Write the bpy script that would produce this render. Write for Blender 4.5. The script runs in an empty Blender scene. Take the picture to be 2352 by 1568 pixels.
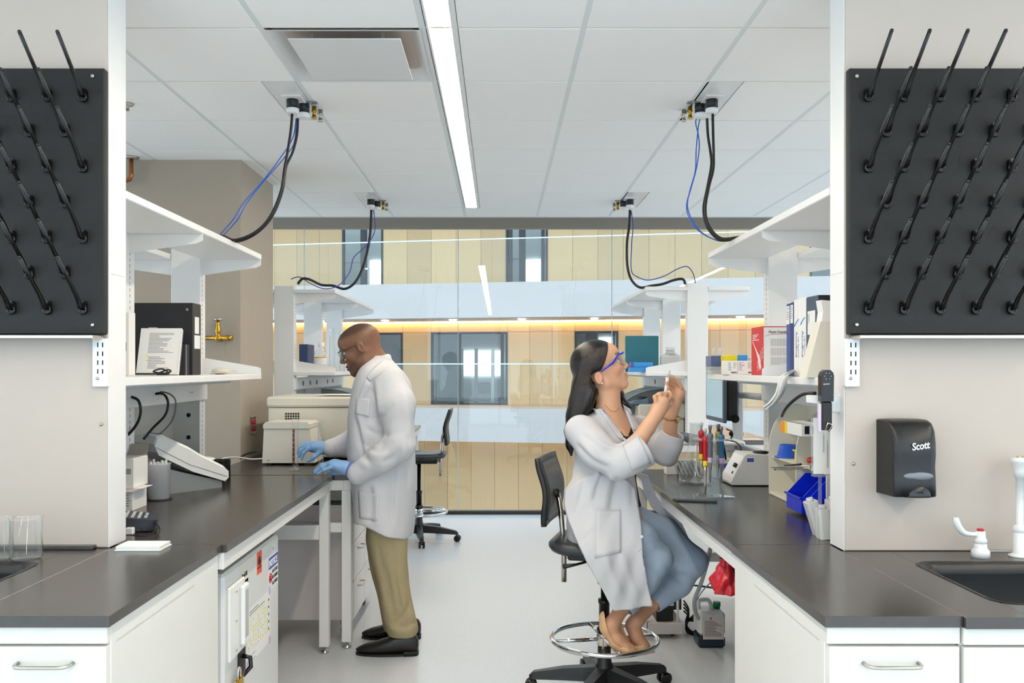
import bpy, math, random
import numpy as np
from mathutils import Vector, Matrix
random.seed(7); np.random.seed(7)
S = bpy.context.scene
C = S.collection
# ---------------------------------------------------------------- camera / light / exposure
F, VX, VY, CH = 1991.0, 1147.0, 843.0, 1.485      # focal length in px of the 2352 px frame, vanishing point, eye height
cam = bpy.data.cameras.new('camera'); cam_o = bpy.data.objects.new('camera', cam); C.objects.link(cam_o)
cam.sensor_width = 36.0; cam.lens = 36.0 * F / 2352.0
cam.shift_x = (1176 - VX) / 2352.0; cam.shift_y = (VY - 784) / 2352.0
cam.clip_start = 0.02; cam.clip_end = 200
cam_o.location = (0, 0, CH); cam_o.rotation_euler = (math.pi / 2, 0, 0)
S.camera = cam_o
W = bpy.data.worlds.new('sky'); S.world = W; W.use_nodes = True
W.node_tree.nodes['Background'].inputs[0].default_value = (0.72, 0.865, 1.0, 1)
W.node_tree.nodes['Background'].inputs[1].default_value = 1.95
S.view_settings.view_transform = 'Standard'; S.view_settings.look = 'None'
S.view_settings.gamma = 1.0; S.view_settings.use_curve_mapping = False
S.view_settings.exposure = 0.55
LAMP = 27.0           # emission of the linear ceiling fixtures
S.cycles.use_denoising = True; S.cycles.use_light_tree = False
S.cycles.max_bounces = 6; S.cycles.diffuse_bounces = 4; S.cycles.glossy_bounces = 3
S.cycles.use_adaptive_sampling = True; S.cycles.adaptive_threshold = 0.06; S.cycles.adaptive_min_samples = 12
S.cycles.transparent_max_bounces = 12; S.cycles.transmission_bounces = 3
S.cycles.caustics_reflective = False; S.cycles.caustics_refractive = False
S.cycles.sample_clamp_indirect = 6.0

# ---------------------------------------------------------------- helpers
def w(px, py, Y): return Vector(((px - VX) * Y / F, Y, CH - (py - VY) * Y / F))
def lin(c):
    c = c / 255.0
    return c / 12.92 if c <= 0.04045 else ((c + 0.055) / 1.055) ** 2.4
def rgb(r, g, b): return (lin(r), lin(g), lin(b), 1.0)
MATS = {}
def mat(name, col, rough=0.5, metal=0.0, noise=0.04, ns=14.0, bump=0.0, bs=60.0, spec=0.5, coat=0.0, emit=0.0, stretch=None, attr=False, alpha=1.0, sss=0.0, sample=True):
    if name in MATS: return MATS[name]
    m = bpy.data.materials.new(name); m.use_nodes = True; N = m.node_tree.nodes; L = m.node_tree.links
    b = N['Principled BSDF']; c = rgb(*col)
    b.inputs['Roughness'].default_value = rough; b.inputs['Metallic'].default_value = metal
    b.inputs['Specular IOR Level'].default_value = spec
    if coat: b.inputs['Coat Weight'].default_value = coat; b.inputs['Coat Roughness'].default_value = 0.15
    if sss:
        b.inputs['Subsurface Weight'].default_value = sss; b.inputs['Subsurface Radius'].default_value = (1, .35, .2); b.inputs['Subsurface Scale'].default_value = 0.008
    tc = N.new('ShaderNodeTexCoord'); mp = N.new('ShaderNodeMapping'); L.new(tc.outputs['Object'], mp.inputs[0])
    if stretch: mp.inputs['Scale'].default_value = stretch
    nz = N.new('ShaderNodeTexNoise'); nz.inputs['Scale'].default_value = ns; nz.inputs['Detail'].default_value = 2
    L.new(mp.outputs[0], nz.inputs['Vector'])
    mx = N.new('ShaderNodeMix'); mx.data_type = 'RGBA'
    mx.inputs['A'].default_value = tuple(max(0, v * (1 - noise)) for v in c[:3]) + (1,)
    mx.inputs['B'].default_value = tuple(min(1, v * (1 + noise)) for v in c[:3]) + (1,)
    L.new(nz.outputs['Fac'], mx.inputs['Factor']); out = mx.outputs['Result']
    if attr:
        at = N.new('ShaderNodeAttribute'); at.attribute_name = 'tint'
        mu = N.new('ShaderNodeMix'); mu.data_type = 'RGBA'; mu.blend_type = 'MULTIPLY'; mu.inputs['Factor'].default_value = 1
        L.new(out, mu.inputs['A']); L.new(at.outputs['Color'], mu.inputs['B']); out = mu.outputs['Result']
    L.new(out, b.inputs['Base Color'])
    if bump:
        n2 = N.new('ShaderNodeTexNoise'); n2.inputs['Scale'].default_value = bs; n2.inputs['Detail'].default_value = 2
        L.new(mp.outputs[0], n2.inputs['Vector'])
        bp = N.new('ShaderNodeBump'); bp.inputs['Strength'].default_value = bump; bp.inputs['Distance'].default_value = 0.01
        L.new(n2.outputs['Fac'], bp.inputs['Height']); L.new(bp.outputs['Normal'], b.inputs['Normal'])
    if emit:
        b.inputs['Emission Color'].default_value = c; b.inputs['Emission Strength'].default_value = emit
    if emit and not sample: m.cycles.emission_sampling = 'NONE'
    if alpha < 1: b.inputs['Alpha'].default_value = alpha
    MATS[name] = m; return m
def glass(name, tint=(1, 1, 1), ior=1.45, rough=0.0, haze=0.0, hcol=(255, 255, 255), boost=1.0):
    if name in MATS: return MATS[name]
    m = bpy.data.materials.new(name); m.use_nodes = True; N = m.node_tree.nodes; L = m.node_tree.links
    N.remove(N['Principled BSDF']); o = N['Material Output']
    tr = N.new('ShaderNodeBsdfTransparent'); tr.inputs[0].default_value = tuple(tint) + (1,)
    gl = N.new('ShaderNodeBsdfGlossy'); gl.inputs['Roughness'].default_value = rough
    fr = N.new('ShaderNodeFresnel'); fr.inputs[0].default_value = ior
    mm = N.new('ShaderNodeMath'); mm.operation = 'MULTIPLY'; mm.inputs[1].default_value = boost; mm.use_clamp = True
    ge = N.new('ShaderNodeNewGeometry'); iv = N.new('ShaderNodeMath'); iv.operation = 'SUBTRACT'; iv.inputs[0].default_value = 1.0; L.new(ge.outputs['Backfacing'], iv.inputs[1])
    m3 = N.new('ShaderNodeMath'); m3.operation = 'MULTIPLY'; L.new(fr.outputs[0], m3.inputs[0]); L.new(iv.outputs[0], m3.inputs[1]); L.new(m3.outputs[0], mm.inputs[0])
    mx = N.new('ShaderNodeMixShader'); L.new(mm.outputs[0], mx.inputs[0]); L.new(tr.outputs[0], mx.inputs[1]); L.new(gl.outputs[0], mx.inputs[2])
    out = mx.outputs[0]
    if haze:
        df = N.new('ShaderNodeBsdfDiffuse'); nz = N.new('ShaderNodeTexNoise'); nz.inputs['Scale'].default_value = 25
        df.inputs[0].default_value = rgb(*hcol)
        m2 = N.new('ShaderNodeMixShader'); mt = N.new('ShaderNodeMath'); mt.operation = 'MULTIPLY'; mt.inputs[1].default_value = haze * 2
        L.new(nz.outputs['Fac'], mt.inputs[0]); L.new(mt.outputs[0], m2.inputs[0]); L.new(out, m2.inputs[1]); L.new(df.outputs[0], m2.inputs[2]); out = m2.outputs[0]
    L.new(out, o.inputs['Surface']); MATS[name] = m; return m
OFF = {}
def put(o, parent=None):
    C.objects.link(o)
    if parent is not None: o.parent = parent
    return o
def tag(o, label=None, cat=None, group=None, kind=None):
    if label: o['label'] = label
    if cat: o['category'] = cat
    if group: o['group'] = group
    if kind: o['kind'] = kind
    return o
def thing(name, label, cat, loc, group=None, rotz=0.0):
    o = bpy.data.objects.new(name, None); o.empty_display_size = 0.05; put(o)
    o.location = loc; o.rotation_euler = (0, 0, rotz); OFF[o.name] = Vector(loc)
    return tag(o, label, cat, group)
class MB:
    """mesh builder: collects shapes, build() links ONE object"""
    def __init__(s): s.v = []; s.f = []; s.sm = []
    def _add(s, v, f, smooth=False):
        n = len(s.v); s.v += [tuple(p) for p in v]; s.f += [tuple(i + n for i in q) for q in f]; s.sm += [smooth] * len(f); return s
    def box(s, x0, x1, y0, y1, z0, z1, b=0.0):
        x0, x1 = min(x0, x1), max(x0, x1); y0, y1 = min(y0, y1), max(y0, y1); z0, z1 = min(z0, z1), max(z0, z1)
        b = min(b, (x1 - x0) * .45, (y1 - y0) * .45, (z1 - z0) * .45)
        if b <= 0:
            v = [(x, y, z) for x in (x0, x1) for y in (y0, y1) for z in (z0, z1)]
            return s._add(v, [(0, 1, 3, 2), (4, 6, 7, 5), (0, 4, 5, 1), (2, 3, 7, 6), (0, 2, 6, 4), (1, 5, 7, 3)])
        lo = (x0, y0, z0); hi = (x1, y1, z1); v = []; idx = {}
        for sx in (0, 1):
            for sy in (0, 1):
                for sz in (0, 1):
                    c = [(lo, hi)[q][a] for a, q in enumerate((sx, sy, sz))]; sg = [1 - 2 * q for q in (sx, sy, sz)]
                    for a in range(3):
                        p = [c[i] + (0 if i == a else sg[i] * b) for i in range(3)]
                        idx[(sx, sy, sz, a)] = len(v); v.append(p)
        f = []
        for a in range(3):
            o1, o2 = [i for i in range(3) if i != a]
            for q in (0, 1):
                r = []
                for (u, t) in ((0, 0), (1, 0), (1, 1), (0, 1)):
                    k = [0, 0, 0]; k[a] = q; k[o1] = u; k[o2] = t; r.append(idx[tuple(k) + (a,)])
                if (q == 0) != (a == 1): r.reverse()
                f.append(r)
            for u in (0, 1):
                for t in (0, 1):   # edges along axis a
                    k0 = [0, 0, 0]; k0[o1] = u; k0[o2] = t; k1 = list(k0); k1[a] = 1
                    r = [idx[tuple(k0) + (o1,)], idx[tuple(k0) + (o2,)], idx[tuple(k1) + (o2,)], idx[tuple(k1) + (o1,)]]
                    if ((u + t) % 2 == 0) == (a == 1): r.reverse()
                    f.append(r)
        for sx in (0, 1):
            for sy in (0, 1):
                for sz in (0, 1):
                    r = [idx[(sx, sy, sz, a)] for a in range(3)]
                    if (sx + sy + sz) % 2 == 0: r.reverse()
                    f.append(r)
        return s._add(v, f)
    def prism(s, poly, axis, a0, a1, b=0):
        """poly: list of 2-D points; axis 'x','y','z' is the extrusion axis"""
        def p3(p, a): return {'x': (a, p[0], p[1]), 'y': (p[0], a, p[1]), 'z': (p[0], p[1], a)}[axis]
        n = len(poly); v = [p3(p, a0) for p in poly] + [p3(p, a1) for p in poly]
        f = [tuple(range(n))[::-1], tuple(range(n, 2 * n))] + [(i, (i + 1) % n, n + (i + 1) % n, n + i) for i in range(n)]
        return s._add(v, f)
    def tube(s, pts, r, n=8, cap=True, sub=0):
        pts = [Vector(p) for p in pts]
        if sub: pts = spline(pts, sub)
        rs = r if isinstance(r, (list, tuple)) else [r] * len(pts)
        if len(rs) != len(pts): rs = [float(np.interp(i / (len(pts) - 1), np.linspace(0, 1, len(rs)), rs)) for i in range(len(pts))]
        v = []; f = []; up = None
        for i, p in enumerate(pts):
            d = (pts[min(i + 1, len(pts) - 1)] - pts[max(i - 1, 0)]).normalized()
            if up is None: up = d.orthogonal().normalized()
            up = (up - d * up.dot(d)); up = up.normalized() if up.length > 1e-6 else d.orthogonal().normalized()
            q = d.cross(up)
            for k in range(n):
                t = 2 * math.pi * k / n; v.append(p + (up * math.cos(t) + q * math.sin(t)) * rs[i])
        m = len(pts)
        for i in range(m - 1):
            for k in range(n): f.append((i * n + k, i * n + (k + 1) % n, (i + 1) * n + (k + 1) % n, (i + 1) * n + k))
        s._add(v, f, True)
        if cap:
            o = len(s.v) - m * n; s.f += [tuple(o + k for k in range(n))[::-1], tuple(o + (m - 1) * n + k for k in range(n))]; s.sm += [False, False]
        return s
    def cyl(s, a, b, r, n=16, r2=None): return s.tube([a, b], [r, r if r2 is None else r2], n)
    def lathe(s, prof, c=(0, 0, 0), n=24, axis='z', cap=True):
        v = []; f = []
        for (r, h) in prof:
            for k in range(n):
                t = 2 * math.pi * k / n; a, b2 = r * math.cos(t), r * math.sin(t)
                v.append({'z': (c[0] + a, c[1] + b2, c[2] + h), 'y': (c[0] + a, c[1] - h, c[2] + b2), 'x': (c[0] + h, c[1] + a, c[2] + b2)}[axis])
        m = len(prof)
        for i in range(m - 1):
            for k in range(n): f.append((i * n + k, i * n + (k + 1) % n, (i + 1) * n + (k + 1) % n, (i + 1) * n + k))
        s._add(v, f, True)
        if cap:
            o = len(s.v) - m * n; s.f += [tuple(o + k for k in range(n))[::-1], tuple(o + (m - 1) * n + k for k in range(n))]; s.sm += [False, False]
        return s
    def ell(s, c, r, n=16, m=10, rot=None):
        v = []; f = []
        r = (r, r, r) if not isinstance(r, (tuple, list)) else r
        for i in range(m + 1):
            ph = math.pi * i / m
            for k in range(n):
                t = 2 * math.pi * k / n; p = Vector((r[0] * math.sin(ph) * math.cos(t), r[1] * math.sin(ph) * math.sin(t), r[2] * math.cos(ph)))
                if rot is not None: p = rot @ p
                v.append(p + Vector(c))
        for i in range(m):
            for k in range(n): f.append((i * n + k, (i + 1) * n + k, (i + 1) * n + (k + 1) % n, i * n + (k + 1) % n))
        return s._add(v, f, True)
    def torus(s, c, R, r, n=40, m=10, axis='z'):
        pts = [];
        v = []; f = []
        for i in range(n):
            a = 2 * math.pi * i / n
            for k in range(m):
                t = 2 * math.pi * k / m; rr = R + r * math.cos(t); p = (rr * math.cos(a), rr * math.sin(a), r * math.sin(t))
                if axis == 'y': p = (p[0], p[2], p[1])
                if axis == 'x': p = (p[2], p[0], p[1])
                v.append((c[0] + p[0], c[1] + p[1], c[2] + p[2]))
        for i in range(n):
            for k in range(m): f.append((i * m + k, ((i + 1) % n) * m + k, ((i + 1) % n) * m + (k + 1) % m, i * m + (k + 1) % m))
        return s._add(v, f, True)
    def quad(s, a, b, c, d): return s._add([a, b, c, d], [(0, 1, 2, 3)])
    def sheet(s, fn, nu, nv, th=0.0):
        """grid surface fn(u,v)->Vector, with thickness th along normals"""
        P = [[Vector(fn(i / nu, j / nv)) for j in range(nv + 1)] for i in range(nu + 1)]
        v = [p for r in P for p in r]; f = [(i * (nv + 1) + j, (i + 1) * (nv + 1) + j, (i + 1) * (nv + 1) + j + 1, i * (nv + 1) + j + 1) for i in range(nu) for j in range(nv)]
        if th:
            n0 = len(v); vv = list(v)
            for i in range(nu + 1):
                for j in range(nv + 1):
                    a = P[min(i + 1, nu)][j] - P[max(i - 1, 0)][j]; b = P[i][min(j + 1, nv)] - P[i][max(j - 1, 0)]
                    vv.append(P[i][j] - a.cross(b).normalized() * th)
            f2 = [tuple(q + n0 for q in reversed(t)) for t in f]
            ring = [i * (nv + 1) for i in range(nu + 1)] + [nu * (nv + 1) + j for j in range(1, nv + 1)] + [i * (nv + 1) + nv for i in range(nu - 1, -1, -1)] + [j for j in range(nv - 1, 0, -1)]
            f3 = [(ring[(i + 1) % len(ring)], ring[i], ring[i] + n0, ring[(i + 1) % len(ring)] + n0) for i in range(len(ring))]
            return s._add(vv, f + f2 + f3, True)
        return s._add(v, f, True)
    def rot(s, M, c=(0, 0, 0)):
        c = Vector(c); s.v = [tuple(c + M @ (Vector(p) - c)) for p in s.v]; return s
    def move(s, d): s.v = [tuple(Vector(p) + Vector(d)) for p in s.v]; return s
    def mesh(s, name, m=None, off=Vector((0, 0, 0))):
        me = bpy.data.meshes.new(name); me.from_pydata([tuple(Vector(p) - off) for p in s.v], [], s.f)
        me.polygons.foreach_set('use_smooth', s.sm)
        if m is not None: me.materials.append(m)
        me.update(); return me
    def build(s, name, m, parent=None, label=None, cat=None, group=None, kind=None, local=False):
        if parent is None:
            a = np.array(s.v); off = Vector(((a[:, 0].min() + a[:, 0].max()) / 2, (a[:, 1].min() + a[:, 1].max()) / 2, a[:, 2].min()))
        else: off = Vector((0, 0, 0)) if local else OFF[parent.name]
        o = bpy.data.objects.new(name, s.mesh(name, m, off)); put(o, parent)
        if parent is None: o.location = off; OFF[o.name] = off
        else: OFF[o.name] = off
        return tag(o, label, cat, group, kind)
def spline(pts, sub):
    out = []
    for i in range(len(pts) - 1):
        p0, p1, p2, p3 = pts[max(i - 1, 0)], pts[i], pts[i + 1], pts[min(i + 2, len(pts) - 1)]
        for k in range(sub):
            t = k / sub
            out.append(0.5 * ((2 * p1) + (p2 - p0) * t + (2 * p0 - 5 * p1 + 4 * p2 - p3) * t * t + (3 * p1 - p0 - 3 * p2 + p3) * t ** 3))
    return out + [pts[-1]]
def text(name, s, size, loc, right, up, m, parent, depth=0.0006, align='LEFT', sx=1.0, shear=0.0, bold=0.0):
    """flat lettering mesh lying in the plane of right/up"""
    cu = bpy.data.curves.new(name, 'FONT'); cu.body = s; cu.size = size; cu.extrude = depth; cu.align_x = align; cu.resolution_u = 3; cu.shear = shear; cu.offset = bold
    t = bpy.data.objects.new(name + '_tmp', cu); C.objects.link(t)
    dg = bpy.context.evaluated_depsgraph_get(); me = bpy.data.meshes.new_from_object(t.evaluated_get(dg)); C.objects.unlink(t); bpy.data.objects.remove(t)
    r = Vector(right).normalized() * sx; u = Vector(up).normalized(); n = r.normalized().cross(u)
    off = OFF[parent.name]
    for v in me.vertices: v.co = Vector(loc) + r * v.co.x + u * v.co.y + n * v.co.z - off
    me.materials.clear(); me.materials.append(m); o = bpy.data.objects.new(name, me); put(o, parent); OFF[o.name] = off
    return o
def rr(cx, cy, hx, hy, r, n=6):
    """rounded rectangle outline"""
    out = []
    for (sx, sy, a0) in ((1, 1, 0), (-1, 1, 90), (-1, -1, 180), (1, -1, 270)):
        for k in range(n + 1):
            a = math.radians(a0 + 90 * k / n); out.append((cx + sx * (hx - r) + r * math.cos(a), cy + sy * (hy - r) + r * math.sin(a)))
    return out
# ---------------------------------------------------------------- materials
WHITE = mat('white_powder_coat', (238, 238, 237), 0.38, noise=.015)
LAM = mat('white_laminate', (226, 224, 218), 0.42, noise=.015)
WALLP = mat('painted_wall', (203, 190, 178), 0.6, noise=.015, bump=.02, bs=120)
TAUPE = mat('taupe_paint', (168, 160, 148), 0.75, noise=.03, bump=.03, bs=150)
GREYP = mat('grey_paint', (172, 172, 168), 0.7, noise=.02)
EPOXY = mat('black_epoxy', (58, 53, 50), 0.23, noise=.15, ns=30, bump=.008, bs=500, spec=1.0)
BLACKP = mat('black_plastic', (26, 25, 25), 0.45, noise=.1)
BLACKG = mat('black_gloss', (18, 18, 18), 0.25, noise=.1)
RACKB = mat('black_phenolic', (27, 25, 24), 0.6, noise=.22, ns=5, bump=.06, bs=200)
CHROME = mat('chrome', (215, 215, 215), 0.08, 1.0)
STEEL = mat('brushed_steel', (196, 190, 178), 0.30, 1.0, noise=.1, stretch=(1, 40, 40))
BRASS = mat('brass', (202, 160, 62), 0.25, 1.0)
COPPER = mat('copper', (176, 112, 72), 0.3, 1.0)
BEIGE = mat('beige_plastic', (214, 209, 195), 0.45, noise=.015)
GREYM = mat('grey_plastic', (120, 121, 122), 0.5)
LGREY = mat('light_grey_plastic', (186, 188, 189), 0.45)
DARK = mat('dark_void', (14, 13, 13), 0.8)
PAPER = mat('paper', (236, 235, 232), 0.8, noise=.02)
INK = mat('ink', (52, 52, 56), 0.8)
INKL = mat('grey_ink', (150, 150, 152), 0.8)
RED = mat('red_plastic', (196, 36, 42), 0.35)
BLUE = mat('blue_plastic', (24, 66, 200), 0.3)
SKYB = mat('light_blue_plastic', (64, 150, 224), 0.3)
YEL = mat('yellow_plastic', (238, 218, 30), 0.35)
NAVY = mat('navy_board', (44, 62, 104), 0.55)
SLATE = mat('slate_board', (66, 86, 104), 0.6)
MILK = mat('milky_plastic', (228, 229, 226), 0.4, alpha=.8)
GLS = glass('clear_glass', (.988, .994, .992), 1.5, haze=.015, boost=1.5)
CLEARP = glass('clear_plastic', (.96, .97, .975), 1.45, haze=.09, boost=1.5)
BT = 0.918                  # bench top height
CE = CH + 1.2555            # ceiling
# ================================================================= THE SETTING
FLOORM = mat('vinyl_floor', (205, 209, 213), 0.30, noise=.05, ns=60, bump=.01, bs=300, stretch=(1, .25, 1))
fl = MB().box(-6, 6, -4, 8.83, -.1, 0).build('floor', FLOORM, kind='structure')
seam = MB()
for x in (-.74, .22): seam.box(x, x + .004, 2.0, 8.7, .0002, .0006)
seam.build('weld_seam', mat('weld', (214, 216, 214), .4), fl)
# ---- ceiling: tiles on a recessed grid
TILE = mat('ceiling_tile', (250, 249, 247), 0.9, noise=.02, ns=80, bump=.05, bs=500)
TEE = mat('ceiling_tee', (228, 232, 232), 0.5, noise=.01)
CROSS = mat('ceiling_cross_tee', (206, 203, 186), 0.6, noise=.01)
ce = MB().box(-6, 6, -4, 7.225, CE + .04, CE + .1).build('ceiling', WALLP, kind='structure')
XL = [.313 + .6 * k for k in range(-10, 10)]
YL = [3.213 + .6025 * k for k in range(-12, 7)] + [7.225]
LX0, LX1 = -.282, -.155
LPITCH = 3.05
tile_me = {}
far_tiles = MB(); tees = MB(); cross = MB()
SLOT = {(-1.049, 0): 0}
for i in range(len(XL) - 1):
    for j in range(len(YL) - 1):
        x0, x1, y0, y1 = XL[i] + .011, XL[i + 1] - .011, YL[j] + .006, YL[j + 1] - .006
        if y1 < -3.9: continue
        # fixtures run inside the column right of a long tee
        for k in range(-2, 3):
            if abs((XL[i] + .0) - (LX0 + LPITCH * k)) < .2 and y0 > -3.5 and y0 < 6.8:
                x0 = max(x0, LX1 + LPITCH * k + .002) if LX0 + LPITCH * k <= x0 + .1 else x0
        if abs(XL[i] + .887) < .02 and j == YL.index(3.213): continue          # air diffuser sits here
        near = y0 > 2.6 and abs(x0 + .3) / max(y0, .1) < .68
        if (abs(XL[i] + 1.487) < .02 and (abs(YL[j] - 3.8155) < .02 or abs(YL[j] - 6.2255) < .02)): x1 = -1.052
        if (abs(XL[i] - .913) < .02 and (abs(YL[j] - 3.8155) < .02 or abs(YL[j] - 6.2255) < .02)): x0 = 1.08
        key = (round(x1 - x0, 3), round(y1 - y0, 3))
        if near:
            if key not in tile_me: tile_me[key] = MB().box(-key[0] / 2, key[0] / 2, -key[1] / 2, key[1] / 2, 0, .018, .002).mesh('ceiling_tile', TILE)
            o = bpy.data.objects.new('ceiling_tile', tile_me[key]); put(o, ce)
            o.location = Vector(((x0 + x1) / 2, (y0 + y1) / 2, CE)) - ce.location
        else: far_tiles.box(x0, x1, y0, y1, CE, CE + .018)
far_tiles.build('ceiling_tile', TILE, ce, kind='stuff')
for x in XL: MB().box(x - .0125, x + .0125, -4, 7.225, CE + .002, CE + .03).build('ceiling_tee', TEE, ce)
for y in YL: MB().box(-6, 6, y - .006, y + .006, CE + .003, CE + .03).build('ceiling_cross_tee', CROSS, ce)
MB().box(-6, 6, 7.221, 7.235, CE - .006, CE + .5).build('ceiling_edge_trim', TEE, ce)
# ---- shell
MB().box(-6, 6, 7.23, 8.9, 3.3, 3.4).build('ceiling_recess', WALLP, kind='structure')
PN = glass('added_window_glass', (.97, .99, .985), 1.5, boost=1.0)
def glazed(name, wname, a, b, fix, along):  # unseen full-height glazing, added so daylight brightens ceiling and shelf undersides
    B = (lambda u0, u1, t0, t1, z0, z1: MB().box(u0, u1, fix + t0, fix + t1, z0, z1)) if along == 'x' else (lambda u0, u1, t0, t1, z0, z1: MB().box(fix + t0, fix + t1, u0, u1, z0, z1))
    wl = B(a, b, -.05, .05, 2.7, 3.3).build(name, WALLP, kind='structure')
    wn = B(a, b, -.04, .04, 0, .08).build(wname, WHITE, kind='structure')
    n = round((b - a) / 1.5); s_ = (b - a) / n
    for i in range(n + 1): B(a + i * s_ - .03, a + i * s_ + .03, -.04, .04, .08, 2.7).build('mullion', WHITE, wn)
    for i in range(n): B(a + i * s_ + .03, a + (i + 1) * s_ - .03, -.006, .006, .08, 2.7).build('pane', PN, wn)
glazed('wall_back', 'added_window_2', -6, 6, -4.05, 'x'); glazed('wall_outer_left', 'added_window_3', -4, 8.75, -6.05, 'y'); glazed('wall_outer_right', 'added_window_4', -4, 8.75, 6.05, 'y')
MB().box(-3.2, -1.566, 5.25, 6.0, 0, CE + .03, .004).build('wall_column', mat('column_paint', (172, 161, 146), .75, noise=.03, bump=.03, bs=150), kind='structure')
# ---- end walls carrying the drying racks
def end_wall(name, x0, x1, y0, y1):
    o = MB().box(x0, x1, y0, y1, BT + .0005, CE + .02, .003).build(name, WALLP, kind='structure'); return o
WL = end_wall('wall_left', -3.6, -1.228, 2.72, 2.846)
WR = end_wall('wall_right', 1.0655, 3.6, 2.675, 2.788)
# cover plate on the aisle edge of the end walls
MB().box(-1.228, -1.2262, 2.7205, 2.8455, BT + .001, CE - .001).build('edge_trim', WHITE, WL)
MB().box(-1.2262, -1.2245, 2.735, 2.835, 1.78, 2.35).build('cover_plate', WHITE, WL)
MB().box(1.0637, 1.0655, 2.6755, 2.7875, BT + .001, CE - .001).build('edge_trim', WHITE, WR)
MB().box(1.062, 1.0637, 2.685, 2.78, 1.78, 2.35).build('cover_plate', WHITE, WR)
for (p, wall) in ((w(232, 974, 2.718), WL), (w(1960, 1065, 2.673), WR)):
    MB().ell(p, .0055, 10, 6).build('screw_head', STEEL, wall)
# ---- window wall of frameless glass towards the atrium
GY = 8.773
HDR = mat('taupe_metal', (150, 141, 131), .55, noise=.02)
PANE = glass('window_glass', (.97, .99, .985), 1.5, boost=1.35)
win = MB().box(-6, 6, GY - .02, GY + .06, 2.886, 3.3).build('window_1', HDR, kind='structure')
MB().box(-6, 6, GY - .03, GY + .05, 0, .035, .004).build('base_channel', mat('bronze_channel', (52, 45, 42), .45), win)
jx = [-.418 + 1.557 * k for k in range(-3, 5)]
xs = [-6] + [x for x in jx if -6 < x < 6] + [6]
for a, b in zip(xs[:-1], xs[1:]): MB().box(a + .004, b - .004, GY, GY + .012, .035, 2.886).build('pane', PANE, win)
for x in xs[1:-1]: MB().box(x - .004, x + .004, GY - .001, GY + .013, .035, 2.886).build('glass_joint', mat('silicone', (206, 216, 220), .4, alpha=.85), win)
# ================================================================= ATRIUM BEYOND THE GLASS
TH = math.atan(.189); AZ = 24.0; ct, st = math.cos(TH), math.sin(TH)
def AU(px, d):
    k = (px - VX) / F     # ray X = k Y ; point = (u ct + d st, AZ - u st + d ct)
    return (k * (AZ + d * ct) - d * st) / (ct + k * st)
def AH(px, py, d):
    u = AU(px, d); return CH - (py - VY) * (AZ - u * st + d * ct) / F
def afix(o, parent=None):
    if parent is None: o.location = (0, AZ, 0); o.rotation_euler = (0, 0, -TH)
    return o
def abox(name, m, u0, u1, d0, d1, z0, z1, parent=None, kind=None, b=0):
    mb = MB().box(u0, u1, d0, d1, z0, z1, b)
    o = bpy.data.objects.new(name, mb.mesh(name, m)); put(o, parent); OFF[o.name] = Vector((0, 0, 0))
    if kind: o['kind'] = kind
    return afix(o, parent)
SLABM = mat('slab_white', (184, 180, 178), .7, noise=.01)
WOOD = []
for k in range(5):
    t = (.95, 1.0, 1.04, .98, 1.02)[k]
    WOOD.append(mat('oak_panel_%d' % k, (214 * t, 182 * t, 136 * t), .5, noise=.09, ns=5, stretch=(9, 9, .35), bump=.02, bs=20))
DFR = mat('dark_frame', (44, 48, 54), .5)
UL, UR = -13.0, 17.0
HM, HU, HL, SM, SU = .340, 3.836, -3.3, -.588, 2.859
abox('floor_atrium', GREYP, UL, UR, -15.0, 5, HL - .2, HL, kind='structure')
slabs = []
for n, (z0, z1) in (('ceiling_walkway_lower', (SM, HM)), ('ceiling_walkway_upper', (SU, HU))):
    slabs.append(abox(n, SLABM, UL, UR, 0, 5.0, z0 + .02, z1, kind='structure'))
    abox('fascia', SLABM, UL, UR, -.03, 0, z0, z1, slabs[-1])
abox('ceiling_walkway_top', SLABM, UL, UR, 0, 5.0, 6.9, 7.2, kind='structure')
wood = abox('wall_atrium', mat('wall_backing', (70, 60, 48), .8), UL, UR, 6.2, 6.3, HL, 7.0, kind='structure')
D = 2.2
def openings(row): return {0: [(786, 880), (1162, 1258), (1860, 1950)], 1: [(865, 925), (990, 1166), (1320, 1420)], 2: []}[row]
rows = ((0, HU, 6.9, None), (1, HM, SU + .02, 762), (2, HL, SM + .02, None))
ops = {}
for r, z0, z1, split in rows:
    O = [(AU(a, D), AU(b, D)) for a, b in openings(r)]; ops[r] = O
    zs = AH(1147, split, D) if split else None
    edges = [UL]
    cuts = sorted([q for o in O for q in o])
    u = UL; k = 0
    segs = []; cur = UL
    for a, b in O: segs.append((cur, a)); cur = b
    segs.append((cur, UR))
    def panel(a, b, za, zb):
        global k
        abox('wood_panel', WOOD[random.randrange(5)], a + .004, b - .004, D, D + .04, za + .004, zb - .004, wood)
    for a, b in segs:
        n = max(1, round((b - a) / .74)); s = (b - a) / n
        for i in range(n):
            p, q = a + i * s, a + (i + 1) * s
            if q < -9 or p > 13: continue
            if zs: panel(p, q, z0, zs); panel(p, q, zs, z1)
            else: panel(p, q, z0, z1)
    if zs:
        for a, b in O: panel(a, b, zs, z1)
    ds = [abox('wall_atrium_core', mat('wall_backing', (70, 60, 48), .8), a, b, D + .045, D + .12, z0, z1, wood) for a, b in segs]
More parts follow.
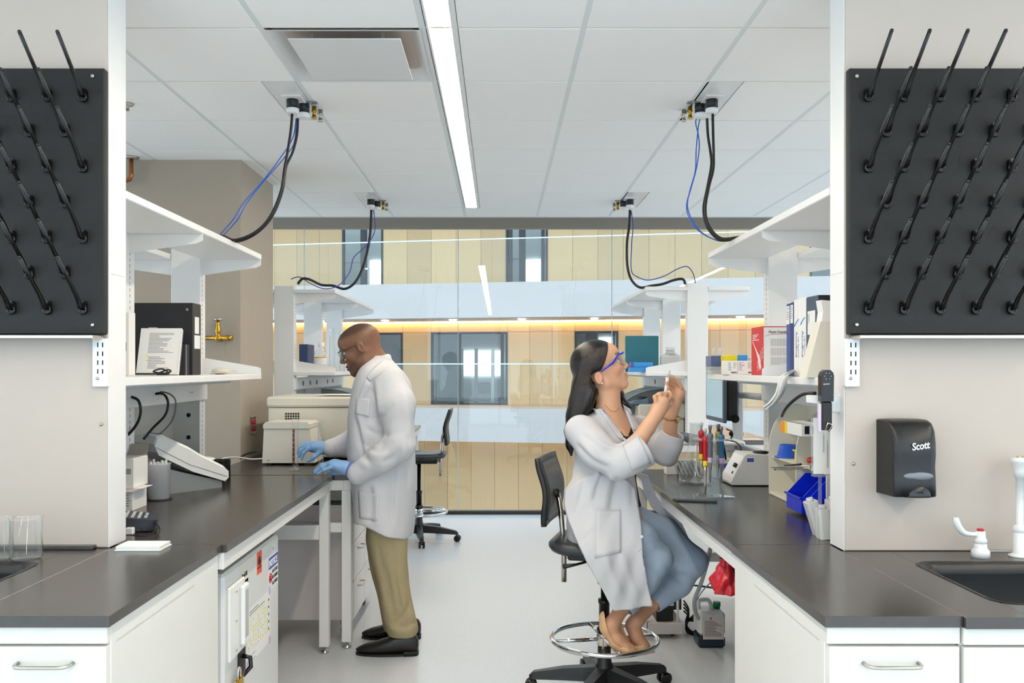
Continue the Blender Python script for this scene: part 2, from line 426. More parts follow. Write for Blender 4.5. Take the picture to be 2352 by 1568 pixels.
# rooms behind the openings
RW = mat('far_room_white', (225, 226, 224), .8); DG = glass('dark_glass', (.42, .45, .48), 1.5, boost=2.0); LG = glass('pale_glass', (.82, .87, .88), 1.5, boost=1.6)
SKYW = mat('bright_window', (238, 243, 248), .6, emit=1.9, sample=False)
LGT = mat('downlight_lens', (255, 246, 230), .5, emit=12.0, sample=False)
for r, z0, z1, split in rows[:2]:
    abox('far_room_partition', RW, UL, UR, 6.0, 6.1, z0, z1, wood)
def opening(r, idx, posts, glassm, winrect=None, leaf=None):
    a, b = ops[r][idx]; z0 = (HU, HM)[r]; z1 = (6.9, AH(1147, 762, D))[r]
    dn = {0: 7, 1: 0}[r]
    root = abox('door_%d' % (idx + 1 + 3 * r), DFR, a, a + .06, D - .02, D + .12, z0, z1, kind='structure')
    abox('door_frame', DFR, b - .06, b, D - .02, D + .12, z0, z1, root)
    abox('door_frame', DFR, a + .06, b - .06, D - .02, D + .12, z1 - .06, z1, root)
    abox('door_frame', DFR, a + .06, b - .06, D - .02, D + .12, z0, z0 + .05, root)
    for (p, q) in posts: abox('door_post', DFR, AU(p, D), AU(q, D), D - .01, D + .1, z0 + .05, z1 - .06, root)
    cuts = [a + .06] + [x for p in posts for x in (AU(p[0], D), AU(p[1], D))] + [b - .06]
    for c0, c1 in zip(cuts[::2], cuts[1::2]):
        if c1 - c0 > .05: abox('pane', glassm, c0, c1, D + .03, D + .045, z0 + .05, z1 - .06, root)
    if winrect:
        x0, y0, x1, y1 = winrect; dd = 5.95
        abox('bright_window', SKYW, AU(x0, dd), AU(x1, dd), dd - .03, dd, AH(x0, y1, dd), AH(x0, y0, dd), root)
    return root
d1 = opening(0, 0, [(828, 841)], LG, (850, 598, 877, 655))
abox('handle', STEEL, AU(839, D - .1), AU(846, D - .1), D - .12, D - .06, AH(842, 620, D), AH(842, 616, D), d1)
d2 = opening(0, 1, [(1168, 1176), (1192, 1206), (1243, 1250)], LG, (1208, 596, 1242, 650))
opening(0, 2, [], LG)
opening(1, 0, [], DG)
d5 = opening(1, 1, [(1052, 1058), (1150, 1156)], LG, (1062, 806, 1150, 862))
for (p0, p1) in ((1060, 1064), (1090, 1097), (1128, 1135)):
    abox('door_stile', STEEL, AU(p0, 3.6), AU(p1, 3.6), 3.6, 3.66, HM, AH(1100, 800, 3.6), d5)
abox('dark_panel', mat('slate_panel', (84, 90, 96), .4), AU(1000, D + .06), AU(1052, D + .06), D + .05, D + .07, HM + .05, AH(1020, 765, D), d5)
abox('notice_board', GREYM, AU(1098, 3.7), AU(1126, 3.7), 3.7, 3.72, AH(1110, 905, 3.7), AH(1110, 878, 3.7), d5)
d6 = opening(1, 2, [(1345, 1372), (1408, 1412)], LG, (1376, 775, 1406, 815))
abox('door_leaf', DFR, AU(1346, D), AU(1412, D), D - .005, D + .02, HM + .05, AH(1380, 850, D), d6)
# guards of glass with a pale cap rail
GG = glass('guard_glass', (.965, .982, .975), 1.5, boost=1.3)
for (zf, py, lab) in ((HM, 835, 'glass guard with slim rail along the middle walkway across the atrium'), (HU, 548, 'glass guard with slim rail along the upper walkway across the atrium')):
    zt = CH - (py - VY) * AZ / F
    g = thing('glass_guard', lab, 'guard rail', (0, AZ, zf)); g.rotation_euler = (0, 0, -TH)
    uu = UL
    while uu < UR:
        MB().box(uu + .008, uu + 1.59, -.02, -.005, -.5, zt - zf - .02).build('glass_panel', GG, g, local=True); uu += 1.6
    MB().box(UL, UR, -.03, .005, zt - zf - .02, zt - zf + .012).build('cap_rail', mat('cap_rail', (205, 224, 230), .3, .3), g, local=True)
# warm cove above the wood wall and downlights in the soffits
COVE = mat('cove_strip', (255, 200, 118), .5, emit=48.0)
for (z, s) in ((SU, slabs[1]), (SM, slabs[0])):
    abox('cove_light', COVE if z > 0 else mat('cove_strip_low', (255, 200, 118), .5, emit=10.0), UL, UR, D - .05, D - .02, z + .005, z + .02, s)
    for px in (887, 1042, 1200, 1366, 1700, 1500, 740):
        u = AU(px, 1.1); o = MB().lathe([(.11, -.012), (.11, .02)], (u, 1.0, z), 16).mesh('downlight', LGT)
        ob = bpy.data.objects.new('downlight', o); put(ob, s)
for px in (1216, 1219, 1223, 1228):
    pass
# high walls closing the atrium left and right
MB().box(-22, -21.8, 9, 34, -3.5, 9).build('wall_atrium_left', SLABM, kind='structure')
MB().box(24, 24.2, 9, 34, -3.5, 9).build('wall_atrium_right', SLABM, kind='structure')
MB().box(-22, 24, 8.85, 9.0, -3.5, -.12).build('wall_atrium_near', SLABM, kind='structure')
# ================================================================= CEILING THINGS
LENS = mat('light_lens', (255, 239, 217), .5, emit=LAMP)
FRAME = mat('fixture_frame', (232, 233, 232), .35)
def fixture(k):
    dx = LPITCH * k
    lab = {0: 'long white recessed linear light between the two benches', 1: 'recessed linear light over the next aisle to the right', -1: 'recessed linear light over the next aisle to the left'}[k]
    t = thing('linear_light', lab, 'ceiling light', (LX0 + dx, 1.7, CE))
    a, b, y0, y1 = LX0 + dx, LX1 + dx, -3.4, 6.86
    MB().box(a + .012, a + .020, y0, y1, CE - .002, CE + .05).build('frame', FRAME, t)
    MB().box(b - .022, b, y0, y1, CE - .002, CE + .05).build('frame', FRAME, t)
    MB().box(a + .012, b, y1, y1 + .012, CE - .002, CE + .05).build('frame', FRAME, t)
    MB().box(a + .020, b - .022, y0, y1, CE + .004, CE + .012).build('lens', LENS, t)
for k in (-1, 0, 1): fixture(k)
# air diffuser
t = thing('air_diffuser', 'square white air diffuser with a drop plate beside the linear light', 'diffuser', (-.585, 3.515, CE))
DW = mat('diffuser_white', (226, 226, 226), .35, noise=.02)
a0, a1, b0, b1 = -.875, -.294, 3.222, 3.807
def ringloft(mb, loops):
    n = len(loops[0]); o = len(mb.v); mb.v += [p for l in loops for p in l]
    for i in range(len(loops) - 1):
        for k in range(n): mb.f.append((o + i * n + k, o + i * n + (k + 1) % n, o + (i + 1) * n + (k + 1) % n, o + (i + 1) * n + k)); mb.sm.append(True)
    return mb
def sq(x0, x1, y0, y1, r, z): return [(p[0], p[1], z) for p in rr((x0 + x1) / 2, (y0 + y1) / 2, (x1 - x0) / 2, (y1 - y0) / 2, r)]
mb = ringloft(MB(), [sq(a0, a1, b0, b1, .004, CE - .002), sq(a0 + .010, a1 - .010, b0 + .010, b1 - .010, .01, CE - .003), sq(a0 + .03, a1 - .03, b0 + .03, b1 - .03, .03, CE + .03), sq(a0 + .10, a1 - .10, b0 + .10, b1 - .10, .05, CE + .085), sq(a0 + .12, a1 - .12, b0 + .12, b1 - .12, .06, CE + .10)])
mb.build('shroud', DW, t)
MB().box(a0, a1, b0, b1, CE + .10, CE + .105).build('back_pan', DW, t)
MB().lathe([(.168, CE + .0985), (.168, CE + .0995)], (-.585, 3.53, 0), 40).build('duct_mouth', DARK, t)
MB().lathe([(.175, CE + .099), (.175, CE + .06), (.168, CE + .06), (.168, CE + .0985)], (-.585, 3.53, 0), 40).build('duct_collar', DARK, t)
MB().box(-.797, -.372, 3.262, 3.722, CE - .022, CE - .018, .001).build('drop_plate', DW, t)
for x in (-.72, -.45): MB().box(x, x + .012, 3.30, 3.302, CE - .018, CE + .1).build('hanger', STEEL, t)
# service panels with plugs and cables
PANELM = mat('service_panel', (228, 230, 230), .25, noise=.01)
def service(label, px0, sgn, ypan, yplug, cgrp):
    xa, xb = sorted((sgn * 1.05 - (0 if sgn < 0 else -.026), sgn * .897 + (0.02 if sgn > 0 else 0)))
    t = thing('service_panel', label, 'service panel', ((xa + xb) / 2, ypan + .3, CE), 'ceiling service panels')
    MB().box(xa, xb, ypan, ypan + .6, CE + .002, CE + .012, .001).build('panel', PANELM, t)
    xp = (px0 - VX) * yplug / F
    MB().box(xp - .04, xp + .05, yplug - .06, yplug + .10, CE - .004, CE + .002, .001).build('socket_plate', WHITE, t)
    for i, (dx, dy) in enumerate(((0, 0), (-sgn * .035, .075))):
        pl = MB().lathe([(.026, CE - .002), (.028, CE - .006), (.028, CE - .045)], (xp + dx, yplug + dy, 0), 18).build('plug', BLACKP, t)
        MB().lathe([(.028, CE - .045), (.030, CE - .047), (.030, CE - .058), (.026, CE - .066), (.012, CE - .068)], (xp + dx, yplug + dy, 0), 18).build('plug_cap', WHITE, pl)
    for i in range(2):
        f = MB().lathe([(.011, CE), (.011, CE - .02), (.015, CE - .02), (.015, CE - .026), (.009, CE - .028), (.009, CE - .05), (.013, CE - .05), (.013, CE - .058)], (xp - sgn * (.075 + .02 * i), yplug + .12 + .05 * i, 0), 14).build('gas_fitting', (BRASS, STEEL)[i], t)
    MB().box(xp - sgn * .06, xp - sgn * .105, yplug + .03, yplug + .07, CE - .003, CE + .002).build('tag_plate', mat('tag_plate', (150, 164, 172), .3, .6), t)
    return xp
service('ceiling service panel with two black plugs above the near left shelves', 672, -1, 3.822, 4.06, '')
service('ceiling service panel with two black plugs above the near right shelves', 1635, 1, 3.822, 4.06, '')
service('small far ceiling service panel with black plug above the left window shelves', 852, -1, 6.232, 6.48, '')
service('small far ceiling service panel with black plug above the right window shelves', 1447, 1, 6.232, 6.48, '')
CABB = mat('black_cable', (24, 23, 23), .5); CABU = mat('blue_cable', (44, 96, 196), .45); CABV = mat('indigo_cable', (58, 64, 150), .45)
def cable(name, label, pts, r, m, cat='cable', group=None): return MB().tube([w(*p) for p in pts], r, 8, sub=6).build(name, m, label=label, cat=cat, group=group)
cable('power_cable', 'left of two thick black cables from the near left ceiling panel', [(671, 262, 4.06), (668, 300, 4.06), (660, 352, 4.05), (654, 384, 4.04), (645, 440, 4.02), (620, 498, 4.0), (585, 534, 3.99), (540, 551, 3.99), (510, 542, 3.97), (470, 541, 3.93)], .0065, CABB)
cable('power_cable', 'right of two thick black cables from the near left ceiling panel', [(684, 272, 4.13), (682, 310, 4.13), (672, 350, 4.11), (657, 384, 4.07), (648, 440, 4.05), (624, 498, 4.03), (588, 536, 4.02), (545, 554, 4.03), (515, 545, 4.03), (480, 543, 4.03)], .0065, CABB)
cable('data_cable', 'left of two thin blue cables drooping to the near left shelf', [(680, 272, 4.2), (672, 318, 4.2), (640, 368, 4.16), (600, 420, 4.12), (560, 465, 4.06), (535, 505, 4.02), (503, 541, 4.12)], .0028, CABU)
cable('data_cable', 'right of two thin blue cables drooping to the near left shelf', [(680, 272, 4.2), (676, 326, 4.2), (655, 360, 4.17), (602, 421, 4.12), (568, 465, 4.07), (545, 505, 4.03), (512, 541, 4.16)], .0028, CABU)
cable('power_cable', 'left of two thick black cables from the near right ceiling panel', [(1624, 272, 4.13), (1626, 310, 4.13), (1632, 350, 4.12), (1634, 380, 4.1), (1625, 430, 4.08), (1616, 480, 4.04), (1624, 520, 4.0), (1652, 550, 3.99), (1688, 549, 3.99), (1740, 543, 3.97)], .0065, CABB)
cable('power_cable', 'right of two thick black cables from the near right ceiling panel', [(1637, 262, 4.06), (1638, 310, 4.06), (1639, 352, 4.06), (1638, 390, 4.05), (1628, 430, 4.03), (1620, 480, 4.0), (1628, 518, 3.98), (1655, 547, 3.95), (1695, 545, 3.93), (1740, 541, 3.90)], .0065, CABB)
cable('data_cable', 'left of two thin blue cables drooping to the near right shelf', [(1606, 262, 4.2), (1598, 280, 4.2), (1604, 310, 4.2), (1606, 340, 4.19), (1600, 385, 4.17), (1588, 430, 4.13), (1577, 470, 4.1), (1583, 500, 4.06), (1605, 530, 4.02), (1645, 551, 4.04), (1676, 549, 4.04), (1720, 546, 4.04)], .0028, CABU)
cable('data_cable', 'right of two thin blue cables drooping to the near right shelf', [(1610, 262, 4.2), (1605, 285, 4.2), (1602, 310, 4.2), (1599, 345, 4.19), (1597, 392, 4.17), (1584, 440, 4.13), (1579, 474, 4.1), (1590, 506, 4.06), (1612, 534, 4.02), (1650, 553, 4.08), (1676, 550, 4.08), (1720, 548, 4.08)], .0028, CABU)
cable('power_cable', 'thick black cable looping onto the shelf near the left window', [(853, 482, 6.48), (850, 540, 6.48), (838, 600, 6.46), (818, 645, 6.42), (793, 663, 6.42), (765, 656, 6.42), (738, 654, 6.40), (712, 642, 6.3), (695, 640, 6.28), (684, 652, 6.27)], .0095, CABB)
cable('data_cable', 'thin indigo cable drooping to the shelf near the left window', [(858, 482, 6.5), (862, 520, 6.5), (855, 545, 6.48), (835, 570, 6.45), (812, 592, 6.42), (803, 625, 6.4), (778, 655, 6.35), (745, 663, 6.32), (712, 650, 6.3), (688, 636, 6.28), (668, 641, 6.27)], .0036, CABV)
cable('power_cable', 'thick black cable looping onto the shelf near the right window', [(1447, 482, 6.48), (1445, 520, 6.48), (1440, 560, 6.46), (1441, 610, 6.44), (1450, 642, 6.4), (1470, 660, 6.36), (1497, 656, 6.34), (1522, 652, 6.3), (1548, 643, 6.2), (1568, 641, 6.17), (1574, 652, 6.15)], .0095, CABB)
cable('data_cable', 'thin indigo cable waving over to the right window post', [(1450, 485, 6.48), (1454, 520, 6.48), (1451, 560, 6.46), (1450, 620, 6.44), (1465, 636, 6.4), (1490, 643, 6.34), (1525, 634, 6.28), (1555, 618, 6.22), (1578, 612, 6.17), (1592, 628, 6.15), (1597, 650, 6.14)], .0036, CABV)
# sprinkler and copper drop on the ceiling at the left
p = w(296, 238, 4.13); MB().lathe([(.032, CE), (.03, CE - .008), (.012, CE - .012), (.010, CE - .03), (.014, CE - .032)], (p.x - .01, 4.13, 0), 16).build('sprinkler', STEEL, label='small steel sprinkler head in the ceiling beside the left end wall', cat='sprinkler')
t = thing('copper_pipe', 'copper pipe elbow dropping from the ceiling in front of the taupe column', 'pipe', (-2.2, 5.2, CE))
MB().lathe([(.045, CE), (.042, CE - .01), (.02, CE - .014)], (-2.2, 5.18, 0), 18).build('escutcheon', STEEL, t)
MB().tube([(-2.2, 5.18, CE - .01), (-2.2, 5.18, CE - .115), (-2.21, 5.18, CE - .135), (-2.23, 5.18, CE - .142), (-2.3, 5.18, CE - .142)], .0125, 10).build('pipe', COPPER, t)
# ================================================================= DRYING RACKS
def drying_rack(side):
    L = side < 0
    yb = 2.72 if L else 2.675; yf = yb - .03
    x_in = (240 - VX) * yf / F if L else (1950 - VX) * yf / F
    x_out = x_in - .62 if L else x_in + .62
    z0, z1 = CH - (768 - VY) * yf / F, CH - (156 - VY) * yf / F
    lab = 'black pegged drying rack on the left end wall' if L else 'black pegged drying rack above the black soap dispenser'
    t = thing('drying_rack', lab, 'drying rack', ((x_in + x_out) / 2, yb - .015, z0))
    xa, xb = sorted((x_in, x_out))
    MB().box(xa, xb, yf, yb - .004, z0, z1, .004).build('board', RACKB, t)
    # pegs: one shared mesh
    d = Vector((0, -.14, .126)); mb = MB()
    mb.tube([(0, -.004, 0), (0, -.022, .004), (0, -.036, .022), (0, -.05, .038)] + [tuple(Vector((0, -.05, .038)) + d * s) for s in (.3, .8)] , [.0085, .009, .0075, .0065, .006, .0058], 8)
    mb.ell(Vector((0, -.05, .038)) + d * .8, .0060, 8, 6)
    me_peg = mb.mesh('peg', BLACKG)
    bs = MB(); bs.prism([(p[0], p[1]) for p in rr(0, .004, .0125, .021, .012, 4)], 'y', -.012, 0); bs.torus((0, -.010, -.004), .0105, .0045, 16, 6, 'y'); me_b = bs.mesh('peg_base', BLACKG)
    cols = [193, 111, 29, -53] if L else [1993, 2075, 2157, 2239, 2321, 2403]
    colo = [152, 70, -12] if L else [2034, 2116, 2198, 2280, 2362]
    for k, py in enumerate((222, 303, 384, 466, 547, 628, 709)):
        for px in (cols if k % 2 == 0 else colo):
            p = w(px, py, yf)
            if not (xa + .02 < p.x < xb - .02): continue
            o = bpy.data.objects.new('peg', me_peg); put(o, t); o.location = p - t.location
            b = bpy.data.objects.new('peg_base', me_b); put(b, o)
    xs = x_in + (-.037 if L else .024)
    for z in (z1 - .025, z0 + .03): MB().lathe([(.0062, 0), (.0055, .003), (.002, .0035)], (xs, yf, z), 12, 'y').build('screw', STEEL, t)
    # drip tray under the board
    MB().box(xa + (0 if L else .012), xb - (.012 if L else 0), yf - .055, yb - .001, z0 - .015, z0 - .003, .002).build('drip_tray', mat('satin_steel', (206, 200, 190), .32, .9), t)
    # slotted standard below
    sx0, sx1 = ((212 - VX) * (yb - .018) / F, (247 - VX) * (yb - .018) / F) if L else ((1941 - VX) * (yb - .018) / F, (1975 - VX) * (yb - .018) / F)
    zs1, zs0 = z0 - .012, CH - (888 - VY) * (yb - .018) / F
    st = MB().box(sx0, sx1, yb - .02, yb - .001, zs0, zs1, .002).build('slotted_standard', WHITE, t)
    sl = MB()
    for cx in (.38, .70):
        for k in range(4):
            x = sx0 + (sx1 - sx0) * cx; z = zs1 - .02 - k * .0275; sl.box(x - .0017, x + .0017, yb - .0206, yb - .0195, z - .0072, z + .0072)
    sl.build('slot', DARK, st)
    MB().ell(((sx0 + sx1) / 2 - .006, yb - .021, zs0 + .026), .0052, 10, 6).build('screw', STEEL, st)
drying_rack(-1); drying_rack(1)
# ================================================================= SINK COUNTERS
YF, YS = 1.974, 2.774
XBL, XBR = -.889, .742          # aisle edges of the sink counters
def handle(mb, xc, z, y, hw=.0625, out=.032, r=.0045, axis='x'):
    p = [(-hw, 0), (-hw, out * .55), (-hw + .008, out * .9), (-hw + .02, out), (hw - .02, out), (hw - .008, out * .9), (hw, out * .55), (hw, 0)]
    if axis == 'x': mb.tube([(xc + a, y - b, z) for a, b in p], r, 10)
    return mb
def sink_side(side):
    L = side < 0; xe = XBL if L else XBR; s = -1 if L else 1; name = 'left' if L else 'right'
    xs = -1.216 if L else 1.056; xo = -2.6 if L else 2.5; th = .026
    MB().box(xe, xs, YF, YS - .002, BT - th, BT, .0008).build('worktop', EPOXY, label='short black worktop slab at the aisle corner of the %s sink counter' % name, cat='worktop')
    # sink slab with an opening
    hx0, hx1 = sorted((s * (1.335 if L else 1.205), s * 1.86)); hy0, hy1 = 2.085, 2.515; yn = YF - .012
    t = thing('sink_worktop', 'black worktop with an undermounted black sink basin on the %s' % name, 'sink', ((hx0 + hx1) / 2, 2.3, BT - th))
    xa, xb = sorted((xs + s * .0003, xo)); yb = 2.717 if L else 2.672
    mb = MB(); mb.box(xa, hx0, yn, yb, BT - th, BT, .0008); mb.box(hx1, xb, yn, yb, BT - th, BT, .0008); mb.box(hx0 - .001, hx1 + .001, yn, hy0, BT - th, BT, .002); mb.box(hx0 - .001, hx1 + .001, hy1, yb, BT - th, BT, .002)
    mb.build('slab', EPOXY, t)
    def lp(g, r, z): return sq(hx0 - g, hx1 + g, hy0 - g, hy1 + g, r, z)
    ringloft(MB(), [lp(.014, .06, BT + .0004), lp(.010, .058, BT + .0025), lp(.004, .056, BT + .0008), lp(-.012, .05, BT - .006), lp(-.016, .05, BT - .03), lp(-.02, .05, BT - .27), lp(-.06, .05, BT - .285), lp(-.18, .02, BT - .29)]).build('basin', mat('sink_black', (22, 22, 22), .35, spec=.5), t)
    MB().lathe([(.045, BT - .290), (.04, BT - .286), (.012, BT - .29)], ((hx0 + hx1) / 2, 2.3, 0), 20).build('drain', STEEL, t)
    if L: MB().box(-1.9, -1.262, 2.69, 2.7165, BT, BT + .012, .002).build('backsplash_lip', EPOXY, t)
    # corner cabinet
    y0, y1 = YF + .012, YS - .004; c0, c1 = sorted((xe + s * .010, xs))
    zt = BT - th - .001
    c = thing('base_cabinet', 'white base cabinet under the %s sink corner with one steel handled drawer' % name, 'cabinet', ((c0 + c1) / 2, 2.37, 0))
    MB().box(c0, c1, y0 + .02, y1, .09, zt, .002).build('body', LAM, c)
    MB().box(c0, c1, y0 + .03, y1, 0, .09).build('toe_kick', mat('toe_kick', (60, 58, 56), .7), c)
    MB().box(c0 - .001, c1, y0, y0 + .021, zt - .040, zt, .0015).build('top_rail', LAM, c)
    side_x = xe + s * .0095
    MB().box(side_x - s * .001, side_x + s * .004, y0 + .05, y1 - .22, zt - .0475, zt - .0455).build('side_groove', mat('groove', (196, 194, 188), .6), c)
    zd1 = zt - .046
    dr = MB().box(c0 + .004, c1 - .002, y0 - .002, y0 + .02, zd1 - .155, zd1, .002).build('drawer', LAM, c)
    handle(MB(), (w(92 if L else 2057, 1532, 1.96)).x, CH - (1533 - VY) * 1.955 / F, y0 - .001).build('handle', STEEL, dr)
    MB().box(c0 + .004, c1 - .002, y0 - .002, y0 + .02, .1, zd1 - .16, .002).build('door', LAM, c)
    # sink cabinet
    e0, e1 = sorted((xs + s * .002, xo))
    c = thing('base_cabinet', 'plain white cabinet below the %s sink basin' % name, 'cabinet', ((e0 + e1) / 2, 2.37, 0))
    MB().box(e0, e1, y0 + .012, y0 + .03, .09, zt, .002).build('front_frame', LAM, c)
    MB().box(e0, e1, y0 + .03, 2.71 if L else 2.67, .09, BT - .33).build('body', LAM, c)
    MB().box(e0, e1, y0 + .04, 2.66, 0, .09).build('toe_kick', mat('toe_kick', (60, 58, 56), .7), c)
    MB().box(e0 + .002, e1, y0 - .008, y0 + .013, zt - .040, zt, .0015).build('top_rail', LAM, c)
    MB().box(e0 + .003, e1 - .002, y0 - .008, y0 + .012, zd1 - .7, zd1, .002).build('front_panel', LAM, c)
sink_side(-1); sink_side(1)
# ================================================================= BENCHES
FRM = mat('bench_frame', (228, 226, 222), .4, noise=.01)
def leg(t, x0, x1, y0, y1, zt, foot=True):
    MB().box(x0, x1, y0, y1, .035, zt, .002).build('leg', FRM, t)
    c = ((x0 + x1) / 2, (y0 + y1) / 2, 0)
    MB().lathe([(.022, 0), (.024, .004), (.022, .012), (.008, .016), (.008, .036)], c, 16).build('levelling_foot', CHROME, t)
def bench(label, xf, xb, y0, y1, legs, beams=(), apron_near=False, split=True):
    s = -1 if xf < 0 else 1
    t = thing('lab_bench', label, 'bench', ((xf + xb) / 2, (y0 + y1) / 2, 0))
    xa, xc = sorted((xf, xb))
    MB().box(xa, xc, y0, y1, BT - .027, BT, .002).build('worktop', EPOXY, t)
    zt = BT - .0275; zb = zt - .055
    f = xf + s * .012
    MB().box(f, f + s * .04, y0 + .004, y1 - .012, zb, zt, .002).build('apron', FRM, t)
    if apron_near: MB().box(f + s * .04, xb, y0 + .006, y0 + .04, zb, zt, .002).build('apron', FRM, t)
    MB().box(f + s * .04, xb, y1 - .05, y1 - .012, zb, zt, .002).build('apron', FRM, t)
    for (ly, dy) in legs:
        leg(t, f - s * .0 + s * .0005, f + s * .0505, ly, ly + dy, zb)
        leg(t, xb - s * .06, xb - s * .01, ly, ly + dy, zb)
    for (ly, dy, z0, z1) in beams:
        MB().box(f + s * .051, xb - s * .061, ly + .004, ly + dy - .004, z0, z1, .002).build('cross_beam', FRM, t)
    return t
def zpx(py, Y): return CH - (py - VY) * Y / F
bench('black topped bench the standing man leans on at the left', -.872, -1.69, 2.775, 4.542, [(4.49, .05)], [(4.49, .05, zpx(1239, 4.5), zpx(1205, 4.5))])
bench('black topped bench running from behind the man to the left window', -.77, -1.56, 4.562, 8.5, [(4.57, .05), (8.3, .05)], [(4.57, .05, zpx(1222, 4.58), zpx(1200, 4.58))], apron_near=True)
bench('black topped bench beside the seated woman at the right', .745, 1.515, 2.775, 4.82, [(4.74, .05)], [(4.74, .05, .42, .47)])
bench('black topped bench close to the right window behind the monitor', .80, 2.15, 6.65, 8.5, [(6.7, .05), (8.3, .05)], [], apron_near=True)
# under-bench back panels
MB().box(-1.70, -1.692, 2.86, 4.9, .02, BT - .03).build('bench_back_panel', mat('panel_grey', (176, 172, 166), .6), label='grey panel closing the back under the left bench', cat='panel')
MB().box(1.517, 1.53, 2.80, 5.6, .02, BT - .03).build('bench_back_panel', mat('panel_grey', (176, 172, 166), .6), label='grey panel closing the back under the right bench', cat='panel')
# ================================================================= SHELVING
def shelving(label, s, xi, xo, ys, near, far, bothsides=False, race=True, tail=.05, near_deck=None, zl=1.450, zu=2.068, dep=.289, skipmid=False):
    """s side sign; posts from |X| xi (aisle face) to xo; aisle shelves reach xi-.29"""
    y0 = near_deck if near_deck is not None else ys[0] - .005
    y1 = ys[-1] + .05 + tail
    t = thing('shelving_unit', label, 'shelving', (s * (xi + xo) / 2, (y0 + y1) / 2, BT))
    def bx(a, b, *r): return MB().box(s * a, s * b, *r)
    for y in ys:
        p = bx(xi, xo, y, y + .08, BT, 2.095, .003).build('post', WHITE, t)
        sl = MB(); z = 1.0
        while z < 2.0: sl.box(s * (xi - .0006), s * (xi + .001), y + .030, y + .034, z, z + .014); z += .025
        sl.build('slot', GREYM, p)
    xf = xi - dep
    for (dz, up, nm) in ((zu, False, 'upper'), (zl, True, 'lower')):
        cuts = [y0] + [yy + .02 for yy in ys[1:]]
        if y0 > ys[0] - .1: cuts = [y0] + [yy + .02 for yy in ys[1:]]
        cuts = sorted(set([y0] + [yy + .025 for yy in ys if yy > y0 + .05] + ([y1] if y1 > ys[-1] + .1 else [])))
        if len(cuts) < 2: cuts = [y0, y1]
        for a, b in zip(cuts[:-1], cuts[1:]):
            bx(xf, xi - .001, a + .001, b - .001, dz - .028, dz, .003).build('shelf', WHITE, t)
        for y in ys:
            if up and skipmid and y == ys[0]: continue
            yb = y + .028
            if up: poly = [(xf + .004, dz - .027), (xi, dz - .027), (xi, dz + .085), (xf + .02, dz + .036), (xf + .004, dz + .028)]
            else: poly = [(xf + .004, dz - .028), (xi, dz - .028), (xi, dz - .108), (xf + .03, dz - .068), (xf + .004, dz - .056)]
            MB().prism([(s * a, b) for a, b in poly], 'y', yb - .0015, yb + .0015).build('bracket', WHITE, t)
            if bothsides:
                poly2 = [(2 * ((xi + xo) / 2) - a, b) for a, b in poly]
                MB().prism([(s * a, b) for a, b in poly2], 'y', yb - .0015, yb + .0015).build('bracket', WHITE, t)
        if bothsides:
            for a, b in zip(cuts[:-1], cuts[1:]):
                bx(xo + .001, xo + dep, a + .001, b - .001, dz - .028, dz, .003).build('shelf', WHITE, t)
    if race:
        r = bx(xi - .012, xi + .06, y0 + .02, ys[-1] + .0795, 1.315, 1.405, .003)
        r.build('raceway', WHITE, t)
        bx(xo - .012, xo, y0 + .02, ys[-1], BT, 1.315).build('back_panel', mat('unit_panel', (192, 190, 184), .5), t)
        bx(xi - .16, xi - .09, y0 + .05, ys[-1], zl - .046, zl - .0285, .006).build('task_light', mat('task_light', (226, 232, 234), .4), t)
    return t
U1 = shelving('white slotted shelving above the left bench holding the black box file', -1, 1.54, 1.69, (3.58, 4.46), 0, 0, bothsides=True, near_deck=2.85, tail=-.05, dep=.31, skipmid=True)
U2 = shelving('white slotted shelving above the right bench holding the red carton', 1, 1.365, 1.515, (3.50, 4.40), 0, 0, bothsides=True, near_deck=2.80, tail=-.05, dep=.30)
U3 = shelving('white slotted shelving close to the left window', -1, 1.54, 1.69, (6.5, 7.5, 8.46), 0, 0, bothsides=True, tail=-.05, dep=.31)
U4 = shelving('white slotted shelving close to the right window', 1, 1.36, 1.51, (6.27, 7.22, 8.14), 0, 0, bothsides=True, tail=-.05, dep=.30)
EP = mat('holed_panel', (186, 184, 179), .5)
MB().box(-1.688, -1.542, 4.4560, 4.4590, BT + .001, 1.312).build('end_panel', EP, U1)
for z in (zpx(953, 4.455), zpx(1004, 4.455)): MB().lathe([(.011, 0), (.011, .001)], (w(433, 953, 4.4558).x, 4.4558, z), 18, 'y').build('grommet_hole', DARK, U1)
# socket faces on the raceways
def socket(t, p, s, n=2):
    x = p.x
    o = MB().box(x, x + s * .004, p.y - .035, p.y + .035, p.z - .022, p.z + .022, .002).build('socket', WHITE, t)
    h = MB()
    for dy in (-.018, .012):
        for q in (0, .008): h.box(x - s * .0006, x, p.y + dy + q - .001, p.y + dy + q + .001, p.z - .005, p.z + .004)
    h.build('socket_hole', DARK, o)
for yy in (3.3, 3.9, 4.3): socket(U1, Vector((-1.5275, yy, 1.36)), -1)
for yy in (6.75, 7.0, 7.25, 7.7, 7.95):
    o = MB().lathe([(.02, 0), (.02, .004)], (-1.528, yy, 1.36), 10, 'x').build('socket', GREYM, U3)
for yy in (6.6, 6.9, 7.5): MB().lathe([(.02, -.004), (.02, 0)], (1.348, yy, 1.36), 10, 'x').build('socket', GREYM, U4)
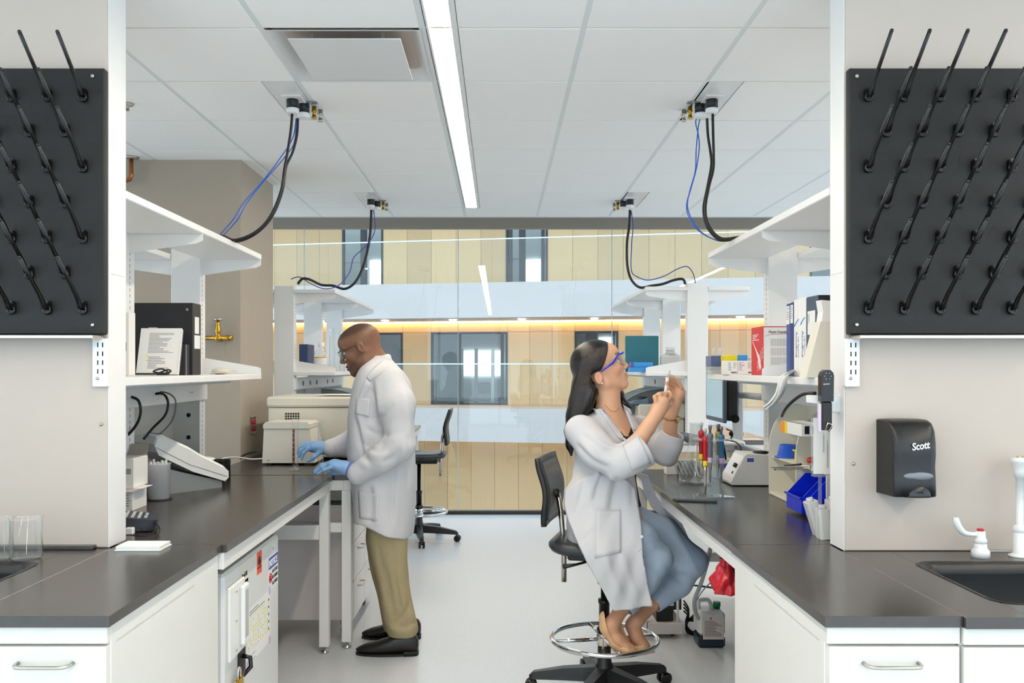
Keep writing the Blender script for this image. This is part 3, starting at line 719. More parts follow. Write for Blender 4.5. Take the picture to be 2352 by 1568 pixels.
# ================================================================= SMALL HELPERS FOR PRINT
def prints(parent, o, right, up, wd, ht, n, m=INKL, seed=1, thick=.22, name='print', mn=.35):
    """rows of flat print on a page: bars lying 0.3 mm above the surface"""
    rnd = random.Random(seed); o = Vector(o); r = Vector(right).normalized(); u = Vector(up).normalized(); nn = r.cross(u) * .0003
    mb = MB(); st = ht / n
    for i in range(n):
        L = wd * rnd.uniform(mn, 1.0); a = o + nn - u * (i + .5) * st; h = u * st * thick
        mb.quad(a - h, a + r * L - h, a + r * L + h, a + h)
    return mb.build(name, m, parent)
def patch(parent, name, o, right, up, wd, ht, m, lift=.0003):
    o = Vector(o); r = Vector(right).normalized(); u = Vector(up).normalized(); nn = r.cross(u)
    a = o + nn * lift; mb = MB()
    b = [a, a + r * wd, a + r * wd - u * ht, a - u * ht]; t = [p - nn * lift * .9 for p in b]
    mb._add(b + t, [(3, 2, 1, 0)[::-1] if False else (0, 3, 2, 1), (4, 5, 6, 7), (0, 1, 5, 4), (1, 2, 6, 5), (2, 3, 7, 6), (3, 0, 4, 7)])
    mb.f[0] = (0, 1, 2, 3)[::-1]
    return mb.build(name, m, parent)
EX, EY, EZ = Vector((1, 0, 0)), Vector((0, 1, 0)), Vector((0, 0, 1))
LD = 1.4502              # lower shelf deck
# ================================================================= LEFT LOWER SHELF
t = thing('box_file', 'tall black box file with white spine labels on the left shelf', 'box file', (-1.5, 3.9, LD))
zt = zpx(695, 3.846)
MB().box(-1.665, -1.362, 3.850, 3.957, LD, zt, .003).build('body', mat('black_board', (33, 34, 38), .5, noise=.1), t)
patch(t, 'spine_label', (-1.3618, 3.875, zpx(728, 3.9)), EY, EZ, .055, .075, PAPER)
patch(t, 'spine_label', (-1.3618, 3.870, zpx(770, 3.9)), EY, EZ, .075, .060, PAPER)
MB().lathe([(.006, 0), (.006, .001)], (-1.385, 3.846, zt - .03), 12, 'y').build('rivet', STEEL, t)
t = thing('spiral_manual', 'white spiral bound manual leaning on the black box file', 'manual', (-1.46, 3.72, LD))
a = w(312, 859, 3.70); b = w(408, 859, 3.70); up = (w(325, 748, 3.80) - w(312, 859, 3.70)).normalized()
h = .222; mb = MB(); rt = (b - a).normalized(); nn = rt.cross(up)
q = [a, b, b + up * h, a + up * h]; q2 = [p - nn * .014 for p in q]
mb._add(q + q2, [(0, 1, 2, 3), (7, 6, 5, 4), (0, 4, 5, 1), (1, 5, 6, 2), (2, 6, 7, 3), (3, 7, 4, 0)]); mb.build('pages', PAPER, t)
prints(t, a + up * .200 + rt * .04, rt, up, .11, .10, 16, seed=2); prints(t, a + up * .085 + rt * .045, rt, up, .1, .06, 8, seed=3)
sp = MB()
for k in range(20): c = b + up * (.012 + k * .0105) - nn * .006; sp.tube([c + rt * .004 * math.cos(x) + nn * .011 * math.sin(x) for x in np.linspace(0, 5.8, 10)], .0009, 5)
sp.build('spiral_binding', WHITE, t)
for k in (0, 1):
    c = a + up * (.07 - .02 * k + .012) + rt * .035; mb = MB(); n2 = nn * .0005
    mb._add([c + n2, c + rt * .011 + n2, c + rt * .0055 + up * .009 + n2], [(0, 1, 2)]); mb.build('warning_mark', YEL, t)
patch(t, 'index_tab', a + up * (h + .006) + rt * .03 - nn * .004, rt, up, .04, .008, mat('lilac', (196, 176, 208), .7))
t = thing('carton', 'narrow white carton with barcode print at the left end of the left shelf', 'carton', (-1.52, 3.5, LD))
MB().box(-1.60, -1.478, 3.46, 3.52, LD, zpx(718, 3.5), .002).build('box', mat('white_card', (234, 233, 228), .7), t)
prints(t, (-1.53, 3.46, zpx(780, 3.46)), EX, EZ, .02, .06, 14, seed=5, thick=.3); patch(t, 'print_block', (-1.494, 3.46, zpx(786, 3.46)), EX, EZ, .005, .035, INK)
t = thing('notebook', 'slim black notebook standing beside the spiral manual', 'notebook', (-1.38, 3.8, LD))
MB().box(-1.400, -1.372, 3.785, 3.84, LD, LD + .135, .002).build('cover', mat('black_cover', (40, 40, 44), .5), t)
MB().box(-1.3715, -1.3705, 3.79, 3.80, LD, LD + .133).build('spine', GREYM, t)
MB().tube([w(310, 858, 3.6), w(340, 858, 3.58), w(362, 857, 3.56), w(385, 849, 3.56), w(392, 853, 3.56), w(376, 857, 3.58), w(352, 853, 3.58), w(372, 847, 3.6), w(388, 858, 3.6), w(360, 859, 3.56)], .0035, 7, sub=5).build('coiled_cord', CABB, label='black cord coiled at the foot of the spiral manual', cat='cord')
t = thing('computer_mouse', 'beige computer mouse with its cord coiled at the end of the left shelf', 'mouse', (-1.4, 4.25, LD))
p = w(503, 852, 4.2); MB().ell((p.x, 4.22, LD + .016), (.04, .055, .018), 16, 10).build('body', BEIGE, t)
MB().tube([(p.x - .03, 4.2, LD + .004), (p.x - .02, 4.14, LD + .006), (p.x + .04, 4.15, LD + .012), (p.x + .075, 4.22, LD + .01), (p.x + .04, 4.30, LD + .014), (p.x - .04, 4.30, LD + .006)], .0028, 7, sub=6).build('cord', BEIGE, t)
# ================================================================= LEFT BENCH
# console reader
t = thing('plate_reader', 'white sloping benchtop reader with a grey base on the left bench', 'lab instrument', (-1.5, 4.0, BT))
A = Vector((-1.585, 3.86, 0)); B = Vector((-1.355, 4.16, 0)); dr = (B - A).normalized(); sd = Vector((dr.y, -dr.x, 0)); Ln = (B - A).length
def IP(u, v, z): return A + dr * u * Ln + sd * (v - .5) * .185 + EZ * (BT + z)
prof_b = [(.12, .0), (.93, .0), (.93, .03), (.12, .12)]
mb = MB(); v = [IP(u, .08, z) for u, z in prof_b] + [IP(u, .92, z) for u, z in prof_b]; n = 4
mb._add(v, [(0, 1, 2, 3)[::-1], (4, 5, 6, 7)] + [(i, (i + 1) % n, n + (i + 1) % n, n + i) for i in range(n)]); mb.build('base', mat('reader_base', (140, 143, 144), .5), t)
top = [(0, .23), (.03, .262), (.10, .270), (.45, .205), (.62, .165), (.80, .13), (.93, .105), (1.0, .075), (1.0, .045), (.95, .03), (.5, .09), (.05, .19)]
mb = MB(); n = len(top); vs = []
for vv, ins in ((0, .02), (.06, 0), (.94, 0), (1, .02)):
    for (u, z) in top: vs.append(IP(u, vv, z - (ins if z > .1 else 0) * .6))
fs = [tuple(range(n)), tuple(range(3 * n, 4 * n))[::-1]]
for k in range(3): fs += [(k * n + i, (k + 1) * n + i, (k + 1) * n + (i + 1) % n, k * n + (i + 1) % n) for i in range(n)]
mb._add(vs, fs); mb.build('housing', mat('reader_white', (232, 232, 228), .35), t)
mb = MB(); mb._add([IP(.13, .2, .272), IP(.40, .2, .222), IP(.40, .8, .222), IP(.13, .8, .272)], [(0, 1, 2, 3)[::-1]]); mb.build('screen', mat('lcd_grey', (108, 116, 116), .2), t)
mb = MB(); mb.ell(IP(.80, .5, .132), (.055, .055, .012)); mb.build('lid_dome', mat('reader_white', (232, 232, 228), .35), t)
patch(t, 'sticker', IP(.985, .15, .075) + dr * .006, sd, EZ, .035, .016, mat('sticker_blue', (120, 176, 222), .5))
patch(t, 'sticker', IP(.985, .40, .075) + dr * .006, sd, EZ, .03, .016, mat('sticker_green', (150, 200, 150), .5))
patch(t, 'sticker', IP(.03, .55, .2655), sd, dr, .03, .02, mat('sticker_blue', (120, 176, 222), .5), lift=.001)
MB().tube([IP(.01, 1.004, .215), IP(.45, 1.004, .125), IP(.97, 1.004, .052)], .0012, 5).build('seam', GREYM, t)
# black rack behind the reader
t = thing('tube_rack', 'black slotted rack standing behind the white reader', 'rack', (-1.46, 4.35, BT))
for k in range(7): MB().box(-1.56 + k * .028, -1.54 + k * .028, 4.33, 4.36, BT, BT + .10).build('bar', BLACKP, t)
MB().box(-1.565, -1.355, 4.362, 4.37, BT, BT + .105).build('back', BLACKP, t)
# cup with tubes
c = Vector((w(365, 1140, 3.72).x, 3.72, BT)); t = thing('beaker_of_pipettes', 'frosted beaker full of clear plastic pipettes on the left bench', 'beaker', c)
MB().lathe([(.040, .001), (.042, .004), (.047, .15), (.050, .155), (.048, .155), (.044, .008)], c, 24).build('beaker', mat('frosted_cup', (238, 240, 244), .35, alpha=.45), t)
for k in range(14):
    a = k * 2.399; r = .032 * math.sqrt(k / 14.0); x, y = r * math.cos(a), r * math.sin(a)
    MB().tube([c + Vector((x * .6, y * .6, .008)), c + Vector((x * 1.15, y * 1.15, .15 + .025 * random.random()))], .0055, 7).build('pipette', mat('pipette_clear', (238, 241, 245), .25, alpha=.55), t)
MB().lathe([(.056, 0), (.056, .004), (.05, .005)], (c.x, c.y, BT - .0), 24).build('coaster', BLACKP, t)
# boxes
t = thing('carton', 'open white kit carton with red band, upper one of the two beside the beaker', 'carton', (-1.5, 3.48, BT + .07))
MB().box(-1.60, -1.448, 3.43, 3.57, BT + .088, BT + .205, .001).build('box', mat('white_card', (234, 233, 228), .7), t)
mb = MB(); mb._add([(-1.535, 3.57, BT + .205), (-1.45, 3.57, BT + .205), (-1.455, 3.60, BT + .25), (-1.53, 3.60, BT + .25)], [(0, 1, 2, 3), (3, 2, 1, 0)]); mb.build('flap', mat('card_inside', (206, 198, 182), .8), t)
patch(t, 'red_band', (-1.555, 3.43, BT + .165), EX, EZ, .05, .010, RED); prints(t, (-1.59, 3.43, BT + .195), EX, EZ, .12, .03, 4, seed=9); prints(t, (-1.59, 3.43, BT + .15), EX, EZ, .06, .05, 6, seed=10)
patch(t, 'print_block', (-1.48, 3.43, BT + .165), EX, EZ, .022, .022, INKL)
t = thing('carton', 'low white carton under the open kit carton on the left bench', 'carton', (-1.5, 3.48, BT))
MB().box(-1.60, -1.448, 3.42, 3.56, BT, BT + .075, .001).build('box', mat('white_card', (234, 233, 228), .7), t)
prints(t, (-1.475, 3.42, BT + .065), EX, EZ, .02, .05, 5, seed=11)
t = thing('leaflet_stack', 'loose stack of pink and white leaflets between the two cartons', 'leaflets', (-1.48, 3.48, BT + .0755))
for k in range(5):
    o = MB().box(-1.60 + .01 * k, -1.44 + .006 * k, 3.405 + .006 * k, 3.54, BT + .0756 + .0024 * k, BT + .0774 + .0024 * k)
    o.build('leaflet', (PAPER, mat('pink_paper', (232, 206, 204), .8))[k % 2], t)
# label maker
c = Vector((-1.30, 3.02, BT)); t = thing('label_maker', 'black handheld label maker with small keys on the left bench', 'label maker', c, rotz=math.radians(18))
R = Matrix.Rotation(math.radians(-9), 3, 'Y')
mb = MB(); mb.prism(rr(0, 0, .10, .075, .03), 'z', .014, .042); mb.prism(rr(-.02, 0, .11, .08, .03), 'z', .004, .016); mb.rot(Matrix.Rotation(math.radians(8), 3, 'Y')); mb.move((0, 0, .012)); body = mb.build('body', mat('label_maker_black', (44, 46, 54), .4), t, local=True)
kk = MB().box(-.0052, .0052, -.0040, .0040, 0, .004, .001).mesh('key', LGREY); kb = MB().box(-.0052, .0052, -.0040, .0040, 0, .004, .001).mesh('key', mat('key_blue', (96, 110, 170), .4))
R8 = Matrix.Rotation(math.radians(8), 3, 'Y')
for i in range(6):
    for j in range(9):
        o = bpy.data.objects.new('key', kb if (i in (0, 5) and j % 4 == 0) else kk); put(o, t); o.location = R8 @ Vector((-.045 + i * .021, -.056 + j * .0138, .042)) + Vector((0, 0, .012)); o.rotation_euler = (0, math.radians(8), 0)
t = thing('power_adaptor', 'white plug block with a thin black cord in front of the label maker', 'adaptor', (-1.19, 2.93, BT))
p = w(304, 1212, 2.96); MB().box(p.x - .012, p.x + .014, 2.93, 2.95, BT, BT + .024, .003).build('block', WHITE, t)
MB().tube([w(300, 1228, 2.93), w(330, 1232, 2.9), w(360, 1229, 2.92), w(367, 1214, 2.96), w(352, 1196, 3.0), w(332, 1187, 3.02), w(316, 1197, 3.0), w(312, 1208, 2.965)], .0022, 7, sub=6).build('cord', CABB, t)
# microplate
c = w(331, 1256, 2.72); c.z = BT; t = thing('microplate', 'white rectangular microplate lying on the left sink corner', 'microplate', c)
MB().box(c.x - .072, c.x + .070, 2.67, 2.765, BT, BT + .004, .001).build('skirt', PAPER, t); MB().box(c.x - .069, c.x + .067, 2.673, 2.762, BT + .004, BT + .0145, .001).build('plate', mat('plate_white', (240, 240, 236), .4), t)
wl = MB()
for i in range(12):
    for j in range(8): wl.torus((c.x - .061 + i * .0109, 2.681 + j * .0104, BT + .0145), .0042, .0008, 10, 4)
wl.build('well_rims', PAPER, t, kind='stuff')
# beakers at the sink
for (px, py, Y, lab) in ((60, 1281, 2.56, 'clear glass beaker on the left sink edge, the right one of two'), (-8, 1280, 2.55, 'clear glass beaker at the left picture edge beside the sink')):
    c = w(px, py, Y); c.z = BT; r = .0445
    MB().lathe([(.0, .002), (r - .004, .002), (r, .006), (r, .118), (r + .004, .126), (r + .0025, .1262), (r - .0022, .117), (r - .0022, .008), (r - .006, .0045), (0, .0045)], c, 32, cap=False).build('glass_beaker', GLS, label=lab, cat='beaker')
# instrument cables from the raceway
cable('appliance_cable', 'black cable curving down from the raceway behind the cartons', [(287, 911, 3.6), (300, 911, 3.6), (318, 920, 3.6), (323, 945, 3.6), (316, 970, 3.6), (300, 992, 3.6), (284, 1006, 3.6)], .006, CABB)
cable('appliance_cable', 'black cable dropping from the raceway to the white reader', [(350, 906, 3.85), (370, 903, 3.85), (382, 912, 3.82), (386, 930, 3.82), (378, 955, 3.82), (352, 982, 3.82), (330, 1008, 3.78)], .0055, CABB)
cable('appliance_cable', 'thin grey cable dropping from the raceway to the white reader', [(352, 903, 3.9), (375, 900, 3.9), (395, 908, 3.9), (404, 925, 3.9), (398, 960, 3.9), (380, 985, 3.9), (362, 1000, 3.88)], .0035, mat('grey_cable', (112, 108, 102), .5))
cable('appliance_cable', 'white cable running from the reader to the beige centrifuge', [(492, 1066, 4.3), (515, 1052, 4.5), (545, 1050, 4.75), (575, 1054, 4.9), (603, 1053, 5.0)], .004, mat('white_cable', (222, 222, 218), .5))
cable('appliance_cable', 'black cable running along the column base to the beige centrifuge', [(552, 1052, 4.98), (560, 1045, 5.1), (580, 1038, 5.12), (604, 1034, 5.1)], .006, CABB)
# ================================================================= COLUMN FITTINGS
cx = w(502, 760, 5.2); t = thing('gas_valve', 'brass gas valve with a wheel handle on the taupe column', 'valve', (cx.x, 5.2, cx.z))
zv = lambda py: zpx(py, 5.2)
MB().lathe([(.026, zv(736)), (.028, zv(734)), (.026, zv(731))], (cx.x, 5.19, 0), 16).build('wheel', STEEL, t)
MB().lathe([(.008, zv(736)), (.011, zv(742)), (.013, zv(745)), (.013, zv(752)), (.018, zv(755)), (.018, zv(764)), (.010, zv(768)), (.014, zv(771)), (.022, zv(776)), (.024, zv(781))], (cx.x, 5.19, 0), 14).build('body', BRASS, t)
MB().tube([(cx.x - .075, 5.19, zv(776)), (cx.x + .045, 5.19, zv(776)), (cx.x + .055, 5.19, zv(776)), (cx.x + .085, 5.19, zv(777))], [.013, .013, .017, .017], 10).build('side_port', BRASS, t)
MB().tube([(cx.x, 5.25, zv(778)), (cx.x, 5.19, zv(778))], .016, 10).build('stub', BRASS, t)
ch = MB()
for k in range(16): ch.ell((cx.x + .045, 5.19, zv(783 + k * 2.6)), .0022, 6, 4)
ch.build('chain', BRASS, t)
t = thing('red_outlet', 'steel wall outlet with four red sockets on the column side', 'outlet', (-1.566, 5.5, zpx(976, 5.5)))
zo = zpx(976, 5.5); MB().box(-1.5655, -1.559, 5.445, 5.555, zo - .057, zo + .057, .002).build('plate', STEEL, t)
for dy in (-.022, .022):
    for dz in (-.02, .022): MB().lathe([(.017, 0), (.017, .005)], (-1.559, 5.5 + dy, zo + dz), 14, 'x').build('socket', mat('outlet_red', (206, 34, 62), .4), t)
# ================================================================= BEIGE MACHINES BEHIND THE MAN
t = thing('chest_incubator', 'large beige benchtop machine with a lid behind the man', 'lab instrument', (-1.1, 5.5, BT))
MB().box(w(616, 0, 5.3).x, -.84, 5.30, 5.9, BT + .015, zpx(936, 5.3), .006).build('body', BEIGE, t)
MB().box(w(612, 0, 5.29).x, -.835, 5.285, 5.91, zpx(935, 5.29), zpx(911, 5.29), .012).build('lid', BEIGE, t)
for x in (-1.38, -.9): MB().box(x, x + .04, 5.35, 5.85, BT, BT + .016).build('foot', BLACKP, t)
vt = MB()
for i in range(6):
    for j in range(6): x = w(655, 0, 5.3).x + i * .0152; z = zpx(948, 5.3) - j * .0152; vt.box(x, x + .0105, 5.2985, 5.3005, z - .0105, z)
vt.build('vent_grille', DARK, t)
mb = MB(); mb._add([(-1.16, 5.40, zpx(910, 5.3)), (-.9, 5.36, zpx(910, 5.3)), (-.88, 5.6, zpx(909.5, 5.3)), (-1.1, 5.62, zpx(909.5, 5.3))], [(0, 1, 2, 3)]); mb.move((0, 0, .004)); mb.build('paper_sheet', PAPER, label='loose papers lying on the large beige machine', cat='paper')
t = thing('benchtop_centrifuge', 'small beige centrifuge with a rounded lid in front of the large machine', 'centrifuge', (-1.23, 5.12, BT))
x0, x1 = w(602, 0, 5.02).x, w(722, 0, 5.02).x
mb = MB(); poly = [(x0, BT + .012), (x1, BT + .012), (x1 - .025, zpx(985, 5.02)), (x0 + .01, zpx(985, 5.02))]; mb.prism(poly, 'y', 5.02, 5.27); mb.build('body', BEIGE, t)
mb = MB(); poly = [(x0 + .008, zpx(984, 5.02)), (x1 - .028, zpx(984, 5.02)), (x1 - .026, zpx(974, 5.02)), (x1 - .04, zpx(969, 5.02)), (x0 + .022, zpx(969, 5.02)), (x0 + .008, zpx(975, 5.02))]; mb.prism(poly, 'y', 5.01, 5.27); mb.build('lid', BEIGE, t)
for x in (x0 + .02, x1 - .06): MB().box(x, x + .03, 5.03, 5.25, BT, BT + .013).build('foot', BLACKP, t)
MB().ell((x0 + .035, 5.019, BT + .03), .006, 8, 6).build('screw', STEEL, t)
# graduated cylinders
def cylinder(px, pyb, pyt, Y, label, red=False):
    c = w(px, pyb, Y); c.z = BT; h = zpx(pyt, Y) - BT
    t = thing('graduated_cylinder', label, 'cylinder', c)
    MB().lathe([(.0, .001), (.030, .001), (.033, .004), (.030, .009), (.016, .016), (.0145, .026)], c, 8, cap=False).build('foot', GLS, t)
    MB().lathe([(.0, .022), (.0165, .022), (.0165, h - .012), (.021, h - .004), (.019, h), (.015, h - .012), (.0145, .026), (0, .026)], c, 24, cap=False).build('tube', GLS, t)
    if red:
        MB().box(c.x - .0125, c.x - .004, c.y - .006, c.y + .006, BT + .027, BT + h * .80).build('red_scale_strip', mat('dark_red', (140, 18, 28), .4), t)
        tk = MB()
        for k in range(8): tk.box(c.x - .011, c.x - .006, c.y - .0066, c.y - .006, BT + .05 + k * .026, BT + .053 + k * .026)
        tk.build('scale_mark', PAPER, t)
cylinder(678, 1081, 962, 4.74, 'glass graduated cylinder with a dark red strip on the bench', True)
cylinder(737, 1076, 965, 4.86, 'clear graduated cylinder between the mans hands')
# ================================================================= FREEZER UNDER THE LEFT BENCH
XFZ = -.922
def fz(px, py):
    Y = F * -XFZ / (VX - px); return Vector((XFZ, Y, CH - (py - VY) * Y / F))
t = thing('undercounter_freezer', 'white undercounter freezer with notices and a padlock under the left bench', 'freezer', (-1.2, 3.28, 0))
FZM = mat('freezer_white', (224, 225, 224), .35, noise=.01)
MB().box(-1.55, XFZ - .06, 2.90, 3.62, .05, .785, .006).build('cabinet', FZM, t)
MB().box(XFZ - .058, XFZ - .046, 2.91, 3.61, .08, .775).build('gasket', GREYM, t)
MB().box(XFZ - .045, XFZ, 2.90, 3.62, .06, .79, .010).build('door', FZM, t)
MB().box(-1.45, XFZ - .06, 2.95, 3.55, 0, .05).build('plinth', BLACKP, t)
def fpatch(name, px0, px1, py, ht, m, lift=.0006): a = fz(px0, py); b = fz(px1, py); return patch(t, name, (XFZ, a.y, a.z), EY, EZ, b.y - a.y, ht, m, lift)
hd = fz(518, 1350); hb = fz(556, 1488)
hp = MB().box(XFZ, XFZ + .012, 2.93, 3.105, hb.z + .005, hd.z - .005, .004).build('handle_plate', mat('handle_white', (236, 236, 234), .35), t)
MB().box(XFZ + .012, XFZ + .030, 3.03, 3.098, hb.z + .03, hd.z - .02, .008).build('handle_grip', mat('handle_white', (236, 236, 234), .35), hp)
MB().box(XFZ + .0295, XFZ + .0306, 3.045, 3.083, hb.z + .055, hd.z - .04).build('handle_recess', LGREY, hp)
for k in range(3): MB().ell((XFZ + .0125, 2.995, hd.z - .03 - k * (hd.z - hb.z - .06) / 2), .0055, 10, 6).build('screw', STEEL, hp)
o = fz(590, 1272); bz = MB()
s1 = fpatch('biohazard_sticker', 590, 601, 1270, .085, mat('hazard_orange', (236, 88, 50), .5))
for k in range(3):
    an = math.radians(90 + 120 * k); MB().torus((XFZ + .001, 3.328 + .0085 * math.cos(an), o.z - .034 + .0095 * math.sin(an)), .0085, .0018, 16, 4, 'x').build('biohazard_mark', INK, s1)
MB().torus((XFZ + .001, 3.328, o.z - .034), .007, .0014, 16, 4, 'x').build('biohazard_mark', INK, s1)
patch(s1, 'biohazard_caption', (XFZ + .0006, 3.302, o.z - .054), EY, EZ, .052, .007, INK)
n0 = fz(617, 1290); nb = fpatch('notice_header', 617, 638, 1283, .047, mat('notice_blue', (46, 74, 168), .5))
OFFn = nb
text('notice_lettering', 'NOTICE', .038, (XFZ + .0012, 3.468, fz(617, 1283).z - .037), EY, EZ, PAPER, nb, sx=.88, bold=.001)
fpatch('notice_sheet', 616.5, 638.5, 1282, .135, PAPER, .0004)
zt0 = fz(617, 1283).z - .07
for k, wd in enumerate(('NO FOOD', 'NO DRINK', 'ALLOWED')): text('notice_lettering', wd, .021, (XFZ + .0009, 3.515, zt0 - k * .024), EY, EZ, INK, nb, sx=.85)
MB().torus((XFZ + .001, 3.488, zt0 - .012), .018, .0028, 20, 5, 'x').build('prohibition_ring', RED, nb)
MB().tube([(XFZ + .001, 3.476, zt0 - .0), (XFZ + .001, 3.500, zt0 - .025)], .0024, 5).build('prohibition_bar', RED, nb)
MB().box(XFZ + .0006, XFZ + .001, 3.482, 3.494, zt0 - .024, zt0 - .004).build('prohibition_drink', INK, nb)
fpatch('dial_label', 624, 632, 1252, .030, PAPER); MB().torus((XFZ + .001, 3.53, fz(628, 1258).z), .006, .001, 12, 4, 'x').build('dial_ring', GREYM, t)
fpatch('tape_label', 549, 580, 1300, .075, mat('masking_tape', (224, 222, 210), .6)); text('tape_lettering', 'Small-80', .024, (XFZ + .0013, 3.10, fz(560, 1325).z), EY, EZ, INK, t, sx=.8)
fpatch('blue_tape', 561, 570, 1333, .014, mat('blue_tape', (70, 116, 190), .6))
a = fz(568, 1408); pz = fz(620, 1350).z
sc = fpatch('schedule_sheet', 567, 620, 1404, a.z - fz(567, 1526).z + .02, PAPER)
y0, y1 = fz(567, 0).y, fz(620, 0).y; zt_ = fz(567, 1404).z
prints(sc, (XFZ + .0006, y0 + .03, zt_ - .01), EY, EZ, y1 - y0 - .06, .02, 2, seed=21); prints(sc, (XFZ + .0006, y0 + .01, zt_ - .175), EY, EZ, .1, .04, 6, seed=22)
cellm = MB(); celly = MB(); cb = MB(); rnd = random.Random(4)
for i in range(9):
    for j in range(9):
        yy = y0 + .012 + i * (y1 - y0 - .03) / 9; zz = zt_ - .04 - j * .0145
        if rnd.random() < .55: celly.quad((XFZ + .001, yy, zz), (XFZ + .001, yy + .016, zz), (XFZ + .001, yy + .016, zz + .008), (XFZ + .001, yy, zz + .008))
        elif rnd.random() < .3: cellm.quad((XFZ + .001, yy, zz), (XFZ + .001, yy + .014, zz), (XFZ + .001, yy + .014, zz + .003), (XFZ + .001, yy, zz + .003))
        if i == 8 and j % 2 == 0: cb.quad((XFZ + .001, yy + .022, zz), (XFZ + .001, yy + .034, zz), (XFZ + .001, yy + .034, zz + .009), (XFZ + .001, yy + .022, zz + .009))
celly.build('schedule_cells', mat('highlighter', (240, 234, 120), .7), sc); cellm.build('schedule_cells', mat('schedule_grey', (160, 170, 190), .7), sc); cb.build('schedule_cells', INK, sc)
LIL = mat('lilac_tape', (206, 180, 214), .6)
for (yy, zz) in ((y0 - .006, zt_ + .012), (y1 - .02, zt_ + .012), (y0 - .006, zt_ - (a.z - fz(567, 1526).z)), (y1 - .02, zt_ - (a.z - fz(567, 1526).z))):
    patch(t, 'lilac_tape', (XFZ + .0008, yy, zz), EY, EZ, .026, .03, LIL)
lk = fz(552, 1520); p = MB().box(XFZ, XFZ + .006, lk.y - .035, lk.y + .045, lk.z - .045, lk.z + .045, .002).build('latch_plate', BLACKP, t)
MB().tube([(XFZ + .006, lk.y + .01, lk.z + .02), (XFZ + .03, lk.y + .02, lk.z + .01), (XFZ + .035, lk.y + .01, lk.z - .02), (XFZ + .012, lk.y - .01, lk.z - .045)], .008, 8).build('latch_knob', BLACKG, p)
MB().tube([(XFZ + .012, lk.y - .12, lk.z - .040), (XFZ + .014, lk.y - .05, lk.z - .042), (XFZ + .016, lk.y - .0, lk.z - .030)], .006, 8).build('hasp', STEEL, p)
c = fz(536, 1555)
MB().tube([(XFZ + .02, c.y - .014, c.z - .005), (XFZ + .02, c.y - .014, c.z + .02), (XFZ + .02, c.y - .004, c.z + .034), (XFZ + .02, c.y + .01, c.z + .034), (XFZ + .02, c.y + .016, c.z + .02), (XFZ + .02, c.y + .016, c.z - .005)], .0035, 8).build('padlock_shackle', CHROME, p)
MB().box(XFZ + .011, XFZ + .03, c.y - .022, c.y + .024, c.z - .04, c.z - .004, .004).build('padlock', BRASS, p)
# ================================================================= MOBILE DRAWER CABINET
t = thing('mobile_cabinet', 'white mobile drawer cabinet on castors behind the table legs', 'cabinet', (-1.16, 5.12, 0))
XC = -.795; Y0, Y1 = 4.73, 5.5; Z0 = .105; Z1 = .735
MB().box(-1.53, XC - .02, Y0, Y1, Z0, Z1, .003).build('body', mat('cabinet_warm', (214, 206, 202), .5), t)
MB().box(-1.55, XC, Y0 - .008, Y1 + .008, Z1, Z1 + .025, .002).build('top', EPOXY, t)
nz = 3; hz = (Z1 - Z0) / nz
for c in range(2):
    for r in range(nz):
        ya = Y0 + c * (Y1 - Y0) / 2 + .003; yb = Y0 + (c + 1) * (Y1 - Y0) / 2 - .003; za = Z0 + r * hz + .003; zb = Z0 + (r + 1) * hz - .003
        d = MB().box(XC - .02, XC, ya, yb, za, zb, .002).build('drawer', FRM, t)
        zc = zb - .05; yc = (ya + yb) / 2; MB().tube([(XC, yc - .055, zc), (XC + .02, yc - .055, zc), (XC + .028, yc - .045, zc), (XC + .028, yc + .045, zc), (XC + .02, yc + .055, zc), (XC, yc + .055, zc)], .004, 8).build('handle', STEEL, d)
for x in (-1.48, XC - .06):
    for y in (Y0 + .06, Y1 - .06):
        k = MB().lathe([(.038, -.014), (.040, -.011), (.040, .011), (.038, .014)], (x, y, .04), 20, 'x').build('castor_wheel', BLACKP, t)
        MB().lathe([(.02, -.0155), (.02, .0155)], (x, y, .04), 16, 'x').build('castor_hub', LGREY, k)
        MB().box(x - .02, x + .02, y - .03, y + .02, .07, Z0, .002).build('castor_fork', CHROME, k)
# ================================================================= WINDOW SHELF LEFT
p = w(738, 826, 6.62); p.z = LD; t = thing('wash_bottle', 'clear plastic bottle with an orange label on the left window shelf', 'bottle', p)
MB().lathe([(.0, .001), (.055, .001), (.06, .008), (.06, .12), (.05, .15), (.022, .175), (.022, .2), (0, .2)], p, 20, cap=False).build('body', CLEARP, t)
MB().lathe([(.026, .19), (.026, .225), (.0, .226)], p, 16, cap=False).build('cap', WHITE, t)
for (z0, z1, m) in ((.055, .105, PAPER), (.105, .113, mat('orange_label', (238, 160, 40), .6))):
    mb = MB(); mb.sheet(lambda u, v: p + Vector((.0608 * math.cos(-2.4 + 1.7 * u), .0608 * math.sin(-2.4 + 1.7 * u), z0 + (z1 - z0) * v)), 10, 1); mb.build('label', m, t)
for k, (px, h) in enumerate(((762, .33), (775, .30), (786, .31))):
    q = w(px, 830, 6.72 + .06 * k); q.z = LD
    MB().lathe([(.0, .001), (.021, .001), (.021, h), (.024, h + .005), (.0195, h), (.0195, .004), (0, .004)], q, 18, cap=False).build('glass_tube', GLS, label='tall clear glass tube behind the plastic bottle, %s of three' % ('leftmost', 'middle', 'rightmost')[k], cat='glass tube', group='tall tubes on the left window shelf')
MB().box(-1.53, -1.465, 6.62, 6.86, LD, LD + .21, .003).build('ring_binder', NAVY, label='navy ring binder beside the left window post', cat='binder')
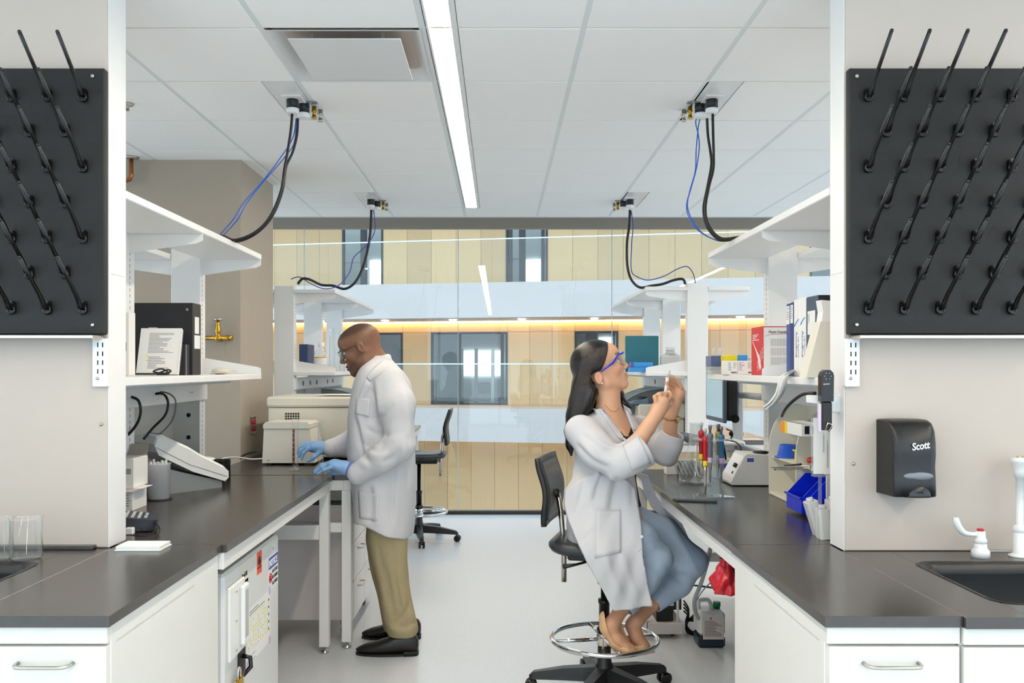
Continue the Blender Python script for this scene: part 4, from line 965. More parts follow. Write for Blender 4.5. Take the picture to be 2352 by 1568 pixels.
def fan(label, x0, x1, y0, n, s, base=BT, R=.30):
    t = thing('arched_file_rack', label, 'rack', ((x0 + x1) / 2, y0, base))
    m = mat('smoky_sheet', (118, 124, 128), .35, alpha=.85); me = mat('sheet_edge', (196, 208, 214), .3)
    for k in range(n):
        y = y0 + k * .11; pts = [(x0 + (x1 - x0) * u, base + R * math.sin(math.acos(max(-1, 1 - u)))) for u in np.linspace(0, 1, 14)]
        poly = pts + [(x1, base)]
        if s < 0: pass
        o = MB().prism(poly, 'y', y, y + .004).build('arched_plate', m, t)
        MB().tube([(a, y, b) for a, b in pts], .004, 6).build('plate_edge', me, o)
fan('row of arched grey file dividers on the bench by the left window', -.86, -1.42, 6.9, 5, -1, R=.40)
fan('row of arched grey file dividers on the bench by the right window', .83, 1.32, 6.9, 5, 1, R=.40)
# ================================================================= RIGHT END WALL AND SINK
# soap dispenser
t = thing('soap_dispenser', 'black wall soap dispenser with a white brand script and level window', 'soap dispenser', (1.22, 2.62, zpx(1135, 2.6)))
YB = 2.674; z0, z1 = zpx(1130, YB), zpx(961, YB); xa, xb = w(2010, 0, YB).x, w(2153, 0, 2.575).x
SD = mat('dispenser_black', (30, 29, 29), .32, noise=.06, bump=.01, bs=300)
prof = [(0, 0), (0, 1.0), (.45, 1.0), (.70, .965), (.88, .86), (.97, .70), (.98, .55), (.93, .40), (.97, .22), (1.0, .02), (.97, 0)]
mb = MB(); n = len(prof); dp = .105; vs = []
stations = [(xa + .004, .90), (xa + .010, .985), (xa + .026, 1.0), ((xa + xb) / 2, 1.03), (xb - .020, 1.0), (xb - .008, .985), (xb, .90)]
for (x, k) in stations:
    for (d, h) in prof: vs.append((x + (.010 * d if x < (xa + xb) / 2 - .02 else -.001 * d), YB - d * dp * k, z0 + (z1 - z0) * (h if h < .9 else 1 - (1 - h) - (1 - k) * .15)))
fs = [tuple(range(n))[::-1], tuple(range((len(stations) - 1) * n, len(stations) * n))]
for k in range(len(stations) - 1): fs += [(k * n + i, (k + 1) * n + i, (k + 1) * n + (i + 1) % n, k * n + (i + 1) % n)[::-1] for i in range(n)]
mb._add(vs, fs); mb.sm = [False, False] + [True] * (len(fs) - 2)
shell = mb.build('cover', SD, t)
md = shell.modifiers.new('es', 'EDGE_SPLIT'); md.split_angle = math.radians(50)
wc = w(2110, 1094, 2.57); MB().ell((wc.x + .001, 2.5745, wc.z), (.046, .006, .0128), 24, 10).build('level_window', mat('window_grey', (128, 132, 138), .25), t)
pc = w(2111, 1140, 2.57); mb = MB().ell((pc.x, 2.578, z0 + .002), (.044, .015, .036), 24, 14); mb.v = [(a, b, max(c_, z0 - .001)) for a, b, c_ in mb.v]; mb.build('push_bar', mat('dispenser_gloss', (40, 39, 38), .22), t)
text('embossed_lettering', 'PUSH', .008, (pc.x - .010, 2.5628, z0 + .012), EX, EZ, mat('dispenser_gloss', (40, 39, 38), .22), t, depth=.001)
lw = w(2096, 1034, 2.569); text('brand_lettering', 'Scott', .030, (lw.x - .0025, 2.5655, lw.z), Vector((1, 0, .14)), Vector((-.14, 0, 1)), PAPER, t, depth=.001, shear=.18, bold=.0007, sx=.82)
# faucet
WP = mat('white_enamel', (240, 240, 238), .25, noise=.01)
c = w(2252, 1279, 2.59); c.z = BT; t = thing('tap_handle', 'white wrist blade tap handle with a red cap beside the right sink', 'tap', c)
MB().lathe([(.0, 0), (.026, 0), (.026, .018), (.022, .024), (.018, .028), (.018, .040), (.016, .041), (.018, .042), (.018, .052), (.014, .060), (.013, .078), (0, .078)], c, 24, cap=False).build('body', WP, t)
MB().lathe([(.0101, .078), (.0101, .083), (.008, .085)], c, 20).build('red_cap', RED, t)
bl = MB(); pts = [(-.005, .068, .0075), (-.03, .068, .007), (-.05, .073, .009), (-.064, .088, .0105), (-.072, .105, .0105), (-.074, .118, .008)]
bl.tube([c + Vector((a, 0, b)) for a, b, r in pts], [r for a, b, r in pts], 10, sub=4); bl.rot(Matrix.Identity(3)); bl.build('blade', WP, t)
c = w(2342, 1281, 2.60); c.z = BT; t = thing('faucet', 'tall white laboratory faucet at the right picture edge', 'faucet', c)
MB().lathe([(0, 0), (.031, 0), (.031, .004), (.022, .008), (.018, .01), (.018, .070), (.0165, .072), (.0185, .074), (.0185, .085), (.015, .093), (.0105, .095), (.0105, .235), (.014, .236), (.0155, .255), (.0215, .28), (.024, .283), (.024, .296), (0, .297)], c, 28, cap=False).build('column', WP, t)
MB().tube([c + Vector((.01, 0, .262)), c + Vector((.06, -.01, .262)), c + Vector((.12, -.06, .262))], .013, 12).build('spout_arm', WP, t)
MB().tube([c + Vector((.12, -.06, .27)), c + Vector((.12, -.06, .20))], .012, 12).build('spout', WP, t)
for dx in (-.008, .008): MB().lathe([(.003, .296), (.003, .301)], c + Vector((dx, -.004, 0)), 8).build('screw', BRASS, t)
# pipette holder on the edge of the end wall
t = thing('pipette_holder', 'white plastic arm holding the black pipette on the right end wall', 'holder', (1.06, 2.73, zpx(935, 2.74)))
YP = 2.72; zz = lambda py: zpx(py, YP)
HX = lambda px: w(px, 0, YP).x
MB().box(HX(1902), HX(1930), 2.705, 2.735, zz(947), zz(905), .004).build('mount', WP, t)
MB().prism([(HX(1858), zz(924)), (HX(1858), zz(908)), (HX(1866), zz(907)), (HX(1905), zz(913)), (HX(1918), zz(905)), (HX(1918), zz(920)), (HX(1900), zz(930))], 'y', 2.695, 2.745).build('arm', WP, t)
t = thing('pipette', 'black electronic pipette with a round top hanging at the right wall edge', 'pipette', (HX(1883), YP - .04, zz(990)))
yp = YP - .045
mb = MB(); mb.prism([(HX(1870), zz(920)), (HX(1870), zz(862)), (HX(1873), zz(854)), (HX(1880), zz(849)), (HX(1890), zz(849)), (HX(1896), zz(855)), (HX(1898), zz(862)), (HX(1897), zz(920))], 'y', yp - .018, yp + .012); mb.build('head', BLACKG, t)
for k in range(6):
    a = k * 1.047; MB().ell((HX(1884) + .010 * math.cos(a), yp - .0185, zz(863) + .010 * math.sin(a)), .0016, 6, 4).build('dot', LGREY, t)
MB().box(HX(1874), HX(1896), yp - .012, yp + .010, zz(985), zz(920), .004).build('grip', BLACKP, t)
MB().box(HX(1867), HX(1873), yp - .008, yp + .008, zz(990), zz(925), .002).build('side_strip', mat('pale_lilac', (214, 196, 220), .5), t)
MB().tube([(HX(1880), yp - .008, zz(985)), (HX(1884), yp - .022, zz(968)), (HX(1894), yp - .022, zz(972)), (HX(1888), yp - .01, zz(988))], .003, 7).build('ejector', CHROME, t)
text('lettering', 'eppendorf', .0065, (HX(1873.5), yp - .0186, zz(882)), EX, EZ, PAPER, t, depth=.0003, sx=.72)
cable('appliance_cable', 'black cable arching behind the hanging pipette to the organizer', [(1872, 903, 2.9), (1845, 905, 3.0), (1822, 920, 3.15), (1805, 938, 3.3), (1796, 955, 3.5)], .006, CABB)
# ================================================================= RIGHT LOWER SHELF
def bx_px(px0, px1, py0, py1, Y, d): return (w(px0, 0, Y).x, w(px1, 0, Y).x, Y, Y + d, zpx(py1, Y), zpx(py0, Y))
t = thing('carton', 'red and white transfer pipette carton on the right shelf', 'carton', (1.2, 3.85, LD))
xr0 = w(1754, 0, 3.74).x; zt = zpx(749, 3.74)
MB().box(xr0, xr0 + .125, 3.74, 3.92, LD, zt, .0015).build('box', mat('carton_white', (236, 233, 228), .6), t)
redm = mat('carton_red', (206, 40, 46), .5)
patch(t, 'red_side', (xr0, 3.92, zt), -EY, EZ, .18, zt - LD, redm)
patch(t, 'red_edge', (xr0, 3.74, zt), EX, EZ, .125, .004, redm)
text('lettering', 'Plastic Transfer', .0165, (xr0 + .022, 3.7392, zpx(765, 3.74)), EX, EZ, INK, t, depth=.0003, sx=.80)
mb = MB(); mb.tube([(xr0 + .006, 3.7392, zpx(772, 3.74)), (xr0 + .04, 3.7392, zpx(767.5, 3.74)), (xr0 + .12, 3.7392, zpx(766.5, 3.74))], .0007, 5, sub=4); mb.build('swoosh', redm, t)
for k in range(4): MB().tube([(xr0 - .0006, 3.90 - .016 * k, LD + .15 - .012 * k), (xr0 - .0006, 3.83 - .01 * k, LD + .09 - .004 * k), (xr0 - .0006, 3.79 - .006 * k, LD + .02 + .004 * k)], .0016, 5, sub=4).build('white_curve', PAPER, t)
for k in range(3): MB().tube([(xr0 - .0006, 3.745, LD + .12 - .018 * k), (xr0 - .0006, 3.79, LD + .09 - .018 * k), (xr0 - .0006, 3.83, LD + .05 - .018 * k)], .0016, 5, sub=4).build('white_curve', PAPER, t)
prints(t, (xr0 - .0002, 3.90, zt - .03), -EY, EZ, .12, .03, 4, PAPER, seed=30)
pp = MB()
for r in range(3):
    for k in range(13): pp.box(xr0 + .03 + k * .0068, xr0 + .0335 + k * .0068, 3.7394, 3.7398, LD + .045 + r * .04, LD + .078 + r * .04)
pp.build('printed_pipettes', LGREY, t)
XS = 1.12; SPB = mat('print_blue', (70, 120, 180), .6)
YB_ = lambda px: F * XS / (px - VX)
binders = [(1806, 1814.5, 697, mat('blue_board', (64, 84, 150), .55), 'blue binder on the right shelf, nearest the red carton'), (1815, 1822.5, 694, NAVY, 'slim navy binder with a white top label on the right shelf'), (1823, 1836.5, 688, PAPER, 'white binder with blue script beside the navy one'), (1837, 1850.5, 683, PAPER, 'white binder with blue script beside the slate one'), (1851, 1878, 680, SLATE, 'slate blue lever arch binder with a white spine label on the right shelf')]
for i, (p0, p1, pt, m, lab) in enumerate(binders):
    ya, yb = YB_(p1), YB_(p0); zt = zpx(pt, (ya + yb) / 2)
    t = thing('binder', lab, 'binder', (XS + .11, (ya + yb) / 2, LD))
    MB().box(XS, XS + .235, ya + .001, yb - .001, LD, zt, .003).build('cover', m, t)
    if m is PAPER:
        text('lettering', 'AccuBlue', .026, (XS - .0006, (ya + yb) / 2 + .008, LD + .17), -EZ, -EY, SPB, t, depth=.0002); text('lettering', 'High Sensitivity', .013, (XS - .0006, (ya + yb) / 2 - .018, LD + .15), -EZ, -EY, INKL, t, depth=.0002)
        mb = MB().tube([(XS - .0005, yb - .01, zt - .10), (XS - .0005, (ya + yb) / 2, zt - .085), (XS - .0005, ya + .008, zt - .075)], .002, 5, sub=3); mb.build('swoosh', SKYB, t)
    elif m is SLATE:
        patch(t, 'spine_label', (XS, yb - .018, zpx(713, 3.1)), -EY, EZ, .075, .085, PAPER); prints(t, (XS - .0004, yb - .04, zpx(720, 3.1)), -EZ, -EY, .05, .02, 3, seed=50)
        MB().box(XS + .004, XS + .235, ya - .0005, ya + .001, LD + .002, zt - .002).build('front_board', mat('black_board', (33, 34, 38), .5, noise=.1), t)
    else:
        patch(t, 'spine_label', (XS, yb - .003, zt - .01), -EY, EZ, (yb - ya) - .008, .07, PAPER); prints(t, (XS - .0004, yb - .008, zt - .014), -EY, EZ, (yb - ya) - .016, .05, 6, seed=52 + i)
Y = 2.93; t = thing('document_box', 'cream document box leaning against the binders on the right shelf', 'box', (1.13, Y, LD))
mb = MB(); mb.prism([(w(1852, 0, Y).x, LD), (w(1912, 0, Y).x, LD), (w(1912, 0, Y).x, zpx(738, Y)), (w(1885, 0, Y).x, zpx(738, Y))], 'y', Y, Y + .07); mb.build('body', mat('cream_card', (226, 221, 206), .6), t)
MB().prism([(w(1890, 0, Y).x, zpx(738, Y) + .0003), (w(1912, 0, Y).x, zpx(738, Y) + .0003), (w(1912, 0, Y).x, zpx(690, Y)), (w(1889, 0, Y).x, zpx(688, Y)), (w(1893, 0, Y).x, zpx(715, Y))], 'y', Y + .01, Y + .06).build('paper_roll', PAPER, t)
# hanging paper strip
t = thing('paper_strip', 'long folded paper strip hanging over the right shelf edge', 'paper', (1.05, 3.3, LD))
pts = [(1828, 852, 3.36), (1812, 853, 3.26), (1800, 860, 3.14), (1795, 880, 3.10), (1789, 900, 3.10), (1775, 920, 3.10), (1760, 932, 3.10)]
pw = [w(*p) for p in spline([Vector(p) for p in pts], 4)]
mb = MB(); mb.sheet(lambda u, v: pw[min(int(round(u * (len(pw) - 1))), len(pw) - 1)] + Vector((.035, .03, .012)) * (v - .5) * (1.1 - .25 * u), len(pw) - 1, 2, .003); mb.build('strip', PAPER, t)
mb = MB(); mb.sheet(lambda u, v: pw[min(int(round(u * (len(pw) - 1))), len(pw) - 1)] + Vector((.004, -.012, -.008 * u)) + Vector((.035, .03, .012)) * (v - .5) * (1.1 - .25 * u), len(pw) - 1, 2, .002); mb.build('strip_fold', PAPER, t)
# boxes of tips at the shelf end
def tipbox(px0, px1, py0, py1, Y, d, m, lab, lid=None, group=None):
    x0, x1, y0, y1, za, zb = bx_px(px0, px1, py0, py1, Y, d); za = max(za, LD)
    t = thing('tip_box', lab, 'box', ((x0 + x1) / 2, (y0 + y1) / 2, za))
    zm = za + (zb - za) * .62
    MB().box(x0, x1, y0, y1, za, zm, .002).build('tray', m, t); MB().box(x0 - .001, x1 + .001, y0 - .001, y1 + .001, zm, zb, .003).build('lid', lid or m, t)
    return t, za, zb
tipbox(1633, 1656, 842, 862, 4.30, .11, CLEARP, 'clear lidded tip box at the very end of the right shelf', CLEARP)
x0, x1, y0, y1, za, zb = bx_px(1633, 1666, 815, 842, 4.30, .11); t = thing('tip_box', 'clear tip box with a navy rack stacked on the clear lidded one', 'box', ((x0 + x1) / 2, 4.35, za))
MB().box(x0, x1 - .02, y0, y1, za + .001, zb - .004, .002).build('tray', mat('navy_clear', (84, 104, 150), .3), t); MB().box(x1 - .019, x1 + .004, y0 + .002, y1, za + .001, zb - .002, .002).build('side', mat('navy_plastic', (36, 42, 110), .35), t)
for k, (px, hh) in enumerate(((1639, 800), (1654, 798), (1727, 800))):
    q = w(px, 815, 4.36); MB().box(q.x - .006 - .003 * (k == 1), q.x + .006 + .003 * (k == 1), 4.355, 4.365, zb - .003 if k < 2 else LD, zpx(hh, 4.36), .001).build('card_strip', mat('pink_card', (236, 220, 214), .7), label=('narrow pale card strip standing behind the navy tip box', 'wider pale card strip standing behind the navy tip box', 'pale card strip standing beside the red carton')[k], cat='card')
tipbox(1668, 1681, 815, 855, 4.18, .1, YEL, 'left yellow box on the right shelf behind the pink cartons'); tipbox(1681.5, 1694, 816, 855, 4.18, .1, YEL, 'right yellow box on the right shelf beside the light blue box')
tipbox(1694.5, 1717, 815, 855, 4.18, .1, SKYB, 'light blue tip box on the right shelf beside the yellow boxes')
for (a, b, lab, m) in ((1671, 1694, 'small white carton with fine print in front of the yellow boxes', PAPER), (1694.5, 1733, 'small pale pink carton with a barcode in front of the blue box', mat('pale_pink_card', (236, 224, 222), .7))):
    x0, x1, y0, y1, za, zb = bx_px(a, b, 828, 862, 4.02, .11); t = thing('carton', lab, 'carton', ((x0 + x1) / 2, 4.07, LD))
    MB().box(x0, x1, y0, y1, LD, zb, .001).build('box', m, t)
    prints(t, (x0 + .004, y0, zb - .006), EX, EZ, (x1 - x0) * .4, .04, 8, seed=int(a)); prints(t, (x0 + (x1 - x0) * .6, y0, zb - .006), EX, EZ, (x1 - x0) * .35, .03, 8, seed=int(b))
    bc = MB()
    for k in range(12): bc.box(x1 - .03 + k * .0022, x1 - .0292 + k * .0022 + .0006 * (k % 3), y0 - .0004, y0, LD + .006, LD + .014)
    bc.build('barcode', INK, t)
q = w(1722, 830, 4.12); MB().ell((q.x, 4.14, LD + .04), (.014, .03, .04), 12, 8).build('plastic_bag', glass('blue_film', (.75, .84, .98), 1.4, haze=.2, hcol=(150, 190, 240)), label='crumpled blue tinted plastic bag beside the red carton', cat='bag')
# ================================================================= RIGHT BENCH
# erlenmeyer flask in a plastic cover
c = w(1598, 1112, 4.19); c.z = BT; t = thing('erlenmeyer_flask', 'large clear conical flask in a plastic cover on the right bench', 'flask', c)
MB().lathe([(0, .002), (.07, .002), (.080, .010), (.082, .024), (.076, .05), (.030, .20), (.025, .225), (.025, .285), (.029, .292), (.027, .293), (.0225, .284), (.0225, .225), (.027, .2), (.072, .05), (.078, .024), (.076, .012), (0, .006)], c, 36, cap=False).build('glass', GLS, t)
MB().lathe([(.028, .19), (.034, .20), (.031, .225), (.0285, .29), (.032, .297), (.027, .297)], c, 24, cap=False).build('plastic_cover', glass('film', (.93, .95, .96), 1.4, haze=.22), t)
MB().tube([c + Vector((.0, -.03, .20)), c + Vector((.0, -.02, .12)), c + Vector((.004, -.03, .05)), c + Vector((.045, -.03, .035))], .003, 6, sub=5).build('cover_tail', mat('white_tube', (236, 238, 238), .4), t)
# pipette carousel
c = w(1637, 1137, 3.80); c.z = BT; t = thing('pipette_stand', 'clear acrylic pipette stand on the right bench', 'stand', c)
ACR = glass('acrylic', (.90, .95, .96), 1.49, haze=.22, hcol=(224, 234, 238), boost=1.8)
mb = MB(); mb.prism([(c.x - .085, c.y - .03), (c.x - .02, c.y - .075), (c.x + .082, c.y - .06), (c.x + .085, c.y - .04), (c.x - .02, c.y + .075), (c.x - .08, c.y + .04)], 'z', BT, BT + .007); mb.build('base', ACR, t)
mb = MB(); mb.prism([(c.x - .028, BT + .007), (c.x + .032, BT + .007), (c.x + .013, BT + .25), (c.x - .001, BT + .25)], 'y', c.y - .004, c.y + .004); mb.build('upright', ACR, t)
MB().lathe([(.005, .248), (.085, .248), (.085, .254), (.005, .254)], c, 32).build('carousel', ACR, t)
PG = mat('pipette_grey', (112, 112, 122), .4); LILM = mat('lilac_band', (204, 174, 212), .5)
specs = [(1611, 3.83, RED, YEL), (1620, 3.74, RED, YEL), (1631, 3.73, PG, LILM), (1649, 3.86, mat('pipette_olive', (140, 140, 80), .4), LILM), (1657, 3.80, mat('pipette_blue', (60, 120, 170), .35), LILM)]
labs = ['short red pipette hanging at the left of the acrylic stand', 'long red pipette with a yellow band nearest on the acrylic stand', 'grey pipette with a lilac band beside the red ones on the stand', 'olive pipette with a lilac band at the back of the stand', 'blue pipette with a lilac band at the right of the stand']
for i, (px, Y, m, bm) in enumerate(specs):
    x = w(px, 0, Y).x; dz = (.02, 0, .015, .012, .005)[i]; q = thing('pipette', labs[i], 'pipette', (x, Y, BT + .05), 'pipettes on the acrylic stand')
    o = Vector((x, Y, BT + dz))
    MB().lathe([(.0085, .16), (.0115, .165), (.0115, .245), (.014, .25), (.014, .262), (.008, .268)], o, 14).build('handle', m, q)
    MB().lathe([(.005, .268), (.005, .285), (.0075, .286), (.0075, .302)], o, 12).build('plunger', PG if i > 1 else LGREY, q)
    MB().lathe([(.010, .14), (.0108, .142), (.0108, .164), (.009, .166)], o, 14).build('colour_band', bm, q)
    MB().lathe([(.003, .055 if i != 1 else .02), (.0042, .06), (.0045, .10), (.0078, .12), (.0088, .14)], o, 12).build('shaft', PG if i > 1 else STEEL, q)
# black perforated strip
p = w(1596, 1151, 3.66); t = thing('tube_strip_rack', 'flat black perforated strip rack near the edge of the right bench', 'rack', (p.x, 3.66, BT), rotz=math.radians(-14))
mb = MB().box(-.092, .092, -.020, .020, 0, .007, .001); mb.build('plate', BLACKP, t, local=True)
hl = MB()
for k in range(22): hl.box(-.086 + k * .008, -.0815 + k * .008, -.018, -.012, .007, .0085); hl.box(-.086 + k * .008, -.0815 + k * .008, .010, .016, .007, .0085)
hl.build('perforation', GREYM, t, local=True)
# slide boxes
for k in range(8):
    Y = 4.62 - .0 * k; x0 = w(1527, 0, Y).x + (.0 if k == 0 else .058 + (k - 1) * .021); t = None
    if k == 0: 
        t = thing('carton', 'small white carton at the left of the clear slide boxes', 'carton', (x0 + .028, Y, BT)); MB().box(x0, x0 + .056, Y - .05, Y + .03, BT, BT + .062, .002).build('box', PAPER, t)
    else:
        t = thing('slide_box', 'clear tilted slide box, %s from the small white carton on the right bench' % ('', 'first', 'second', 'third', 'fourth', 'fifth', 'sixth', 'seventh')[k], 'box', (x0, Y, BT), 'clear slide boxes')
        mb = MB(); mb.prism([(x0, BT), (x0 + .016, BT), (x0 - .018, BT + .075), (x0 - .034, BT + .075)], 'y', Y - .05, Y + .04); mb.build('case', glass('slide_clear', (.93, .95, .96), 1.45, haze=.32, hcol=(236, 240, 244)), t)
        mb = MB(); mb.prism([(x0 + .006, BT + .004), (x0 + .010, BT + .004), (x0 - .022, BT + .070), (x0 - .026, BT + .070)], 'y', Y - .046, Y + .035); mb.build('insert', LGREY, t)
# latched box
x0, x1, y0, y1, za, zb = bx_px(1643, 1698, 1063, 1099, 4.42, .14); t = thing('latched_box', 'clear box with a blue latch and yellow seal behind the pipette stand', 'box', ((x0 + x1) / 2, 4.5, BT))
MB().box(x0, x1, y0, y1, BT, BT + .052, .003).build('tray', mat('box_clear_white', (216, 222, 228), .3), t); MB().box(x0, x1, y0, y1, BT + .058, BT + .082, .004).build('lid', glass('lid_clear', (.85, .9, .95), 1.45, haze=.25, hcol=(210, 224, 236)), t)
MB().box(x0 - .001, x1 + .001, y0 - .001, y1 + .001, BT + .052, BT + .058).build('seal', YEL, t); MB().box((x0 + x1) / 2 - .018, (x0 + x1) / 2 + .012, y0 - .008, y0, BT + .036, BT + .078, .004).build('latch', BLUE, t)
prints(t, (x0 + .03, y0, BT + .03), EX, EZ, .05, .014, 2, mat('print_blue2', (60, 80, 170), .6), seed=60)
# mini centrifuge / mixer
t = thing('vortex_mixer', 'white wedge shaped mixer with a black dial on the right bench', 'lab instrument', (1.2, 4.2, BT))
YY = 4.13; X = lambda px: w(px, 0, YY).x; Z = lambda py: zpx(py, YY)
mb = MB(); mb.prism([(X(1681), BT + .006), (X(1772), BT + .006), (X(1772), Z(1046)), (X(1718), Z(1043)), (X(1712), Z(1046)), (X(1684), Z(1098)), (X(1680), Z(1108))], 'y', YY, YY + .2); o = mb.build('housing', mat('mixer_white', (222, 222, 218), .4), t)
sl = Vector((X(1712) - X(1684), 0, Z(1046) - Z(1098))).normalized(); nrm = Vector((-sl.z, 0, sl.x)); 
def sp_(u, v): return Vector((X(1684), YY + .2 * v, Z(1098))) + sl * u * (Vector((X(1712) - X(1684), 0, Z(1046) - Z(1098)))).length
mb = MB(); mb._add([sp_(.08, .06) + nrm * .001, sp_(.95, .06) + nrm * .001, sp_(.95, .94) + nrm * .001, sp_(.08, .94) + nrm * .001], [(0, 3, 2, 1)]); mb.build('control_panel', mat('panel_white', (238, 240, 242), .35), t)
MB().tube([sp_(.5, .22), sp_(.5, .22) + nrm * .016], .011, 14).build('dial', BLACKP, t)
MB().tube([sp_(.2, .25), sp_(.2, .25) + nrm * .004], .010, 4).build('switch', BLACKP, t)
patch(t, 'brand_patch', (X(1716), YY, Z(1052)), EX, EZ, .032, .018, mat('mixer_blue', (60, 84, 190), .5))
MB().lathe([(.03, 0), (.038, .004), (.038, .010), (.02, .014)], (X(1762), YY + .1, Z(1046)), 18).build('rotor', BLACKP, t)
MB().box(X(1685), X(1770), YY + .02, YY + .18, BT, BT + .006).build('feet', BLACKP, t)
# ---- curved organizer
CRM = mat('organizer_cream', (226, 221, 204), .5, noise=.01); XO0, XO1 = 1.207, 1.362
t = thing('bench_organizer', 'cream bench organizer with curved dividers on the right bench', 'organizer', (1.33, 3.45, BT))
def divider(Y):
    p = [(XO0, BT + .012), (XO1, BT + .012), (XO1, BT + .40)]
    for k in range(9):
        a = math.pi / 2 * k / 8; p.append((XO0 + .145 - .145 * math.sin(a), BT + .21 + .19 * math.cos(a)))
    MB().prism(p, 'y', Y - .005, Y + .005).build('divider', CRM, t)
YD = [3.88, 3.53, 3.20, 2.90]
for Y in YD: divider(Y)
MB().box(XO0, XO1, YD[-1] - .005, YD[0] + .005, BT, BT + .012, .002).build('base', CRM, t)
MB().box(XO1 - .005, XO1 + .003, YD[-1], YD[0], BT + .012, BT + .40).build('back', CRM, t)
for (a, b, z) in ((0, 1, .165), (1, 2, .165), (1, 2, .30)):
    MB().box(XO0 + (.01 if z < .2 else .09), XO1 - .005, YD[b] + .005, YD[a] - .005, BT + z, BT + z + .007).build('shelf', CRM, t)
MB().lathe([(.004, 0), (.004, .001)], (XO0 + .025, YD[0] - .005, BT + .11), 10, 'y').build('peg_hole', DARK, t)
def bin_(lab, x, y, z, wx, dy, h, m, group=None, tilt=0):
    """open stacking bin, mouth towards -X"""
    t = thing('storage_bin', lab, 'bin', (x, y, z), group)
    th = .004
    MB().box(x, x + wx, y, y + dy, z, z + th).build('floor', m, t)
    MB().box(x + wx - th, x + wx, y, y + dy, z + th, z + h).build('back', m, t)
    for yy in (y, y + dy - th): MB().prism([(x, z + th), (x + wx - th, z + th), (x + wx - th, z + h), (x + wx * .35, z + h), (x, z + h * .45)], 'y', yy, yy + th).build('side', m, t)
    MB().box(x - th, x, y, y + dy, z, z + h * .45, .001).build('front_lip', m, t)
    MB().box(x - .012, x - th, y - .004, y + dy + .004, z + h * .40, z + h * .46, .001).build('rim', m, t)
BB = mat('bin_blue', (16, 44, 214), .28, noise=.02)
bin_('blue storage bin in the organizer, the one farther from the camera', 1.145, 3.275, BT + .0125, .20, .17, .135, BB, 'blue bins in the organizer')
bin_('blue storage bin in the organizer, the one nearer the end wall', 1.145, 3.06, BT + .0125, .20, .17, .130, BB, 'blue bins in the organizer')
bin_('yellow storage bin on the upper level of the organizer', 1.255, 3.575, BT + .1725, .10, .10, .10, YEL, 'yellow bins in the organizer'); bin_('yellow storage bin on the floor of the organizer', 1.255, 3.575, BT + .0125, .10, .10, .11, YEL, 'yellow bins in the organizer')
c = Vector((1.265, 3.80, BT + .1725)); 
MB().lathe([(.058, 0), (.058, .004), (.046, .006), (.034, .055), (.030, .056), (.040, .008), (.044, 0.002)], c, 28).build('blue_cup', mat('cup_blue', (40, 92, 206), .3), label='upturned blue rimmed cup on the organizer shelf', cat='cup')
t = thing('pipette_bulb', 'red rubber bulb on the organizer shelf behind the document holder', 'bulb', (1.27, 3.42, BT + .172)); MB().ell((1.275, 3.42, BT + .2), (.045, .03, .028), 18, 12).build('bulb', mat('rubber_red', (204, 62, 56), .55), t); MB().tube([(1.235, 3.42, BT + .2), (1.215, 3.42, BT + .2)], [.014, .010], 12).build('neck', mat('rubber_red', (204, 62, 56), .55), t)
t = thing('glass_pipettes', 'bundle of thin glass pipettes lying on the organizer shelf', 'pipettes', (1.22, 3.5, BT + .173))
for k in range(4): MB().tube([w(1770 + 6 * k, 1073 + 2.2 * k, 3.62), w(1862, 1070 + 2.4 * k, 3.30)], .003, 7).build('pipette', GLS if k % 2 else STEEL, t)
MB().tube([w(1803, 1069, 3.6), w(1840, 1066, 3.5)], .0045, 7).build('marker_pen', BLACKP, label='black marker pen on the glass pipettes in the organizer', cat='pen')
t = thing('drop_bottle_box', 'white box with orange edge and black windows on top of the organizer', 'box', (1.26, 3.4, BT + .307)); x0, x1, y0, y1, za, zb = bx_px(1802, 1852, 953, 978, 3.54, .12); x0 = 1.345 - .12
za = BT + .3075; zb = za + .045; x0 = w(1804, 0, 3.30).x + .04
MB().box(x0, x0 + .10, 3.24, 3.48, za, zb, .001).build('box', PAPER, t); patch(t, 'orange_end', (x0, 3.48, zb), -EY, EZ, .05, .045, mat('orange_card', (238, 150, 50), .6)); patch(t, 'yellow_end', (x0, 3.43, zb), -EY, EZ, .03, .045, YEL)
for k in range(3): patch(t, 'window', (x0 + .012 + k * .03, 3.24, zb - .006), EX, EZ, .018, .03, DARK)
# document holder
t = thing('document_holder', 'clear upright document holder with printed sheets in front of the organizer', 'document holder', (1.16, 2.98, BT + .14))
Y = 2.845; x0, x1 = w(1868, 0, Y).x, w(1925, 0, Y).x; z0, z1 = zpx(1088, Y), zpx(958, Y)
MB().box(x0 - .006, x1 + .004, Y + .001, Y + .006, z0 - .003, z1, .001).build('sleeve', CLEARP, t); MB().box(x0, x1, Y - .002, Y + .0005, z0, z1 - .002).build('sheet', PAPER, t)
for k in range(3): prints(t, (x0 + .03 + .013 * k, Y - .0022, z0 + .02 + .05 * (k == 0)), EZ, -EX, .11 - .04 * (k == 0), .006, 3, INKL, seed=70 + k, mn=.7)
MB().box(x0 - .006, x1 + .004, Y - .02, Y + .006, z0 - .008, z0 - .003, .001).build('ledge', CLEARP, t)
MB().box(x0 + .02, x0 + .03, Y + .006, Y + .012, BT, z0).build('stem', CLEARP, t)
